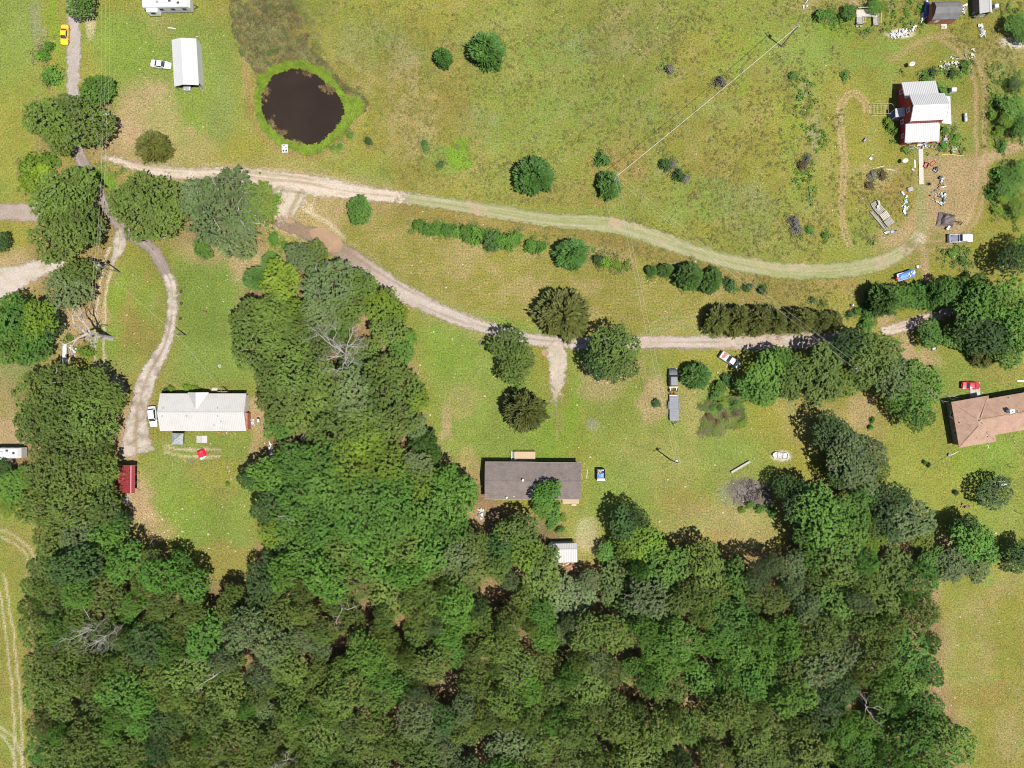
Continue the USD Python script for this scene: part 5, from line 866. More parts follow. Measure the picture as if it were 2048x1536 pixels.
def red_house():
    # plan in metres from the ground corner at the upper left of the west front
    t = thing('red_house', 'tall red house with stepped white metal roofs at the upper right', 'house', 1794.3, 175.5, 2.6)
    L = 7.7; N0, N1, N2, N3 = 0.0, -4.1, -10.1, -14.0
    part(t, 'wall', walls(MB(), [(0, N3), (L, N3), (L, N2), (0, N2)], 2.68), 'red_siding'); part(t, 'wall', walls(MB(), [(0, N1), (L, N1), (L, N0), (0, N0)], 2.4), 'red_siding')
    b = MB(); walls(b, [(0, N2), (L + .2, N2), (L + .2, N1), (0, N1)], 5.4); m_ = (N1 + N2) / 2
    for x in (0, L + .2): b.add([(x, N2, 5.39), (x, N1, 5.39), (x, m_, 6.75)], [[0, 1, 2], [2, 1, 0]])
    b.add([(0, N3, 2.66), (0, N2, 2.66), (0, N2, 3.32)], [[0, 1, 2], [2, 1, 0]]); b.add([(0, N0, 2.38), (0, N1, 2.38), (0, N1, 3.55)], [[0, 1, 2], [2, 1, 0]])
    part(t, 'tower_wall', b, 'red_siding')
    b = MB()
    for i in range(23):
        y = N0 - .3 - i * .6; top = 2.4 if y > N1 else 2.7 if y < N2 else 5.4 + (3 - abs(y - m_)) * .45 - .1
        b.box((-.02, y, top / 2), (.04, .05, top - .1))
    for i in range(12): b.box((.35 + i * .62, N3 - .02, 1.4), (.05, .04, 2.7))
    part(t, 'batten', b, 'red_siding')
    o = .22
    b = MB(); ribs(b, (-o, N0 + .3, 2.45), (L + o, N0 + .3, 2.45), (L + o, N1, 3.65), (-o, N1, 3.65)); part(t, 'roof', b, 'white_metal')
    b = MB(); ribs(b, (-o, N3 - .35, 2.75), (L + o, N3 - .35, 2.75), (L + o, N2, 3.4), (-o, N2, 3.4)); part(t, 'roof', b, 'white_metal')
    b = MB(); ribs(b, (-o, N1 + .25, 5.35), (L + .35, N1 + .25, 5.35), (L + .35, m_, 6.85), (-o, m_, 6.85)); ribs(b, (-o, N2 - .1, 5.42), (L + .35, N2 - .1, 5.42), (L + .35, m_, 6.85), (-o, m_, 6.85)); r_ = part(t, 'roof', b, 'white_metal')
    part(r_, 'ridge_cap', MB().slab([(-o, m_ - .2, 6.83), (L + .35, m_ - .2, 6.83), (L + .35, m_, 6.92), (-o, m_, 6.92)], .02).slab([(-o, m_, 6.92), (L + .35, m_, 6.92), (L + .35, m_ + .2, 6.83), (-o, m_ + .2, 6.83)], .02), 'white_metal')
    b = MB(); ribs(b, (L + 3.2, N2 - .4, 3.0), (L + 3.2, N1 + .2, 3.0), (L + .25, N1 + .2, 4.1), (L + .25, N2 - .4, 4.1)); part(t, 'lean_to_roof', b, 'white_metal')
    for y in (N2 - .2, m_, N1): part(t, 'post', MB().box((L + 3.0, y, 1.5), (.12, .12, 3.0)), 'wood_grey')
    b = MB()
    for p, q in (((-o, N3 - .35, 2.72), (-o, N2, 3.38)), ((-o, N0 + .3, 2.42), (-o, N1, 3.62)), ((-o, N2 - .25, 5.3), (-o, m_, 6.8)), ((-o, N1 + .25, 5.3), (-o, m_, 6.8))): b.tube([np.array(p) - [.03, 0, .03], np.array(q) - [.03, 0, .03]], [.07, .07], 4)
    part(t, 'fascia', b, 'white_paint')
    for y, z, w in ((-1.7, 1.6, .85), (-6.1, 1.55, .8), (-8.9, 1.6, .95), (-12.3, 1.5, .8), (-7.1, 4.3, .95)): window(t, (0, y, z), w, 1.15, 180)
    for x in (1.6, 4.2): window(t, (x, N3, 1.5), .9, 1.1, -90)
    door(t, (5.9, N3, .3), .95, 2.05, -90); door(t, (0, -7.0, .3), .95, 2.05, 180)
    b = MB(); ribs(b, (-2.1, -8.0, 2.45), (-2.1, -6.0, 2.45), (-.1, -6.0, 2.95), (-.1, -8.0, 2.95), .33); part(t, 'porch_roof', b, 'white_metal')
    for y in (-7.9, -6.1): part(t, 'porch_post', MB().box((-2.0, y, 1.2), (.1, .1, 2.4)), 'white_paint')
    part(t, 'porch_floor', MB().box((-1.05, -7.0, .2), (2.1, 2.2, .1)).box((-2.4, -7.0, .1), (.5, 1.6, .2)), 'wood_grey')
    t = thing('boardwalk', 'long pale plank walkway leading down from the red house door', 'walkway', 1841.5, 328, 1.0)
    for i in range(20): part(t, 'plank', MB().box((R.normal() * .03, 4.75 - i * .5, .12 + R.normal() * .006), (1.12, .47, .05), rz=R.normal() * .6), 'wood_pale')
    for x in (-.45, .45): part(t, 'bearer', MB().box((x, 0, .05), (.1, 10.0, .09)), 'wood_grey')
    t = thing('arbor_frame', 'long white pipe arbor frame on the grass left of the red house', 'arbor', 1760, 221, 1)
    b = MB()
    for y in (-1.25, 1.25):
        for z in (.06, 1.25): b.tube([(-2.3, y, z), (2.1, y, z)], [.035, .035], 5)
    part(t, 'rail', b, 'wood_pale')
    for i in range(6):
        x = -2.2 + i * .86; ys_ = np.linspace(-1.25, 1.25, 9); part(t, 'hoop', MB().tube([(x + (.5 * (1 - (y / 1.25) ** 2) if i == 5 else 0), y, 1.25 + .35 * (1 - (y / 1.25) ** 2)) for y in ys_], np.full(9, .032), 5), 'wood_pale')
    for x in (-2.2, -.1, 2.0):
        for y in (-1.25, 1.25): part(t, 'post', MB().tube([(x, y, 0), (x, y, 1.25)], [.035, .035], 5), 'wood_pale')
red_house()

def carport(name, label, cat, px, py, rot, w, l, e, rg, m, sides=True, ridge_x=0.0, wallm='white_metal', h=None, open_end=-1):
    """A metal shed whose ridge runs along y; the end open_end (-1 lower, 1 upper) is open."""
    t = thing(name, label, cat, px, py, rot, h=e if h is None else h)
    X, Y = w / 2, l / 2; b = MB(); ribs(b, (-X, Y, e), (-X, -Y, e), (ridge_x, -Y, rg), (ridge_x, Y, rg)); ribs(b, (X, -Y, e), (X, Y, e), (ridge_x, Y, rg), (ridge_x, -Y, rg)); r_ = part(t, 'roof', b, m)
    part(r_, 'ridge_cap', MB().slab([(ridge_x - .2, -Y, rg + .0), (ridge_x, -Y, rg + .07), (ridge_x, Y, rg + .07), (ridge_x - .2, Y, rg + .0)], .02).slab([(ridge_x, -Y, rg + .07), (ridge_x + .2, -Y, rg), (ridge_x + .2, Y, rg), (ridge_x, Y, rg + .07)], .02), m)
    for y in np.linspace(-Y + .15, Y - .15, 4):
        for x in (-X + .12, X - .12): part(t, 'post', MB().box((x, y, e / 2), (.09, .09, e)), 'grey_metal')
    if sides:
        for x in (-X + .05, X - .05): part(t, 'side_wall', MB().box((x, .2, e / 2 + .05), (.05, l - .7, e - .1)), wallm)
        yb = -open_end * (Y - .15); b = MB().box((0, yb, e / 2), (w - .15, .05, e - .1)); b.add([(-X + .1, yb, e - .06), (X - .1, yb, e - .06), (ridge_x, yb, rg - .06)], [[0, 1, 2], [2, 1, 0]]); part(t, 'end_wall', b, wallm)
    return t
carport('carport', 'long white ribbed metal carport with a silver car under its lower end', 'carport', 370.5, 125, 3.2, 5.9, 11.1, 3.0, 3.75, 'white_metal', ridge_x=-.4)
carport('red_carport', 'red ribbed metal carport half hidden under the left oaks', 'carport', 250, 957.5, -.5, 4.8, 6.6, 2.6, 3.3, 'red_metal', sides=False, ridge_x=1.7)
t = carport('steel_shed', 'grey ribbed steel shed at the edge of the lower woods', 'shed', 1127.8, 1106, 91.5, 4.6, 6.3, 2.5, 3.1, 'porch_metal', ridge_x=.9, wallm='grey_metal')
t = carport('garden_shed', 'pale cream roofed shed at the top edge right of the brown barn', 'shed', 1971, 5, 2.5, 3.0, 5.2, 2.7, 3.5, 'porch_metal', ridge_x=.55, wallm='dark_wall')
window(t, (0, -2.47, 1.5), .8, .8, -90); door(t, (-.8, -2.47, .1), .8, 1.9, -90, 'wood_grey')

def barn():
    t = thing('brown_barn', 'brown gambrel barn with grey shingle roof at the top right', 'barn', 1894, 17.5, 1.2, h=3.3)
    X, Y = 3.15, 2.0; prof = [(-Y - .15, 2.5), (-Y + .75, 3.75), (0, 4.3), (Y - .75, 3.75), (Y + .15, 2.5)]
    b = MB()
    for (y0, z0), (y1, z1) in zip(prof, prof[1:]): b.slab([(-X, y0, z0), (X, y0, z0), (X, y1, z1), (-X, y1, z1)], .1)
    part(t, 'roof', b, 'shingle_grey')
    b = MB(); walls(b, [(-X + .15, -Y), (X - .15, -Y), (X - .15, Y), (-X + .15, Y)], 2.5)
    for x in (-X + .14, X - .14): b.add([(x, y, z - .05) for y, z in prof], [[0, 1, 4], [1, 3, 4], [1, 2, 3], [4, 1, 0], [4, 3, 1], [3, 2, 1]])
    part(t, 'wall', b, 'brown_siding')
    door(t, (1.2, -Y, .1), 1.2, 2.0, -90, 'brown_siding'); window(t, (-1.4, -Y, 1.5), .8, .7, -90); part(t, 'ramp', MB().box((1.2, -Y - .6, .08), (1.4, 1.1, .1)), 'wood_pale')
    for i in range(10): part(t, 'batten', MB().box((-X + .12, -Y + .2 + i * .4, 1.3), (.04, .05, 2.5)), 'brown_siding')
barn()
def old_deck():
    t = thing('weathered_deck', 'weathered grey U shaped timber deck between bushes at the top right', 'deck', 1733, 37, 2)
    boards(t, -2.7, 2.6, .0, 1.9, .6, .28, 'x', 'wood_pale'); boards(t, -2.7, -1.0, -1.6, -.05, .6, .28, 'x', 'wood_grey'); boards(t, 1.3, 2.6, -2.0, -.05, .6, .28, 'y', 'wood_grey')
    for x, y in ((-2.7, 1.9), (2.75, 1.9), (2.75, -2.0), (1.3, -2.0), (-2.7, -1.6), (-1.0, -1.6), (2.75, 0)): part(t, 'post', MB().box((x, y, .8), (.11, .11, 1.6)), 'wood_pale')
    for c, d in (((2.75, -.05, 1.55), (.1, 4.0, .07)), ((0, 1.95, 1.55), (5.4, .1, .07)), ((-1.8, -1.6, 1.5), (1.8, .09, .07)), ((-1.0, -.8, 1.5), (.09, 1.6, .07)), ((.15, -.08, 1.5), (2.3, .09, .07))): part(t, 'rail', MB().box(c, d), 'wood_pale')
    for x in (-2.3, -1.7): part(t, 'step', MB().box((x, -2.0, .3), (.9, .3, .08)), 'wood_grey')
old_deck()

def camper(name, label, px, py, rot, L, W=2.5, h=3.0, slide=None, vents=((-2, 0), (1, .2), (3, -.3)), stripes=True):
    t = thing(name, label, 'camper', px, py, rot, h=1.5)
    X, Y = L / 2, W / 2; b = MB(); sec = lambda x, k: [(x, -Y * k, .45), (x, -Y * k, h - .18), (x, -Y * k + .16, h), (x, Y * k - .16, h), (x, Y * k, h - .18), (x, Y * k, .45)]
    b.loft([sec(-X, .95), sec(-X + .15, 1), sec(X - .5, 1), [(p[0], p[1], min(p[2], h - .7)) for p in sec(X, .96)]]); body = part(t, 'body', b, 'white_metal')
    if slide: x0, x1, y = slide; part(t, 'slide_out', MB().box(((x0 + x1) / 2, y, 1.6), (x1 - x0, 1.0, 2.0), bev=.06), 'white_paint'); window(t, ((x0 + x1) / 2, y + math.copysign(.5, y), 1.8), 1.0, .6, 90 if y > 0 else -90, 'plastic_black')
    for x, y in vents: part(t, 'roof_vent', MB().box((x, y, h + .05), (.55, .5, .14), bev=.05), 'plastic_black' if x > 0 else 'grey_metal')
    part(t, 'air_conditioner', MB().box((.2, 0, h + .14), (1.0, .75, .28), bev=.08), 'plastic_white')
    for x in np.linspace(-X + 1.4, X - 1.6, 4): window(t, (x, -Y, 1.9), .8, .6, -90, 'plastic_black'); window(t, (x, Y, 1.9), .8, .6, 90, 'plastic_black')
    if stripes: part(t, 'stripe', MB().box((0, -Y - .01, 1.25), (L * .92, .02, .16)).box((0, Y + .01, 1.25), (L * .92, .02, .16)), 'grey_metal')
    for x in (-.6, .35):
        for y in (-Y + .15, Y - .15): wheel(t, x, y, .36)
    part(t, 'hitch', MB().tube([(X - .1, -.6, .5), (X + 1.1, 0, .5)], [.06, .06], 5).tube([(X - .1, .6, .5), (X + 1.1, 0, .5)], [.06, .06], 5), 'plastic_black')
def wheel(t, x, y, r=.33, w=.22, z=None):
    z = r if z is None else z; s = 1 if y > 0 else -1
    k = part(t, 'wheel', MB().tube([(x, y - w / 2, z), (x, y - w / 2 + .03, z), (x, y + w / 2 - .03, z), (x, y + w / 2, z)], [r * .86, r, r, r * .86], 16), 'rubber')
    part(k, 'rim', MB().tube([(x, y + s * (w / 2 + .004), z), (x, y + s * (w / 2 + .012), z)], [r * .6, r * .5], 12), 'chrome')
camper('camper', 'long white camper with a slide-out cut by the top edge of the photo', 337, 10, 1, 11.2, slide=(-4.9, -2.2, -1.6))
camper('camper_001', 'white camper with dark roof hatches at the left edge below the oaks', 10, 905, 0, 9.2, h=3.1, slide=(-2.4, 1.0, -1.5), vents=((1.6, .6), (3.2, .0), (-2, .3)), stripes=False)

# ------------------------------------------------------------------ vehicles
def sect(x, w, zb, zt): return [(x, -w * .93, zb), (x, -w, zb + .14), (x, -w, zt - .2), (x, -w * .95, zt - .05), (x, -w * .82, zt), (x, w * .82, zt), (x, w * .95, zt - .05), (x, w, zt - .2), (x, w, zb + .14), (x, w * .93, zb)]
def cabin(t, paint, x0, x1, x2, x3, w0, w1, z0, z1, quarter=True):
    """Glass house from x0 (rear foot), x1 (rear roof edge), x2 (front roof edge), x3 (windscreen foot)."""
    B_ = np.array([(x0, -w0, z0), (x3, -w0, z0), (x3, w0, z0), (x0, w0, z0)]); T_ = np.array([(x1, -w1, z1), (x2, -w1, z1), (x2, w1, z1), (x1, w1, z1)])
    c = MB(); c.loft([B_, T_]); part(t, 'pillars', c, paint)
    def inset(q, k=.08): q = np.array(q); m = q.mean(0); return m + (q - m) * (1 - k)
    part(t, 'windshield', MB().plate(inset([B_[1], B_[2], T_[2], T_[1]]), .012), 'glass'); part(t, 'rear_window', MB().plate(inset([B_[3], B_[0], T_[0], T_[3]], .12), .012), 'glass')
    part(t, 'side_window', MB().plate(inset([B_[0], B_[1], T_[1], T_[0]], .14), .012), 'glass'); part(t, 'side_window', MB().plate(inset([B_[2], B_[3], T_[3], T_[2]], .14), .012), 'glass')
    r_ = [np.r_[np.array([(x1, -w1), (x2, -w1), (x2, w1), (x1, w1)])]]
    m = ((x1 + x2) / 2, 0); rings = []
    for k, zz in ((1.03, z1 - .01), (1.02, z1 + .025), (.86, z1 + .055), (.4, z1 + .07)): rings.append([(m[0] + (p[0] - m[0]) * k, p[1] * k, zz) for p in r_[0]])
    part(t, 'roof', MB().loft(rings), paint, 40)
def lights(t, xf, xr, w, z):
    for s in (-1, 1):
        part(t, 'headlight', MB().box((xf, s * w * .72, z), (.16, .34, .13), bev=.03), 'lamp_clear'); part(t, 'taillight', MB().box((xr, s * w * .78, z + .08), (.1, .3, .14)), 'lamp_red')
        part(t, 'mirror', MB().box((xf - 1.55, s * (w + .09), z + .3), (.16, .2, .13), bev=.03), 'plastic_black')
def sedan(label, px, py, rot, paint, L=4.75, W=1.8, roofl=(-1.35, -.65, .45, 1.15), group=None, cat='car', h=1.42, z=0):
    t = thing('parked_car', label, cat, px, py, rot, group); X, w = L / 2, W / 2
    st = [(-X, .78, .45, .72), (-X + .12, .90, .34, .92), (-X + .55, .98, .24, .98), (-1.0, 1, .2, 1.0), (0, 1, .2, .98), (1.0, 1, .2, .97), (X - .75, .98, .22, .90), (X - .3, .90, .28, .80), (X - .06, .76, .36, .66), (X, .60, .40, .58)]
    part(t, 'body', MB().loft([sect(x, w * k, a, b) for x, k, a, b in st]), paint, 35)
    cabin(t, paint, roofl[0], roofl[1], roofl[2], roofl[3], w * .9, w * .72, .96, h)
    for x in (-X + .95, X - .95):
        for s in (-1, 1): wheel(t, x, s * (w - .1), .32)
    lights(t, X - .18, -X + .04, w, .66)
    for x in (-X + .08, X - .02): part(t, 'bumper', MB().box((x, 0, .42), (.18, W * .8, .2), bev=.05), paint)
    part(t, 'number_plate', MB().box((-X - .02, 0, .62), (.02, .45, .14)), 'plastic_white')
    return t
sedan('bright yellow car parked half on the lane verge at the upper left', 133, 72, -93, 'car_yellow')
sedan('white saloon car nose-in beside the long white carport', 324, 131.5, -7, 'car_white', 4.8)
sedan('silver car poking out from under the lower end of the carport', 376.5, 163, -90, 'car_silver', 4.8)
sedan('white saloon tucked against the left end of the white mobile home', 308.5, 832.5, -84, 'car_white', 5.0, 1.85, (-1.95, -1.55, .5, 1.2), h=1.6)
sedan('dark red car parked above the tan roofed house', 1938.5, 771, -1, 'car_red', 4.5)
def pickup(label, px, py, rot, paint, L=5.6, W=1.9, cab=(-.35, -.15, 1.0, 1.55), bed=True, load=None, cat='pickup truck', hood='same', boxm='plastic_black'):
    t = thing('pickup_truck', label, cat, px, py, rot); X, w = L / 2, W / 2; xb = cab[0] - .1
    st = [(xb, .97, .4, 1.08), (cab[0] + .2, 1, .35, 1.12), (cab[3], 1, .35, 1.12), (X - .5, .97, .38, 1.06), (X - .1, .90, .42, .98), (X, .78, .5, .85)]
    part(t, 'body', MB().loft([sect(x, w * k, a, b) for x, k, a, b in st]), paint, 35)
    cabin(t, paint, *cab, w * .92, w * .76, 1.10, 1.78)
    if bed:
        k = part(t, 'bed', MB().box(((-X + xb) / 2, -w + .05, .85), (xb + X, .1, .6), bev=.02).box(((-X + xb) / 2, w - .05, .85), (xb + X, .1, .6), bev=.02).box((-X + .04, 0, .85), (.08, W - .02, .58), bev=.02), paint)
        part(k, 'bed_floor', MB().box(((-X + xb) / 2, 0, .58), (xb + X - .1, W - .2, .08)), boxm)
        for y in (-w + .32, w - .32): part(k, 'wheel_arch', MB().box((-X + 1.15, y, .72), (.9, .25, .22), bev=.06), boxm)
    else:
        k = part(t, 'chassis', MB().box(((-X + xb) / 2, -.4, .6), (xb + X, .1, .18)).box(((-X + xb) / 2, .4, .6), (xb + X, .1, .18)).box((-X + .1, 0, .6), (.12, 1.6, .2)).box((-X + .95, 0, .42), (.14, W - .3, .14)), 'rust')
    for x in (-X + 1.1, X - .95):
        for s in (-1, 1): wheel(t, x, s * (w - .12), .38, .26)
    lights(t, X - .15, -X + .05, w, .82); part(t, 'bumper', MB().box((X + .02, 0, .5), (.16, W * .92, .2), bev=.04), 'chrome'); part(t, 'rear_bumper', MB().box((-X - .08, 0, .52), (.16, W * .9, .16), bev=.03), 'chrome')
    for y in (-.35, .0, .35): part(t, 'hood_rib', MB().box((cab[3] + .65, y * .9, 1.115), (1.05, .05, .035), bev=.01), paint if hood == 'same' else hood)
    return t
pickup('clean white pickup with an empty grey bed by the yard of the red house', 1917.5, 478, 1, 'car_white', 5.8, 1.95, boxm='trailer_steel')
t = pickup('old white pickup with a rusty bed parked angled below the dirt road', 1458, 720.5, -34, 'car_old', 5.3, 1.9, boxm='car_old')
b = MB()
for i in range(9): b.box((-1.9 + R.uniform(-.4, .5), R.uniform(-.5, .5), .72 + R.uniform(0, .1)), (R.uniform(.25, .6), R.uniform(.2, .5), R.uniform(.12, .25)), rz=R.uniform(0, 90), bev=.02)
part(t, 'bed_load', b, 'plastic_red')
t = pickup('dark stripped truck with bare rear chassis above the flatbed trailer', 1345, 764, 91, 'car_dark', 6.3, 2.15, (-.95, -.75, 1.25, 1.75), False, hood='trailer_steel')
part(t, 'roof_board', MB().box((.2, 0, 1.88), (1.9, 1.5, .05)), 'trailer_steel'); part(t, 'cross_bar', MB().box((-1.25, 0, 1.05), (.14, 2.1, .12)), 'white_paint')
for y in (-.75, .75): part(t, 'bed_bracket', MB().box((-1.7, y, .75), (.7, .16, .2)), 'white_paint')
def flatbed():
    t = thing('flatbed_trailer', 'long blue-grey flatbed trailer with its tongue pointing down the photo', 'trailer', 1347, 816, 91)
    for i in range(14): part(t, 'deck_plank', MB().box((-2.75 + i * .42, R.normal() * .01, .72 + R.normal() * .006), (.39, 2.0, .06)), 'trailer_steel')
    part(t, 'frame', MB().box((0, -1.05, .66), (6.0, .1, .2)).box((0, 1.05, .66), (6.0, .1, .2)).box((3.0, 0, .66), (.1, 2.1, .2)).box((-3.0, 0, .66), (.1, 2.1, .2)), 'car_dark')
    for s in (-1, 1):
        part(t, 'fender', MB().box((.7, s * 1.28, .82), (1.9, .34, .06), bev=.02).box((-.22, s * 1.28, .66), (.06, .34, .3)).box((1.62, s * 1.28, .66), (.06, .34, .3)), 'plastic_black')
        for x in (.25, 1.15): wheel(t, x, s * 1.25, .36, .2)
    part(t, 'tongue', MB().tube([(-3.0, -.8, .6), (-4.2, 0, .55)], [.07, .07], 5).tube([(-3.0, .8, .6), (-4.2, 0, .55)], [.07, .07], 5), 'car_dark'); part(t, 'jack', MB().cyl((-3.9, 0, .1), .05, .9, 8), 'chrome')
flatbed()

# ------------------------------------------------------------------ poles and wires
TOPS = {}
def pole(key, px, py, h, arm, label, transformer=True, arms=1, lean=(0, 0)):
    t = thing('utility_pole', label, 'utility pole', px, py, 0); a = math.radians(arm); u = np.array([math.cos(a), math.sin(a), 0])
    part(t, 'pole', MB().tube([(0, 0, -.3), (lean[0] / 2, lean[1] / 2, h / 2), (lean[0], lean[1], h)], [.17, .145, .115], 9), 'pole_wood', 40)
    top = np.array([lean[0], lean[1], h - .35])
    for i in range(arms):
        z = top - [0, 0, .8 * i]; part(t, 'crossarm', MB().tube([z - u * 1.1, z + u * 1.1], [.075, .075], 4), 'pole_wood')
        for k in (-1, -.5, .5, 1): p = z + u * k; part(t, 'insulator', MB().cyl(p + [0, 0, .05], .05, .16, 6), 'plastic_white')
    if transformer:
        p = top - [u[1] * .42, -u[0] * .42, 1.3]; part(t, 'transformer', MB().cyl(p, .26, .75, 12).cyl(p + [0, 0, .75], .28, .06, 12).cyl(p + [0, 0, .81], .05, .2, 6), 'grey_metal'); 
    w = P(px, py); TOPS[key] = (np.array([w[0], w[1], 0]) + top + [0, 0, .2], u)
pole('a', 247, 255, 8.2, 5, 'utility pole beside the oaks left of the white carport lawn')
pole('b', 241, 545, 10.5, -60, 'utility pole leaning over the wheel ruts right of the big left oak', True)
pole('c', 373, 671, 5.8, -40, 'short pole on the lawn right of the curved gravel driveway', False)
pole('d', 1338.5, 918, 9.2, 20, 'utility pole standing alone on the lawn right of the brown roofed house')
pole('e', 1563, 93, 10.2, -50, 'utility pole in the upper field at the end of the long wire', True)
pole('f', 1222, 375, 9.6, 60, 'utility pole rising out of the round bush in the upper field', False)
pole('g', 1681, 740, 9.6, 50, 'utility pole with a round transformer among the dark trees right of the dirt road')
pole('h', 459, 783, 4.6, 0, 'short service pole at the upper wall of the white mobile home', False)
def wire(p, q, sag, label, off=(0, 0), r=.014):
    p, q = np.array(p) + [*off, 0], np.array(q) + [*off, 0]; s = np.linspace(0, 1, 25)[:, None]; pts = p + (q - p) * s; pts[:, 2] -= sag * 4 * (s * (1 - s))[:, 0]
    path = numbered('/World/power_line'); c = usdkit.mesh(stage, path, MB().tube(pts, np.full(25, r), 4, cap=False).mesh(), M['wire']); tagit(c.GetPrim(), label, 'wire', 'overhead wires between the poles')
T_ = lambda k: TOPS[k][0]
wire(T_('f'), T_('e'), 1.2, 'long pale wire crossing the upper field from the round bush to the far pole', r=.05)
for k, s in enumerate((-.55, .55)):
    wire(T_('f') + TOPS['f'][1] * s, T_('d') + TOPS['d'][1] * s, 1.6, ('left', 'right')[k] + ' of two thin wires from the round bush down to the lawn pole')
    wire(T_('f') + TOPS['f'][1] * s, T_('g') + TOPS['g'][1] * s, 1.6, ('lower', 'upper')[k] + ' of two thin wires from the round bush to the dark trees')
for k, s in enumerate((-.9, .0, .9)):
    wire(T_('a') + TOPS['a'][1] * s, np.array([*P(205 + 8 * s, -220, 8), 8.0]), .9, ('left', 'middle', 'right')[k] + ' wire running up from the pole by the upper left oaks', r=.011)
for k, s in enumerate((-.5, .5)): wire(T_('a') + TOPS['a'][1] * s, T_('b') + TOPS['b'][1] * s, 1.0, ('left', 'right')[k] + ' wire over the big left oak between its two poles'); wire(T_('b') + TOPS['b'][1] * s, np.array([*P(172 + 8 * s, 660, 9), 8.6]), .6, ('left', 'right')[k] + ' wire running down from the rut side pole towards the dead tree')
wire(T_('b'), T_('c'), .9, 'dark thin wire over the oval lawn inside the gravel driveway'); wire(T_('c'), T_('h'), .7, 'thin wire from the lawn pole to the white mobile home')
# ------------------------------------------------------------------ yard things
def cloth(w, l, h, seed, sag=.12, n=14):
    """A crumpled sheet lying over something h high."""
    r = np.random.default_rng(seed); u, v = np.meshgrid(np.linspace(-1, 1, n), np.linspace(-1, 1, n)); d = np.maximum(np.abs(u), np.abs(v))
    z = h * (1 - sm(d, .55, 1.0)) + sag * (meshkit.fbm(np.stack([u * 2.2 + seed, v * 2.2, u * 0 + seed], -1), 3, seed) - .4) + .06
    k = 1 + .12 * (meshkit.noise(np.stack([u * 1.5 + 5, v * 1.5, u * 0 + seed], -1), seed) - .5) * 2
    p = np.stack([u * w / 2 * k, v * l / 2 * k, np.maximum(z, .03)], -1).reshape(-1, 3); i = np.arange(n * n).reshape(n, n)
    return p, np.stack([i[:-1, :-1], i[:-1, 1:], i[1:, 1:], i[1:, :-1]], -1).reshape(-1, 4)
def canopy():
    t = thing('canopy_tent', 'pale grey square canopy tent below the white mobile home', 'canopy tent', 356, 877.5, -2, h=1.6); w = 1.42
    b = MB(); c = [(-w, -w, 2.0), (w, -w, 2.0), (w, w, 2.0), (-w, w, 2.0)]
    for i in range(4): p, q = np.array(c[i]), np.array(c[(i + 1) % 4]); m = (p + q) / 2 * [.93, .93, 1] - [0, 0, .12]; a = np.array([0, 0, 2.9]); b.add([p, m, a], [[0, 1, 2], [2, 1, 0]]); b.add([m, q, a], [[0, 1, 2], [2, 1, 0]])
    part(t, 'canopy', b, 'canopy_grey')
    for i in range(4): p, q = np.array(c[i]), np.array(c[(i + 1) % 4]); part(t, 'valance', MB().add([p, q, q - [0, 0, .25], p - [0, 0, .25]], [[0, 1, 2, 3], [3, 2, 1, 0]]), 'canopy_grey'); part(t, 'leg', MB().box(p * [.97, .97, 0] + [0, 0, 1], (.06, .06, 2)), 'grey_metal')
canopy()
def pad(name, label, cat, px, py, w, l, rot, m, n=3, m2=None):
    t = thing(name, label, cat, px, py, rot)
    for i in range(n): part(t, 'slab', MB().box((-w / 2 + (i + .5) * w / n, 0, .07), (w / n - .03, l, .14), bev=.02), (m2 if m2 and i == n - 1 else m))
    return t
pad('concrete_slab', 'flat pale slab on the lawn below the white mobile home', 'slab', 404, 878.5, 2.6, 1.75, 0, 'concrete', 2, 'porch_metal')
t = thing('red_tarp_heap', 'crumpled bright red cover over a mower on the ruts below the mobile home', 'tarp', 404, 906, 20); part(t, 'tarp', cloth(2.0, 1.9, .8, 5, .35), 'cloth_red', True); part(t, 'white_panel', MB().box((-.1, -1.1, .12), (1.4, .6, .06), rz=18), 'white_paint'); part(t, 'frame', MB().box((0, 0, .3), (1.2, .9, .5), bev=.1), 'plastic_red')
t = thing('metal_ladder', 'short silvery ladder lying on the lawn below the red cover', 'ladder', 382, 924, -12)
for y in (-.2, .2): part(t, 'rail', MB().box((0, y, .08), (1.3, .06, .05)), 'chrome')
for i in range(5): part(t, 'rung', MB().box((-.5 + i * .25, 0, .08), (.04, .4, .04)), 'chrome')
def planter(px, py, label):
    t = thing('tire_planter', label, 'planter', px, py); a = np.linspace(0, 2 * np.pi, 17); part(t, 'tire', MB().tube([(math.cos(k) * .30, math.sin(k) * .30, .1) for k in a], np.full(17, .11), 6, cap=False), 'rubber'); part(t, 'soil', MB().cyl((0, 0, 0), .26, .1, 12), 'dark_wall')
    c = np.random.default_rng(int(px)).normal(size=(40, 3)) * [.14, .14, .06] + [0, 0, .2]; part(t, 'plant', leaves(c, unit(c), .1, R), 'leaf_dark')
planter(362.5, 583, 'uppermost of three tire planters along the gravel driveway'); planter(363, 607, 'middle one of three tire planters along the gravel driveway'); planter(361, 637, 'lowest of three tire planters along the gravel driveway')
t = thing('firewood_rack', 'small dark rack standing on the lawn right of the tire planters', 'rack', 411, 624, -25)
for x in (-.4, .4): part(t, 'upright', MB().box((x, 0, .4), (.07, .3, .8)), 'rust')
part(t, 'bar', MB().box((0, 0, .7), (.9, .07, .07)).box((0, 0, .12), (.9, .07, .07)), 'rust')
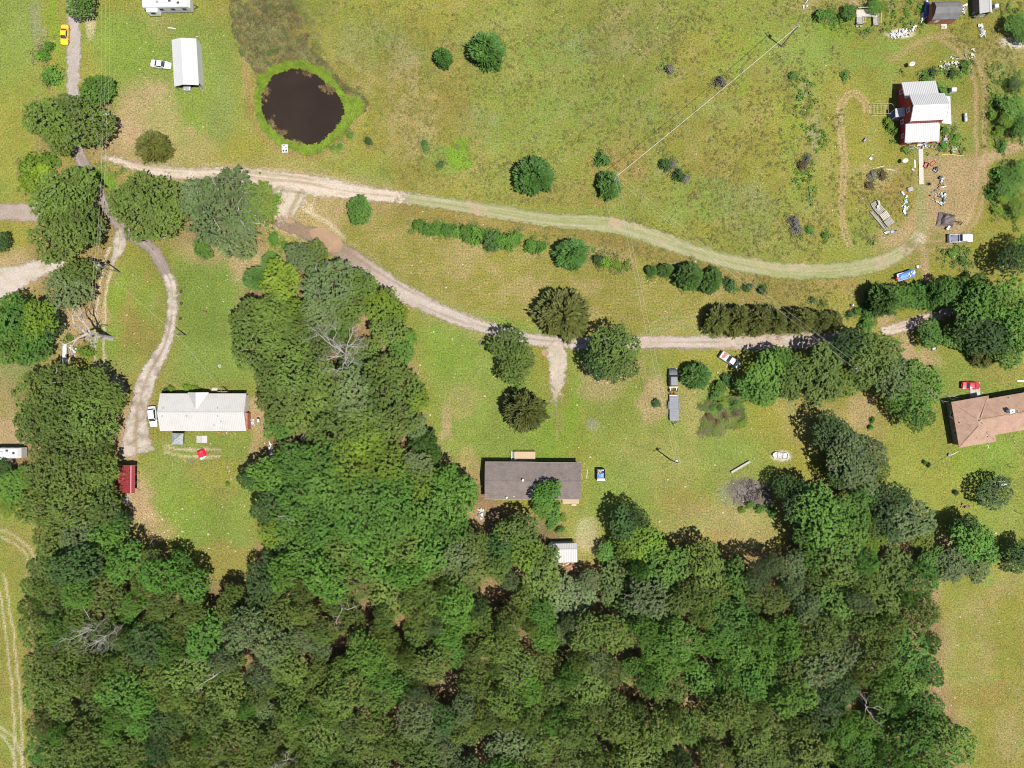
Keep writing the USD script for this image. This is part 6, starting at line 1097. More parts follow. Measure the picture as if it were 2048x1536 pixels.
def tank(px, py, rot, label, L=2.4, r=.45, m='plastic_white'):
    t = thing('propane_tank', label, 'tank', px, py, rot); x = L / 2
    part(t, 'shell', MB().tube([(-x, 0, r + .2), (-x + .06, 0, r + .2), (-x + .25, 0, r + .2), (x - .25, 0, r + .2), (x - .06, 0, r + .2), (x, 0, r + .2)], [.05, r * .6, r, r, r * .6, .05], 14), m, 50); part(t, 'lid', MB().cyl((0, 0, 2 * r + .18), .16, .12, 10), 'grey_metal')
    for k in (-.6, .6): part(t, 'foot', MB().box((k * x, 0, .15), (.12, r * 1.4, .3)), 'concrete')
tank(1928, 236.5, 94, 'pale mint tank standing on the grass right of the red house', 2.1, .36, 'plastic_mint')
def pump():
    t = thing('pump_table', 'small white table with dark openings on the lower pond bank', 'table', 571.5, 299, 2)
    part(t, 'top', MB().box((0, 0, .72), (1.45, 2.0, .08), bev=.03), 'plastic_white')
    for x in (-.6, .6):
        for y in (-.85, .85): part(t, 'leg', MB().box((x, y, .34), (.1, .1, .68)), 'plastic_white')
    for x, y in ((-.32, -.55), (.34, -.55), (-.15, .75), (.3, .15)): part(t, 'opening', MB().box((x, y, .78), (.38, .42 if y < 0 else .2, .05), bev=.02), 'plastic_black')
pump()
def dish(px, py, label, r=.5):
    t = thing('satellite_dish', label, 'satellite dish', px, py, 20); a = np.linspace(0, 2 * np.pi, 17)[:-1]; rings = []
    for k, z in ((.05, 1.42), (.4, 1.45), (.75, 1.52), (1, 1.62)): rings.append(np.c_[np.cos(a) * r * k, np.sin(a) * r * k * .85, z + .3 * np.cos(a) * k * r])
    part(t, 'dish', MB().loft(rings), 'plastic_white', 40); part(t, 'post', MB().cyl((0, 0, 0), .05, 1.45, 8), 'grey_metal'); part(t, 'arm', MB().tube([(r, 0, 1.7), (.1, 0, 2.1)], [.025, .025], 4), 'grey_metal'); part(t, 'receiver', MB().box((.08, 0, 2.1), (.14, .1, .1)), 'plastic_black')
dish(1817, 134, 'white satellite dish on a post above the red house', .62); dish(1803.5, 325.5, 'white satellite dish left of the plank walkway', .6)
def wellbox():
    t = thing('wooden_box', 'open dark wooden box with a blue tarp inside, right of the brown roofed house', 'box', 1201, 948, 0)
    for c, d in (((-.95, 0, .7), (.12, 2.6, 1.4)), ((.95, 0, .7), (.12, 2.6, 1.4)), ((0, 1.28, .7), (1.9, .12, 1.4))): part(t, 'side', MB().box(c, d), 'dark_wall')
    part(t, 'front', MB().box((0, -1.2, .7), (2.0, .55, 1.4), bev=.03), 'white_paint'); part(t, 'tarp', (lambda c: (c[0] + [.0, -.25, .75], c[1]))(cloth(1.6, 1.3, .15, 8, .3)), 'tarp_blue', True)
    for i in range(8): part(t, 'clutter', MB().box((R.uniform(-.6, .6), R.uniform(.45, 1.1), .8 + R.uniform(0, .15)), (R.uniform(.15, .4), R.uniform(.15, .35), .2), rz=R.uniform(0, 90), bev=.02), ('plastic_white', 'wood_pale', 'plastic_red', 'plastic_blue')[i % 4])
wellbox()
t = thing('concrete_beam', 'long pale concrete beam lying on the lawn right of the lawn pole', 'beam', 1480, 933.5, 30.5); part(t, 'beam', MB().box((0, 0, .28), (5.3, .5, .56), bev=.05), 'concrete')
for x in (-1.8, 1.8): part(t, 'block', MB().box((x, -.1, .06), (.4, .5, .14)), 'concrete')
t = thing('old_rowboat', 'white weathered boat hull full of debris lying above the burn pile', 'boat', 1561, 911, -6)
hull = lambda k, z: [(-2.0 * k, -.25 * k, z), (-1.4 * k, -.75 * k, z), (1.2 * k, -.75 * k, z), (1.7 * k, -.6 * k, z), (1.7 * k, .6 * k, z), (1.2 * k, .75 * k, z), (-1.4 * k, .75 * k, z), (-2.0 * k, .25 * k, z)]
part(t, 'hull', MB().loft([hull(.75, .05), hull(1.0, .5), hull(1.04, .55), hull(.92, .52), hull(.85, .2)]), 'car_old'); 
for x in (-.7, .6): part(t, 'seat', MB().box((x, 0, .42), (.3, 1.2, .06)), 'wood_pale')
b = MB()
for i in range(12): b.box((R.uniform(-1.2, 1.2), R.uniform(-.4, .4), .35), (R.uniform(.2, .7), R.uniform(.1, .3), .12), rz=R.uniform(0, 180), tilt=R.uniform(-20, 20))
part(t, 'debris', b, 'wood_pale')
t = thing('burn_pile', 'grey and charred black heap of ash and branches beside the dark trees', 'burn pile', 1496, 984, 10)
n = 40; u, v = np.meshgrid(np.linspace(-1, 1, n), np.linspace(-1, 1, n)); d = np.hypot(u, v); zz = .5 * (1 - sm(d, .1, 1.0)) * (.5 + meshkit.fbm(np.stack([u * 4, v * 4, u * 0], -1), 3, 3)) - .03
i = np.arange(n * n).reshape(n, n); part(t, 'ash_heap', (np.stack([u * 4.4, v * 2.7, zz], -1).reshape(-1, 3), np.stack([i[:-1, :-1], i[:-1, 1:], i[1:, 1:], i[1:, :-1]], -1).reshape(-1, 4)), 'ash', True)
b = MB()
for k in range(75): a = R.uniform(0, 6.28); q = np.array([R.normal() * 2.2, R.normal() * 1.3, R.uniform(.25, .6)]); dd = np.array([math.cos(a), math.sin(a), R.uniform(-.2, .3)]) * R.uniform(.4, 1.3); b.tube([q - dd, q + dd], [.05, .025], 4)
part(t, 'branches', b, 'bark', kind='stuff')
b = MB()
for k in range(60): a = R.uniform(0, 6.28); q = np.array([R.normal() * 1.4 + .8, R.normal() * 1.0 - .3, R.uniform(.3, .65)]); dd = np.array([math.cos(a), math.sin(a), R.uniform(-.2, .3)]) * R.uniform(.3, 1.0); b.tube([q - dd, q + dd], [.07, .04], 4)
part(t, 'charred_branches', b, 'plastic_black', kind='stuff')

def blue_boat():
    t = thing('tarped_boat', 'boat on a trailer under a bright blue tarp above the right hedgerow', 'boat', 1808, 551.5, 18); hl = lambda k, z: [(2.4 * k, 0, z), (1.6 * k, -.75 * k, z), (-1.9 * k, -.95 * k, z), (-2.2 * k, -.8 * k, z), (-2.2 * k, .8 * k, z), (-1.9 * k, .95 * k, z), (1.6 * k, .75 * k, z)]
    part(t, 'hull', MB().loft([hl(.7, .45), hl(1, .95), hl(1.0, 1.0)]), 'car_old'); c = cloth(4.2, 1.8, .45, 12, .35, 18); part(t, 'tarp', (c[0] + [-.1, 0, .85], c[1]), 'tarp_blue', True)
    for i in range(9): part(t, 'clutter', MB().box((R.uniform(.3, 2.0), R.uniform(-.5, .6), 1.45 + R.uniform(-.2, .1)), (R.uniform(.2, .5), R.uniform(.15, .4), .16), rz=R.uniform(0, 90), bev=.02), ('plastic_white', 'tarp_white', 'plastic_mint')[i % 3])
    for y in (-1.0, 1.0): wheel(t, -.9, y, .34)
    part(t, 'engine', MB().box((-2.5, -.1, 1.1), (.55, .5, .75), bev=.1), 'plastic_red'); part(t, 'tongue', MB().box((-2.9, .1, .4), (1.2, .12, .12)), 'rust'); part(t, 'frame', MB().box((0, 0, .4), (4.2, .8, .1)), 'rust')
blue_boat()
def tarp_tent():
    t = thing('collapsed_tent', 'collapsed brown tarp shelter on poles beside the white pickup', 'tarp', 1891, 440, -12)
    c = cloth(3.4, 3.3, 1.0, 22, .9, 22); part(t, 'tarp', (c[0] * [1, 1, 1] + [.4, 0, 0], c[1]), 'tarp_brown', True); c = cloth(1.3, 3.6, .25, 25, .35, 14); part(t, 'flap', (c[0] + [-1.45, -.2, 0], c[1]), 'tarp_brown', True)
    for i in range(3): part(t, 'pole', MB().tube([(1.8, -.2 + .3 * i, .5), (3.9, .5 - .5 * i, .15)], [.045, .045], 5), 'plastic_black')
    part(t, 'cross_pole', MB().tube([(2.9, -.8, .3), (3.4, .8, .5)], [.04, .04], 5).tube([(3.7, -.5, .1), (4.2, .3, .1)], [.08, .08], 5), 'plastic_black')
    part(t, 'fan_panel', MB().box((.75, -1.9, .6), (.55, 1.1, .1), rz=-25, bev=.03), 'plastic_mint'); part(t, 'bucket', MB().cyl((1.0, -1.0, .4), .18, .35, 10), 'plastic_red')
tarp_tent()
def lumber():
    t = thing('pallet_stack', 'heap of weathered grey pallets and boards in the tall grass of the yard', 'pallets', 1764, 430, -51)
    for k, (x, y, z, rz) in enumerate(((2.3, .0, .45, 3), (.45, .15, .5, -3), (-1.4, .1, .35, 4), (-2.9, .2, .2, -9))):
        b = MB(); a = math.radians(rz)
        for i in range(6): u = -.85 + i * .34; b.box((x - u * math.sin(a), y + u * math.cos(a), z + .1), (1.7, .24, .04), rz=rz)
        p = part(t, 'pallet', b, 'wood_grey' if k != 1 else 'wood_pale'); b = MB()
        for i in (-.75, 0, .75): b.box((x + i * math.cos(a), y + i * math.sin(a), z + .02), (.1, 1.9, .12), rz=rz)
        part(p, 'bearer', b, 'wood_grey')
    for i in range(6): part(t, 'board', MB().box((.2 + R.normal() * .3, -1.25 - .13 * i, .2 + R.uniform(0, .1)), (5.6 + R.uniform(-.8, .5), .1, .08), rz=R.normal() * 2), 'wood_grey')
    for i in range(4): part(t, 'panel', MB().box((-2.7 + R.normal() * .4, .3 + R.normal() * .4, .6 + .08 * i), (1.1, .3, .05), rz=R.uniform(-40, 60), tilt=R.uniform(-8, 8)), 'wood_pale')
lumber()
t = thing('canoe', 'silvery canoe lying on bare soil below the pallet heap', 'canoe', 1779, 464.5, 6); cn = lambda k, z: [(1.5 * k, 0, z), (.9 * k, -.33 * k, z), (-.9 * k, -.33 * k, z), (-1.5 * k, 0, z), (-.9 * k, .33 * k, z), (.9 * k, .33 * k, z)]
part(t, 'hull', MB().loft([cn(.7, .03), cn(1, .35), cn(.95, .36), cn(.8, .15)]), 'car_silver'); part(t, 'seat', MB().box((.3, 0, .3), (.25, .5, .04)), 'plastic_blue'); part(t, 'motor', MB().box((1.45, .15, .3), (.35, .25, .4), bev=.06), 'plastic_black')

# heaps and single things strewn about: kind, place, heading, look
def chair(px, py, rot, label, m='plastic_black'):
    t = thing('lawn_chair', label, 'chair', px, py, rot); part(t, 'seat', MB().box((0, 0, .42), (.55, .55, .05), bev=.02), m); part(t, 'backrest', MB().box((-.32, 0, .72), (.06, .55, .6), tilt=12, bev=.02), m)
    for x in (-.24, .24):
        for y in (-.24, .24): part(t, 'leg', MB().box((x, y, .2), (.05, .05, .42)), m)
    for y in (-.3, .3): part(t, 'armrest', MB().box((0, y, .62), (.5, .07, .04)), m)
def crate(px, py, rot, label, m, w=.9, l=.7, h=.5, name='crate', cat='crate'):
    t = thing(name, label, cat, px, py, rot); th = .05
    for c, d in (((0, -l / 2, h / 2), (w, th, h)), ((0, l / 2, h / 2), (w, th, h)), ((-w / 2, 0, h / 2), (th, l, h)), ((w / 2, 0, h / 2), (th, l, h))): part(t, 'side', MB().box(c, d, bev=.01), m)
    part(t, 'bottom', MB().box((0, 0, .05), (w - .06, l - .06, .05)), m)
def cabinet(px, py, rot, label, m, w=.8, l=.7, h=.9, name='appliance', cat='appliance', top=None):
    t = thing(name, label, cat, px, py, rot); part(t, 'body', MB().box((0, 0, h / 2), (w, l, h), bev=.04), m); part(t, 'lid', MB().box((0, -.02, h + .02), (w * .9, l * .85, .05), bev=.02), top or m); part(t, 'panel', MB().box((0, l / 2 - .06, h + .08), (w * .85, .08, .14)), 'grey_metal')
    for x in (-w * .4, w * .4): part(t, 'foot', MB().box((x, 0, .02), (.06, l * .8, .05)), 'plastic_black')
def junk(name, label, cat, px, py, rot, w, l, n, mats, seed, size=.45, tarp=None):
    """A heap of odds and ends, every piece a part."""
    t = thing(name, label, cat, px, py, rot); r = np.random.default_rng(seed)
    if tarp: part(t, 'tarp', cloth(w * .8, l * .8, .35, seed, .4), tarp, True)
    for i in range(n):
        x, y = r.uniform(-w / 2, w / 2), r.uniform(-l / 2, l / 2); s = size * r.uniform(.5, 1.4); kind = r.integers(4); m = mats[int(r.integers(len(mats)))]
        if kind == 0: part(t, 'bucket', MB().cyl((x, y, .03), s * .35, s * .8, 10, s * .42), m)
        elif kind == 1: part(t, 'board', MB().box((x, y, .1 + r.uniform(0, .25)), (s * 2.2, s * .35, .05), rz=r.uniform(0, 180), tilt=r.uniform(-12, 12)), m)
        elif kind == 2: part(t, 'box', MB().box((x, y, s * .3), (s, s * .75, s * .6), rz=r.uniform(0, 90), bev=.03), m)
        else: part(t, 'panel', MB().box((x, y, .15 + r.uniform(0, .2)), (s * 1.2, s * .9, .04), rz=r.uniform(0, 90), tilt=r.uniform(-25, 25)), m)
    return t
MIX = ['plastic_white', 'wood_pale', 'wood_grey', 'grey_metal', 'plastic_blue', 'plastic_black', 'plastic_black', 'rust']
junk('scrap_heap', 'crowded brown, blue and white heap at the lower right of the red house', 'scrap heap', 1882, 277, 0, 3.0, 3.4, 46, MIX + ['wood_red', 'tarp_navy', 'rust'], 1, .5)
junk('yard_clutter', 'small pile of pale boards beside the red house, right of the scrap heap', 'clutter', 1907, 300, 30, 1.6, 1.2, 9, ['wood_pale', 'tarp_white', 'grey_metal'], 2)
junk('white_debris', 'long scatter of white debris in the grass below the weathered deck', 'debris', 1801, 68, 8, 5.2, 1.5, 40, ['tarp_white', 'plastic_white', 'concrete'], 3, .55)
junk('debris_heap', 'small grey and white heap at the right end of the long white debris', 'debris', 1827, 58, 60, 1.4, 1.2, 9, ['grey_metal', 'tarp_white', 'wood_grey'], 4)
junk('stone_heap', 'ring of white stones and pots in the weeds above the red house', 'stones', 1896, 128, 20, 4.6, 2.8, 46, ['concrete', 'plastic_white', 'stone', 'grey_metal'], 5, .42)
junk('barn_clutter', 'pale clutter against the right end of the brown barn', 'clutter', 1927, 20, 0, 1.0, 2.6, 14, ['wood_pale', 'tarp_white', 'wood_grey'], 6, .45)
junk('shed_clutter', 'line of white and grey junk below the cream roofed shed', 'clutter', 1962, 62, -70, 3.6, 1.2, 22, ['tarp_white', 'grey_metal', 'plastic_white', 'concrete'], 7, .5)
junk('white_heap', 'bright white heap at the right edge below the top right bushes', 'debris', 2036, 86, 25, 3.4, 1.4, 22, ['tarp_white', 'plastic_white', 'wood_pale'], 8, .6)
junk('grill_clutter', 'dark grills and boxes on bare soil right of the plank walkway', 'clutter', 1883, 364, 80, 2.6, 1.4, 20, ['plastic_black', 'rust', 'plastic_black', 'plastic_white', 'grey_metal', 'plastic_black'], 9, .5)
junk('machine_heap', 'black and mint machine parts in weeds on the bare yard', 'machinery', 1884, 398, 80, 3.0, 1.4, 22, ['plastic_black', 'plastic_black', 'plastic_mint', 'grey_metal', 'plastic_black'], 10, .5)
junk('appliance_row', 'row of white and teal junk along the soil edge right of the pallet heap', 'clutter', 1810, 412, 88, 5.0, .9, 24, ['plastic_white', 'plastic_teal', 'grey_metal', 'plastic_black', 'plastic_mint', 'wood_grey'], 11, .5)
junk('tall_weed_junk', 'small scatter of white and green junk in tall weeds below the white pickup', 'clutter', 1904, 508, 0, 1.6, 1.2, 8, ['plastic_mint', 'plastic_white', 'grey_metal'], 12, .4)
junk('scrap_boards', 'pale boards and rubbish against the right end of the mobile home', 'scrap', 503, 846, 10, 1.6, 1.6, 13, ['tarp_white', 'wood_pale', 'plastic_white', 'plastic_blue'], 13, .45)
junk('fence_scrap', 'grey scrap heap at the woodland edge right of the lower lawn', 'scrap', 542, 905, 85, 4.2, 1.2, 22, ['grey_metal', 'tarp_white', 'concrete', 'wood_grey'], 14, .5)
junk('path_scrap', 'grey metal scrap beside the leaf littered path left of the brown roofed house', 'scrap', 962, 1030, 85, 3.6, 1.0, 18, ['grey_metal', 'tarp_white', 'trailer_steel'], 15, .55)
junk('brick_heap', 'heap of reddish boards below the grey steel shed', 'boards', 1141, 1132, -10, 3.4, 1.2, 16, ['wood_red', 'wood_red', 'rust', 'wood_pale'], 16, .55)
junk('dark_scrap', 'bluish scrap under the dark tree left of the lower lawn', 'scrap', 274, 1083, 30, 1.4, 1.2, 9, ['plastic_blue', 'grey_metal', 'plastic_white'], 17, .4)
junk('oak_scrap', 'red and white things at the foot of the red roofed carport', 'clutter', 249, 1001, 60, 1.8, 1.4, 12, ['plastic_red', 'plastic_red', 'plastic_blue', 'plastic_white'], 18, .55)
junk('red_scrap', 'red mower parts and crates under the left oaks beside the gravel', 'clutter', 236, 798, 80, 3.4, 1.2, 16, ['wood_red', 'plastic_red', 'wood_pale', 'rust'], 19, .5)
junk('porch_pots', 'row of pots and brown boxes along the lower wall of the mobile home', 'pots', 455, 866.5, 0, 4.6, .7, 14, ['wood_red', 'plastic_white', 'wood_pale', 'rust', 'rust'], 20, .34)
junk('tire_heap', 'small dark heap with a white bag on the lawn below the cedar at the right', 'scrap', 1931, 1013, -10, 2.2, .8, 10, ['rust', 'plastic_black', 'plastic_white', 'wood_red'], 21, .45)
junk('dead_tree_junk', 'red and white yard things under the tall dead tree', 'clutter', 148, 704, 85, 2.4, 1.4, 14, ['plastic_red', 'plastic_white', 'wood_pale', 'grey_metal'], 22, .5)
t = thing('white_trailer_bed', 'long narrow white trailer bed below the tall dead tree', 'trailer', 132.5, 708, -1.5); part(t, 'bed', MB().box((0, 0, .55), (.95, 4.9, .12), bev=.03), 'plastic_white'); part(t, 'side_rail', MB().box((-.45, 0, .68), (.06, 4.9, .16)).box((.45, 0, .68), (.06, 4.9, .16)), 'plastic_white')
for x in (-.5, .5): wheel(t, 0, 0, .01) if False else part(t, 'wheel', MB().tube([(x - .08, -.5, .3), (x + .08, -.5, .3)], [.3, .3], 12), 'rubber')
t = thing('white_pipe', 'long white pole leaning beside the narrow trailer bed', 'pole', 141, 707, -10); part(t, 'pipe', MB().tube([(0, -2.1, .1), (0, 2.1, .4)], [.06, .06], 6), 'plastic_white'); part(t, 'end_cap', MB().box((0, 2.12, .4), (.16, .08, .16)), 'plastic_red')
t = thing('blue_boat_cover', 'navy blue covered boat standing against the left end of the brown barn', 'boat', 1851, 20, 88); c = cloth(4.2, 1.2, .8, 31, .2); part(t, 'cover', (c[0] + [0, 0, .3], c[1]), 'tarp_navy', True); part(t, 'hull', MB().loft([cn(1.2, .1), cn(1.5, .6), cn(1.4, .62)]), 'tarp_white')
junk('tarp_debris', 'white bags strewn below the navy covered boat', 'debris', 1847, 33, 70, 3.4, 1.0, 12, ['tarp_white', 'plastic_white'], 32, .6)
t = thing('water_drum', 'pale blue drum at the foot of the cream roofed shed', 'drum', 1947, 28, 0); part(t, 'drum', MB().cyl((0, 0, 0), .36, .9, 14).cyl((0, 0, .9), .33, .04, 14), 'canopy_grey'); part(t, 'hoop', MB().cyl((0, 0, .3), .38, .05, 14).cyl((0, 0, .6), .38, .05, 14), 'plastic_blue')
cabinet(1902, 183, 2, 'white box shaped appliance at the upper right corner of the red house', 'plastic_white', 1.2, 1.0, 1.3)
cabinet(1989, 15, 5, 'white appliance standing right of the cream roofed shed', 'plastic_white', 1.0, .9, .9); cabinet(1818, 296, 5, 'white air conditioner at the lower left wall of the red house', 'plastic_white', .9, .8, .8, 'air_conditioner', 'air conditioner', 'plastic_black')
cabinet(1819, 379, 15, 'white appliance lying left of the lower end of the plank walkway', 'plastic_white', 1.2, .9, .5, top='grey_metal'); cabinet(1804.5, 387, -55, 'narrow white cabinet on its side below the plank walkway', 'plastic_white', 1.1, .5, .4)
cabinet(1741, 317, -40, 'small square white tub standing on the grass left of the walkway', 'plastic_white', .7, .7, .15, 'storage_tub', 'tub'); cabinet(1825, 340, -40, 'small pale box on the grass left of the plank walkway', 'wood_pale', .9, .45, .25, 'wooden_chest', 'chest')
crate(1865, 327, 40, 'dark brown tray on the bare soil right of the walkway', 'wood_red', 1.3, .7, .25); crate(1851, 331, 65, 'reddish timber cart frame touching the plank walkway', 'wood_red', 1.3, .9, .5, 'cart', 'cart'); chair(1871.5, 338, -35, 'black grill chair on the soil below the dark brown tray'); crate(1870, 341, -35, 'grey open box under the black grill chair', 'grey_metal', 1.0, .8, .4)
chair(1858, 369, 10, 'single black chair right of the lower end of the walkway'); chair(1843, 296.5, 0, 'pale chair beside the door end of the walkway', 'wood_pale')
crate(1835.5, 534, 10, 'small white crate beside the dirt path above the hedgerow', 'plastic_white', .9, .7, .4); crate(1867.5, 697, 15, 'white slatted crate on the soil below the small round tree', 'wood_pale', 1.1, .9, .4)
cabinet(1703, 611, 60, 'small pale blue cylinder box in the meadow left of the hedgerow', 'canopy_grey', .45, .4, .8, 'utility_box', 'utility box')
t = thing('hay_rake', 'rusty black farm rake in the grass left of the canoe', 'farm rake', 1736, 478, -35)
for k in (-.25, 0, .25): part(t, 'bar', MB().box((0, k, .35), (1.8, .06, .08)), 'plastic_black')
part(t, 'handle', MB().box((1.4, .05, .35), (1.4, .06, .08)), 'wood_grey'); part(t, 'crosspiece', MB().box((2.0, .05, .35), (.1, .5, .1)), 'wood_grey')
t = thing('yard_cart', 'small grey wheeled barrow on the lawn left of the red house', 'wheelbarrow', 1729, 282, 45); part(t, 'tray', MB().loft([[(-.3, -.2, .3), (.4, -.2, .3), (.4, .2, .3), (-.3, .2, .3)], [(-.45, -.32, .6), (.6, -.32, .6), (.6, .32, .6), (-.45, .32, .6)], [(-.4, -.28, .6), (.55, -.28, .6), (.55, .28, .6), (-.4, .28, .6)], [(-.25, -.15, .35), (.35, -.15, .35), (.35, .15, .35), (-.25, .15, .35)]]), 'grey_metal')
for y in (-.25, .25): part(t, 'handle', MB().tube([(.4, y * .6, .3), (-1.1, y, .6)], [.03, .03], 5), 'wood_grey')
part(t, 'wheel', MB().tube([(.75, -.06, .2), (.75, .06, .2)], [.2, .2], 10), 'rubber')
def plank(px, py, rot, L, label, m='wood_pale', w=.16):
    t = thing('timber_plank', label, 'plank', px, py, rot); part(t, 'plank', MB().box((0, 0, .08), (L, w, .06)), m); part(t, 'nailer', MB().box((-L * .35, 0, .03), (.12, w + .1, .05)), m)
plank(1757, 335, 14, 2.9, 'left one of two thin poles lying above the pale weeds left of the walkway'); plank(1780, 339.5, -10, 2.2, 'right one of two thin poles lying above the pale weeds left of the walkway'); plank(1829.5, 328, 92, 2.0, 'white plank standing parallel to the walkway on its left', 'white_paint', .25)
plank(1671, 297, 92, 1.0, 'short white stick in the upper field left of the rut loop', 'white_paint'); plank(344, 56.5, -8, 1.9, 'white pole lying on the lawn above the white carport', 'white_paint'); plank(1174, 948, 85, 2.2, 'pale plank lying at the right end of the brown roofed house'); plank(1932, 1467, -62, 3.3, 'grey fallen beam in the lower right meadow beside the woods', 'wood_grey', .4); plank(1908, 907, 27, 2.2, 'white pipe lying at the lower left corner of the tan roofed house', 'plastic_white', .1); plank(1976, 893, -70, 1.0, 'short white pipe at the lower wall of the tan roofed house', 'plastic_white', .1)
plank(1905, 310, -3, 5.4, 'thin yellow rope lying across the soil right of the walkway', 'plastic_yellow', .06); plank(2044, 762, 0, 2.4, 'white plank at the right edge above the tan roofed house', 'white_paint', .3)
plank(545, 862, 90, 6.2, 'thin rusty fence rail right of the mobile home', 'rust', .1)
t = thing('picnic_table', 'grey table with white things on it beside the round cedar at the right', 'table', 2001, 968, -4); part(t, 'top', MB().box((0, 0, .72), (1.7, .75, .06)), 'wood_grey')
for y in (-.65, .65): part(t, 'bench', MB().box((0, y, .42), (1.7, .25, .05)), 'wood_grey')
for x in (-.6, .6): part(t, 'trestle', MB().box((x, 0, .36), (.08, 1.2, .68)), 'wood_grey')
for i in range(4): o = thing('white_pot', ('first', 'second', 'third', 'fourth')[i] + ' white pot from the left on the table by the cedar', 'pot', 1997 + i * 3.1, 968, 0, z=.75); part(o, 'pot', MB().cyl((0, 0, 0), .10, .22, 10, .15), 'plastic_white'); part(o, 'soil', MB().cyl((0, 0, .18), .13, .03, 10), 'dark_wall')
def tpost(px, py, label, h=2.0, rot=0):
    t = thing('clothesline_post', label, 'post', px, py, rot); part(t, 'post', MB().cyl((0, 0, 0), .06, h, 8), 'rust'); part(t, 'crossbar', MB().box((0, 0, h), (1.3, .07, .07)), 'rust')
tpost(1964, 945, 'left one of two thin clothesline posts on the right lawn', 2.2, 20); tpost(2020, 934, 'right one of two thin clothesline posts on the right lawn', 2.2, 20); tpost(2034, 1025, 'lone clothesline post near the right edge below the cedar', 2.0, -25)
tpost(1193, 1089, 'thin garden post on the pale bare patch right of the steel shed', 1.8, 90)
t = thing('garden_hose_reel', 'dark hose reel with a pale hose left of the tan roofed house', 'hose reel', 1897, 910, 20); part(t, 'reel', MB().cyl((0, 0, .1), .38, .3, 14), 'plastic_black'); part(t, 'hub', MB().cyl((0, 0, .4), .12, .08, 8), 'plastic_blue')
hs = smooth([(1894, 910), (1876, 914), (1858, 917), (1846, 920), (1838, 926), (1830, 930)], 3); part(t, 'hose', MB().tube(np.c_[(hs[:, 0] - 1897) / S * .94, (910 - hs[:, 1]) / S, np.full(len(hs), .04)], np.full(len(hs), .04), 5, cap=False), 'dark_wall')
t = thing('tire_ring', 'worn ring of an old tire lying on the lawn below the lower dirt road', 'tire', 961, 686, 0); a = np.linspace(0, 2 * np.pi, 17); part(t, 'tread', MB().tube([(math.cos(k) * .42, math.sin(k) * .42, .12) for k in a], np.full(17, .14), 6, cap=False), 'tarp_brown'); part(t, 'ash', MB().cyl((0, 0, .0), .32, .06, 12), 'ash')
t = thing('white_ring', 'small white ring lying on the lawn above the mobile home', 'ring', 439.5, 732, 0); part(t, 'ring', MB().tube([(math.cos(k) * .32, math.sin(k) * .32, .06) for k in a], np.full(17, .06), 5, cap=False), 'plastic_white'); part(t, 'cap', MB().cyl((0, 0, .0), .16, .04, 10), 'concrete')
t = thing('trash_bin', 'slim grey bin standing right of the rubbish at the mobile home', 'bin', 519.5, 841, 5); part(t, 'bin', MB().box((0, 0, .5), (.45, .95, 1.0), bev=.04), 'grey_metal'); part(t, 'lid', MB().box((0, .05, 1.03), (.5, .8, .08), bev=.03), 'plastic_white'); part(t, 'handle', MB().box((0, .5, 1.0), (.4, .08, .08)), 'plastic_black')
t = thing('red_mower', 'red mower under the oaks above the red roofed carport', 'mower', 213, 883, 10); part(t, 'deck', MB().box((0, 0, .35), (1.1, .9, .3), bev=.08), 'plastic_red'); part(t, 'engine', MB().box((-.1, 0, .6), (.5, .45, .3), bev=.06), 'plastic_black'); part(t, 'seat', MB().box((-.65, 0, .7), (.4, .5, .12), bev=.04), 'plastic_black')
for x in (-.5, .45):
    for y in (-.45, .45): wheel(t, x, y, .2, .14)
t = thing('propane_bottle_pair', 'two small white posts with a dark base at the lower edge of the white carport', 'posts', 404, 178, -40)
for i in range(2): part(t, 'post', MB().cyl((i * .5 - .25, 0, 0), .14, 1.0, 10), 'grey_metal')
part(t, 'base', MB().box((0, 0, .05), (1.0, .4, .1)), 'concrete')
t = thing('scrap_rail', 'row of grey blocks lying along the right wall of the white carport', 'blocks', 402, 130, 93)
for i in range(12): part(t, 'block', MB().box((-4.2 + i * .75 + R.normal() * .08, R.normal() * .1, .12), (.55, .3, .22), rz=R.normal() * 8, bev=.03), 'concrete')
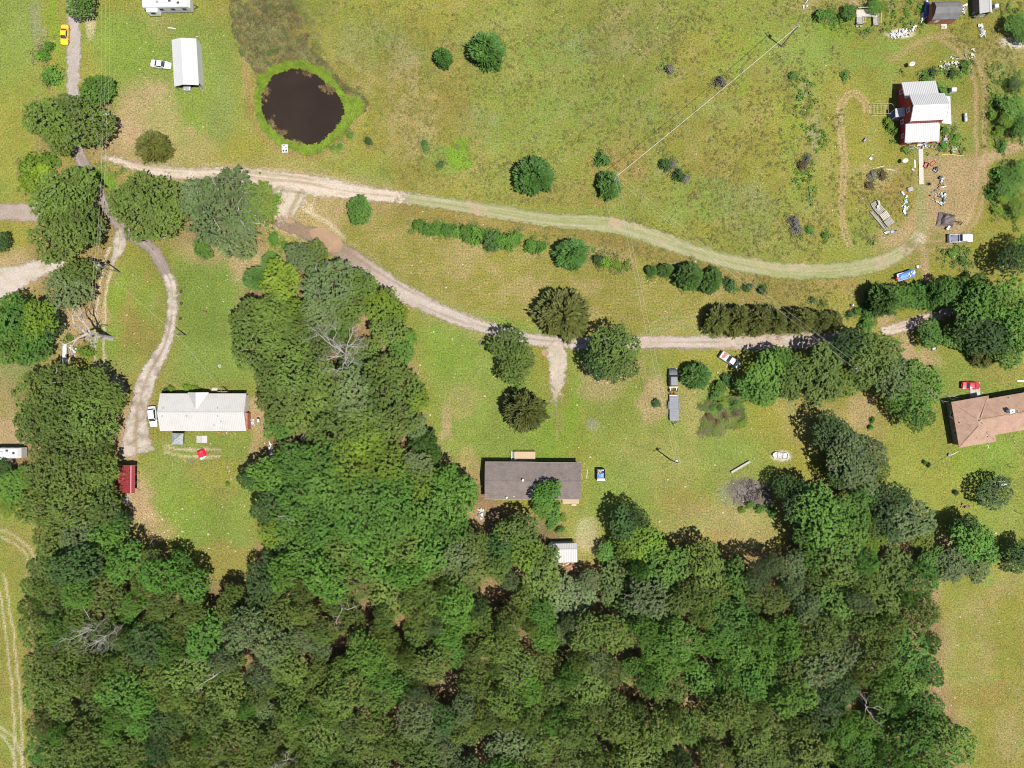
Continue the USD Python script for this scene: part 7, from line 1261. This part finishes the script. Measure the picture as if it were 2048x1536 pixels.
# pale stones and scraps scattered over the lawns, too many and too small to tell apart
b = MB(); r = np.random.default_rng(77); zones = [(1130, 700, 1560, 1090, 150), (1560, 820, 1780, 960, 26), (1790, 700, 2040, 1110, 46), (380, 500, 520, 620, 22), (330, 1000, 500, 1110, 40), (270, 1020, 360, 1090, 46), (330, 880, 530, 960, 24), (840, 640, 1000, 900, 34), (170, 30, 470, 330, 40), (700, 420, 1400, 660, 80), (1890, 1430, 1960, 1530, 40), (1900, 1180, 2040, 1500, 60), (1000, 20, 1640, 420, 40), (230, 500, 330, 740, 14), (1640, 80, 1780, 480, 24)]
ico = trimesh.creation.icosphere(0)
for x0, y0, x1, y1, n in zones:
    for k in range(n):
        p = P(r.uniform(x0, x1), r.uniform(y0, y1)); s = r.uniform(.06, .17) * (1.6 if r.uniform() < .1 else 1); b.add(ico.vertices * [s * r.uniform(.8, 1.6), s, s * .5] + [p[0], p[1], s * .2], ico.faces)
tagit(usdkit.mesh(stage, '/World/stones', b.mesh(), M['stone']).GetPrim(), 'pale stones and scraps scattered over the lawns and fields', 'stones', kind='stuff')

junk('gravel_yard_junk', 'small dark and pale rubbish on the bare soil left of the brown tarp shelter', 'clutter', 1868, 395, 0, 2.2, 3.4, 14, ['plastic_black', 'wood_pale', 'rust', 'plastic_white'], 41, .35)
junk('loop_junk', 'pale scraps in the weeds on the upper side of the loop track', 'clutter', 1942, 108, 40, 3.0, 1.6, 12, ['tarp_white', 'wood_pale', 'grey_metal'], 42, .35)
junk('wall_clutter', 'small boxes and cans along the lower wall of the red house', 'clutter', 1850, 293, 0, 6.5, .8, 18, ['plastic_red', 'plastic_white', 'wood_pale', 'plastic_blue', 'plastic_black'], 43, .35)
junk('meadow_scrap', 'few pale scraps in the upper meadow left of the weathered deck', 'clutter', 1612, 8, 70, 2.4, 1.0, 8, ['concrete', 'tarp_white', 'wood_grey'], 44, .35)
junk('camper_clutter', 'white steps and boxes along the lower side of the top edge camper', 'clutter', 362, 22, 0, 6.0, .9, 14, ['plastic_white', 'tarp_white', 'grey_metal', 'wood_pale'], 45, .42)
junk('scrub_junk', 'pale odds among the scrub at the right edge, above the soil track', 'clutter', 2000, 200, 30, 2.6, 2.0, 9, ['tarp_white', 'wood_grey', 'plastic_white'], 46, .35)
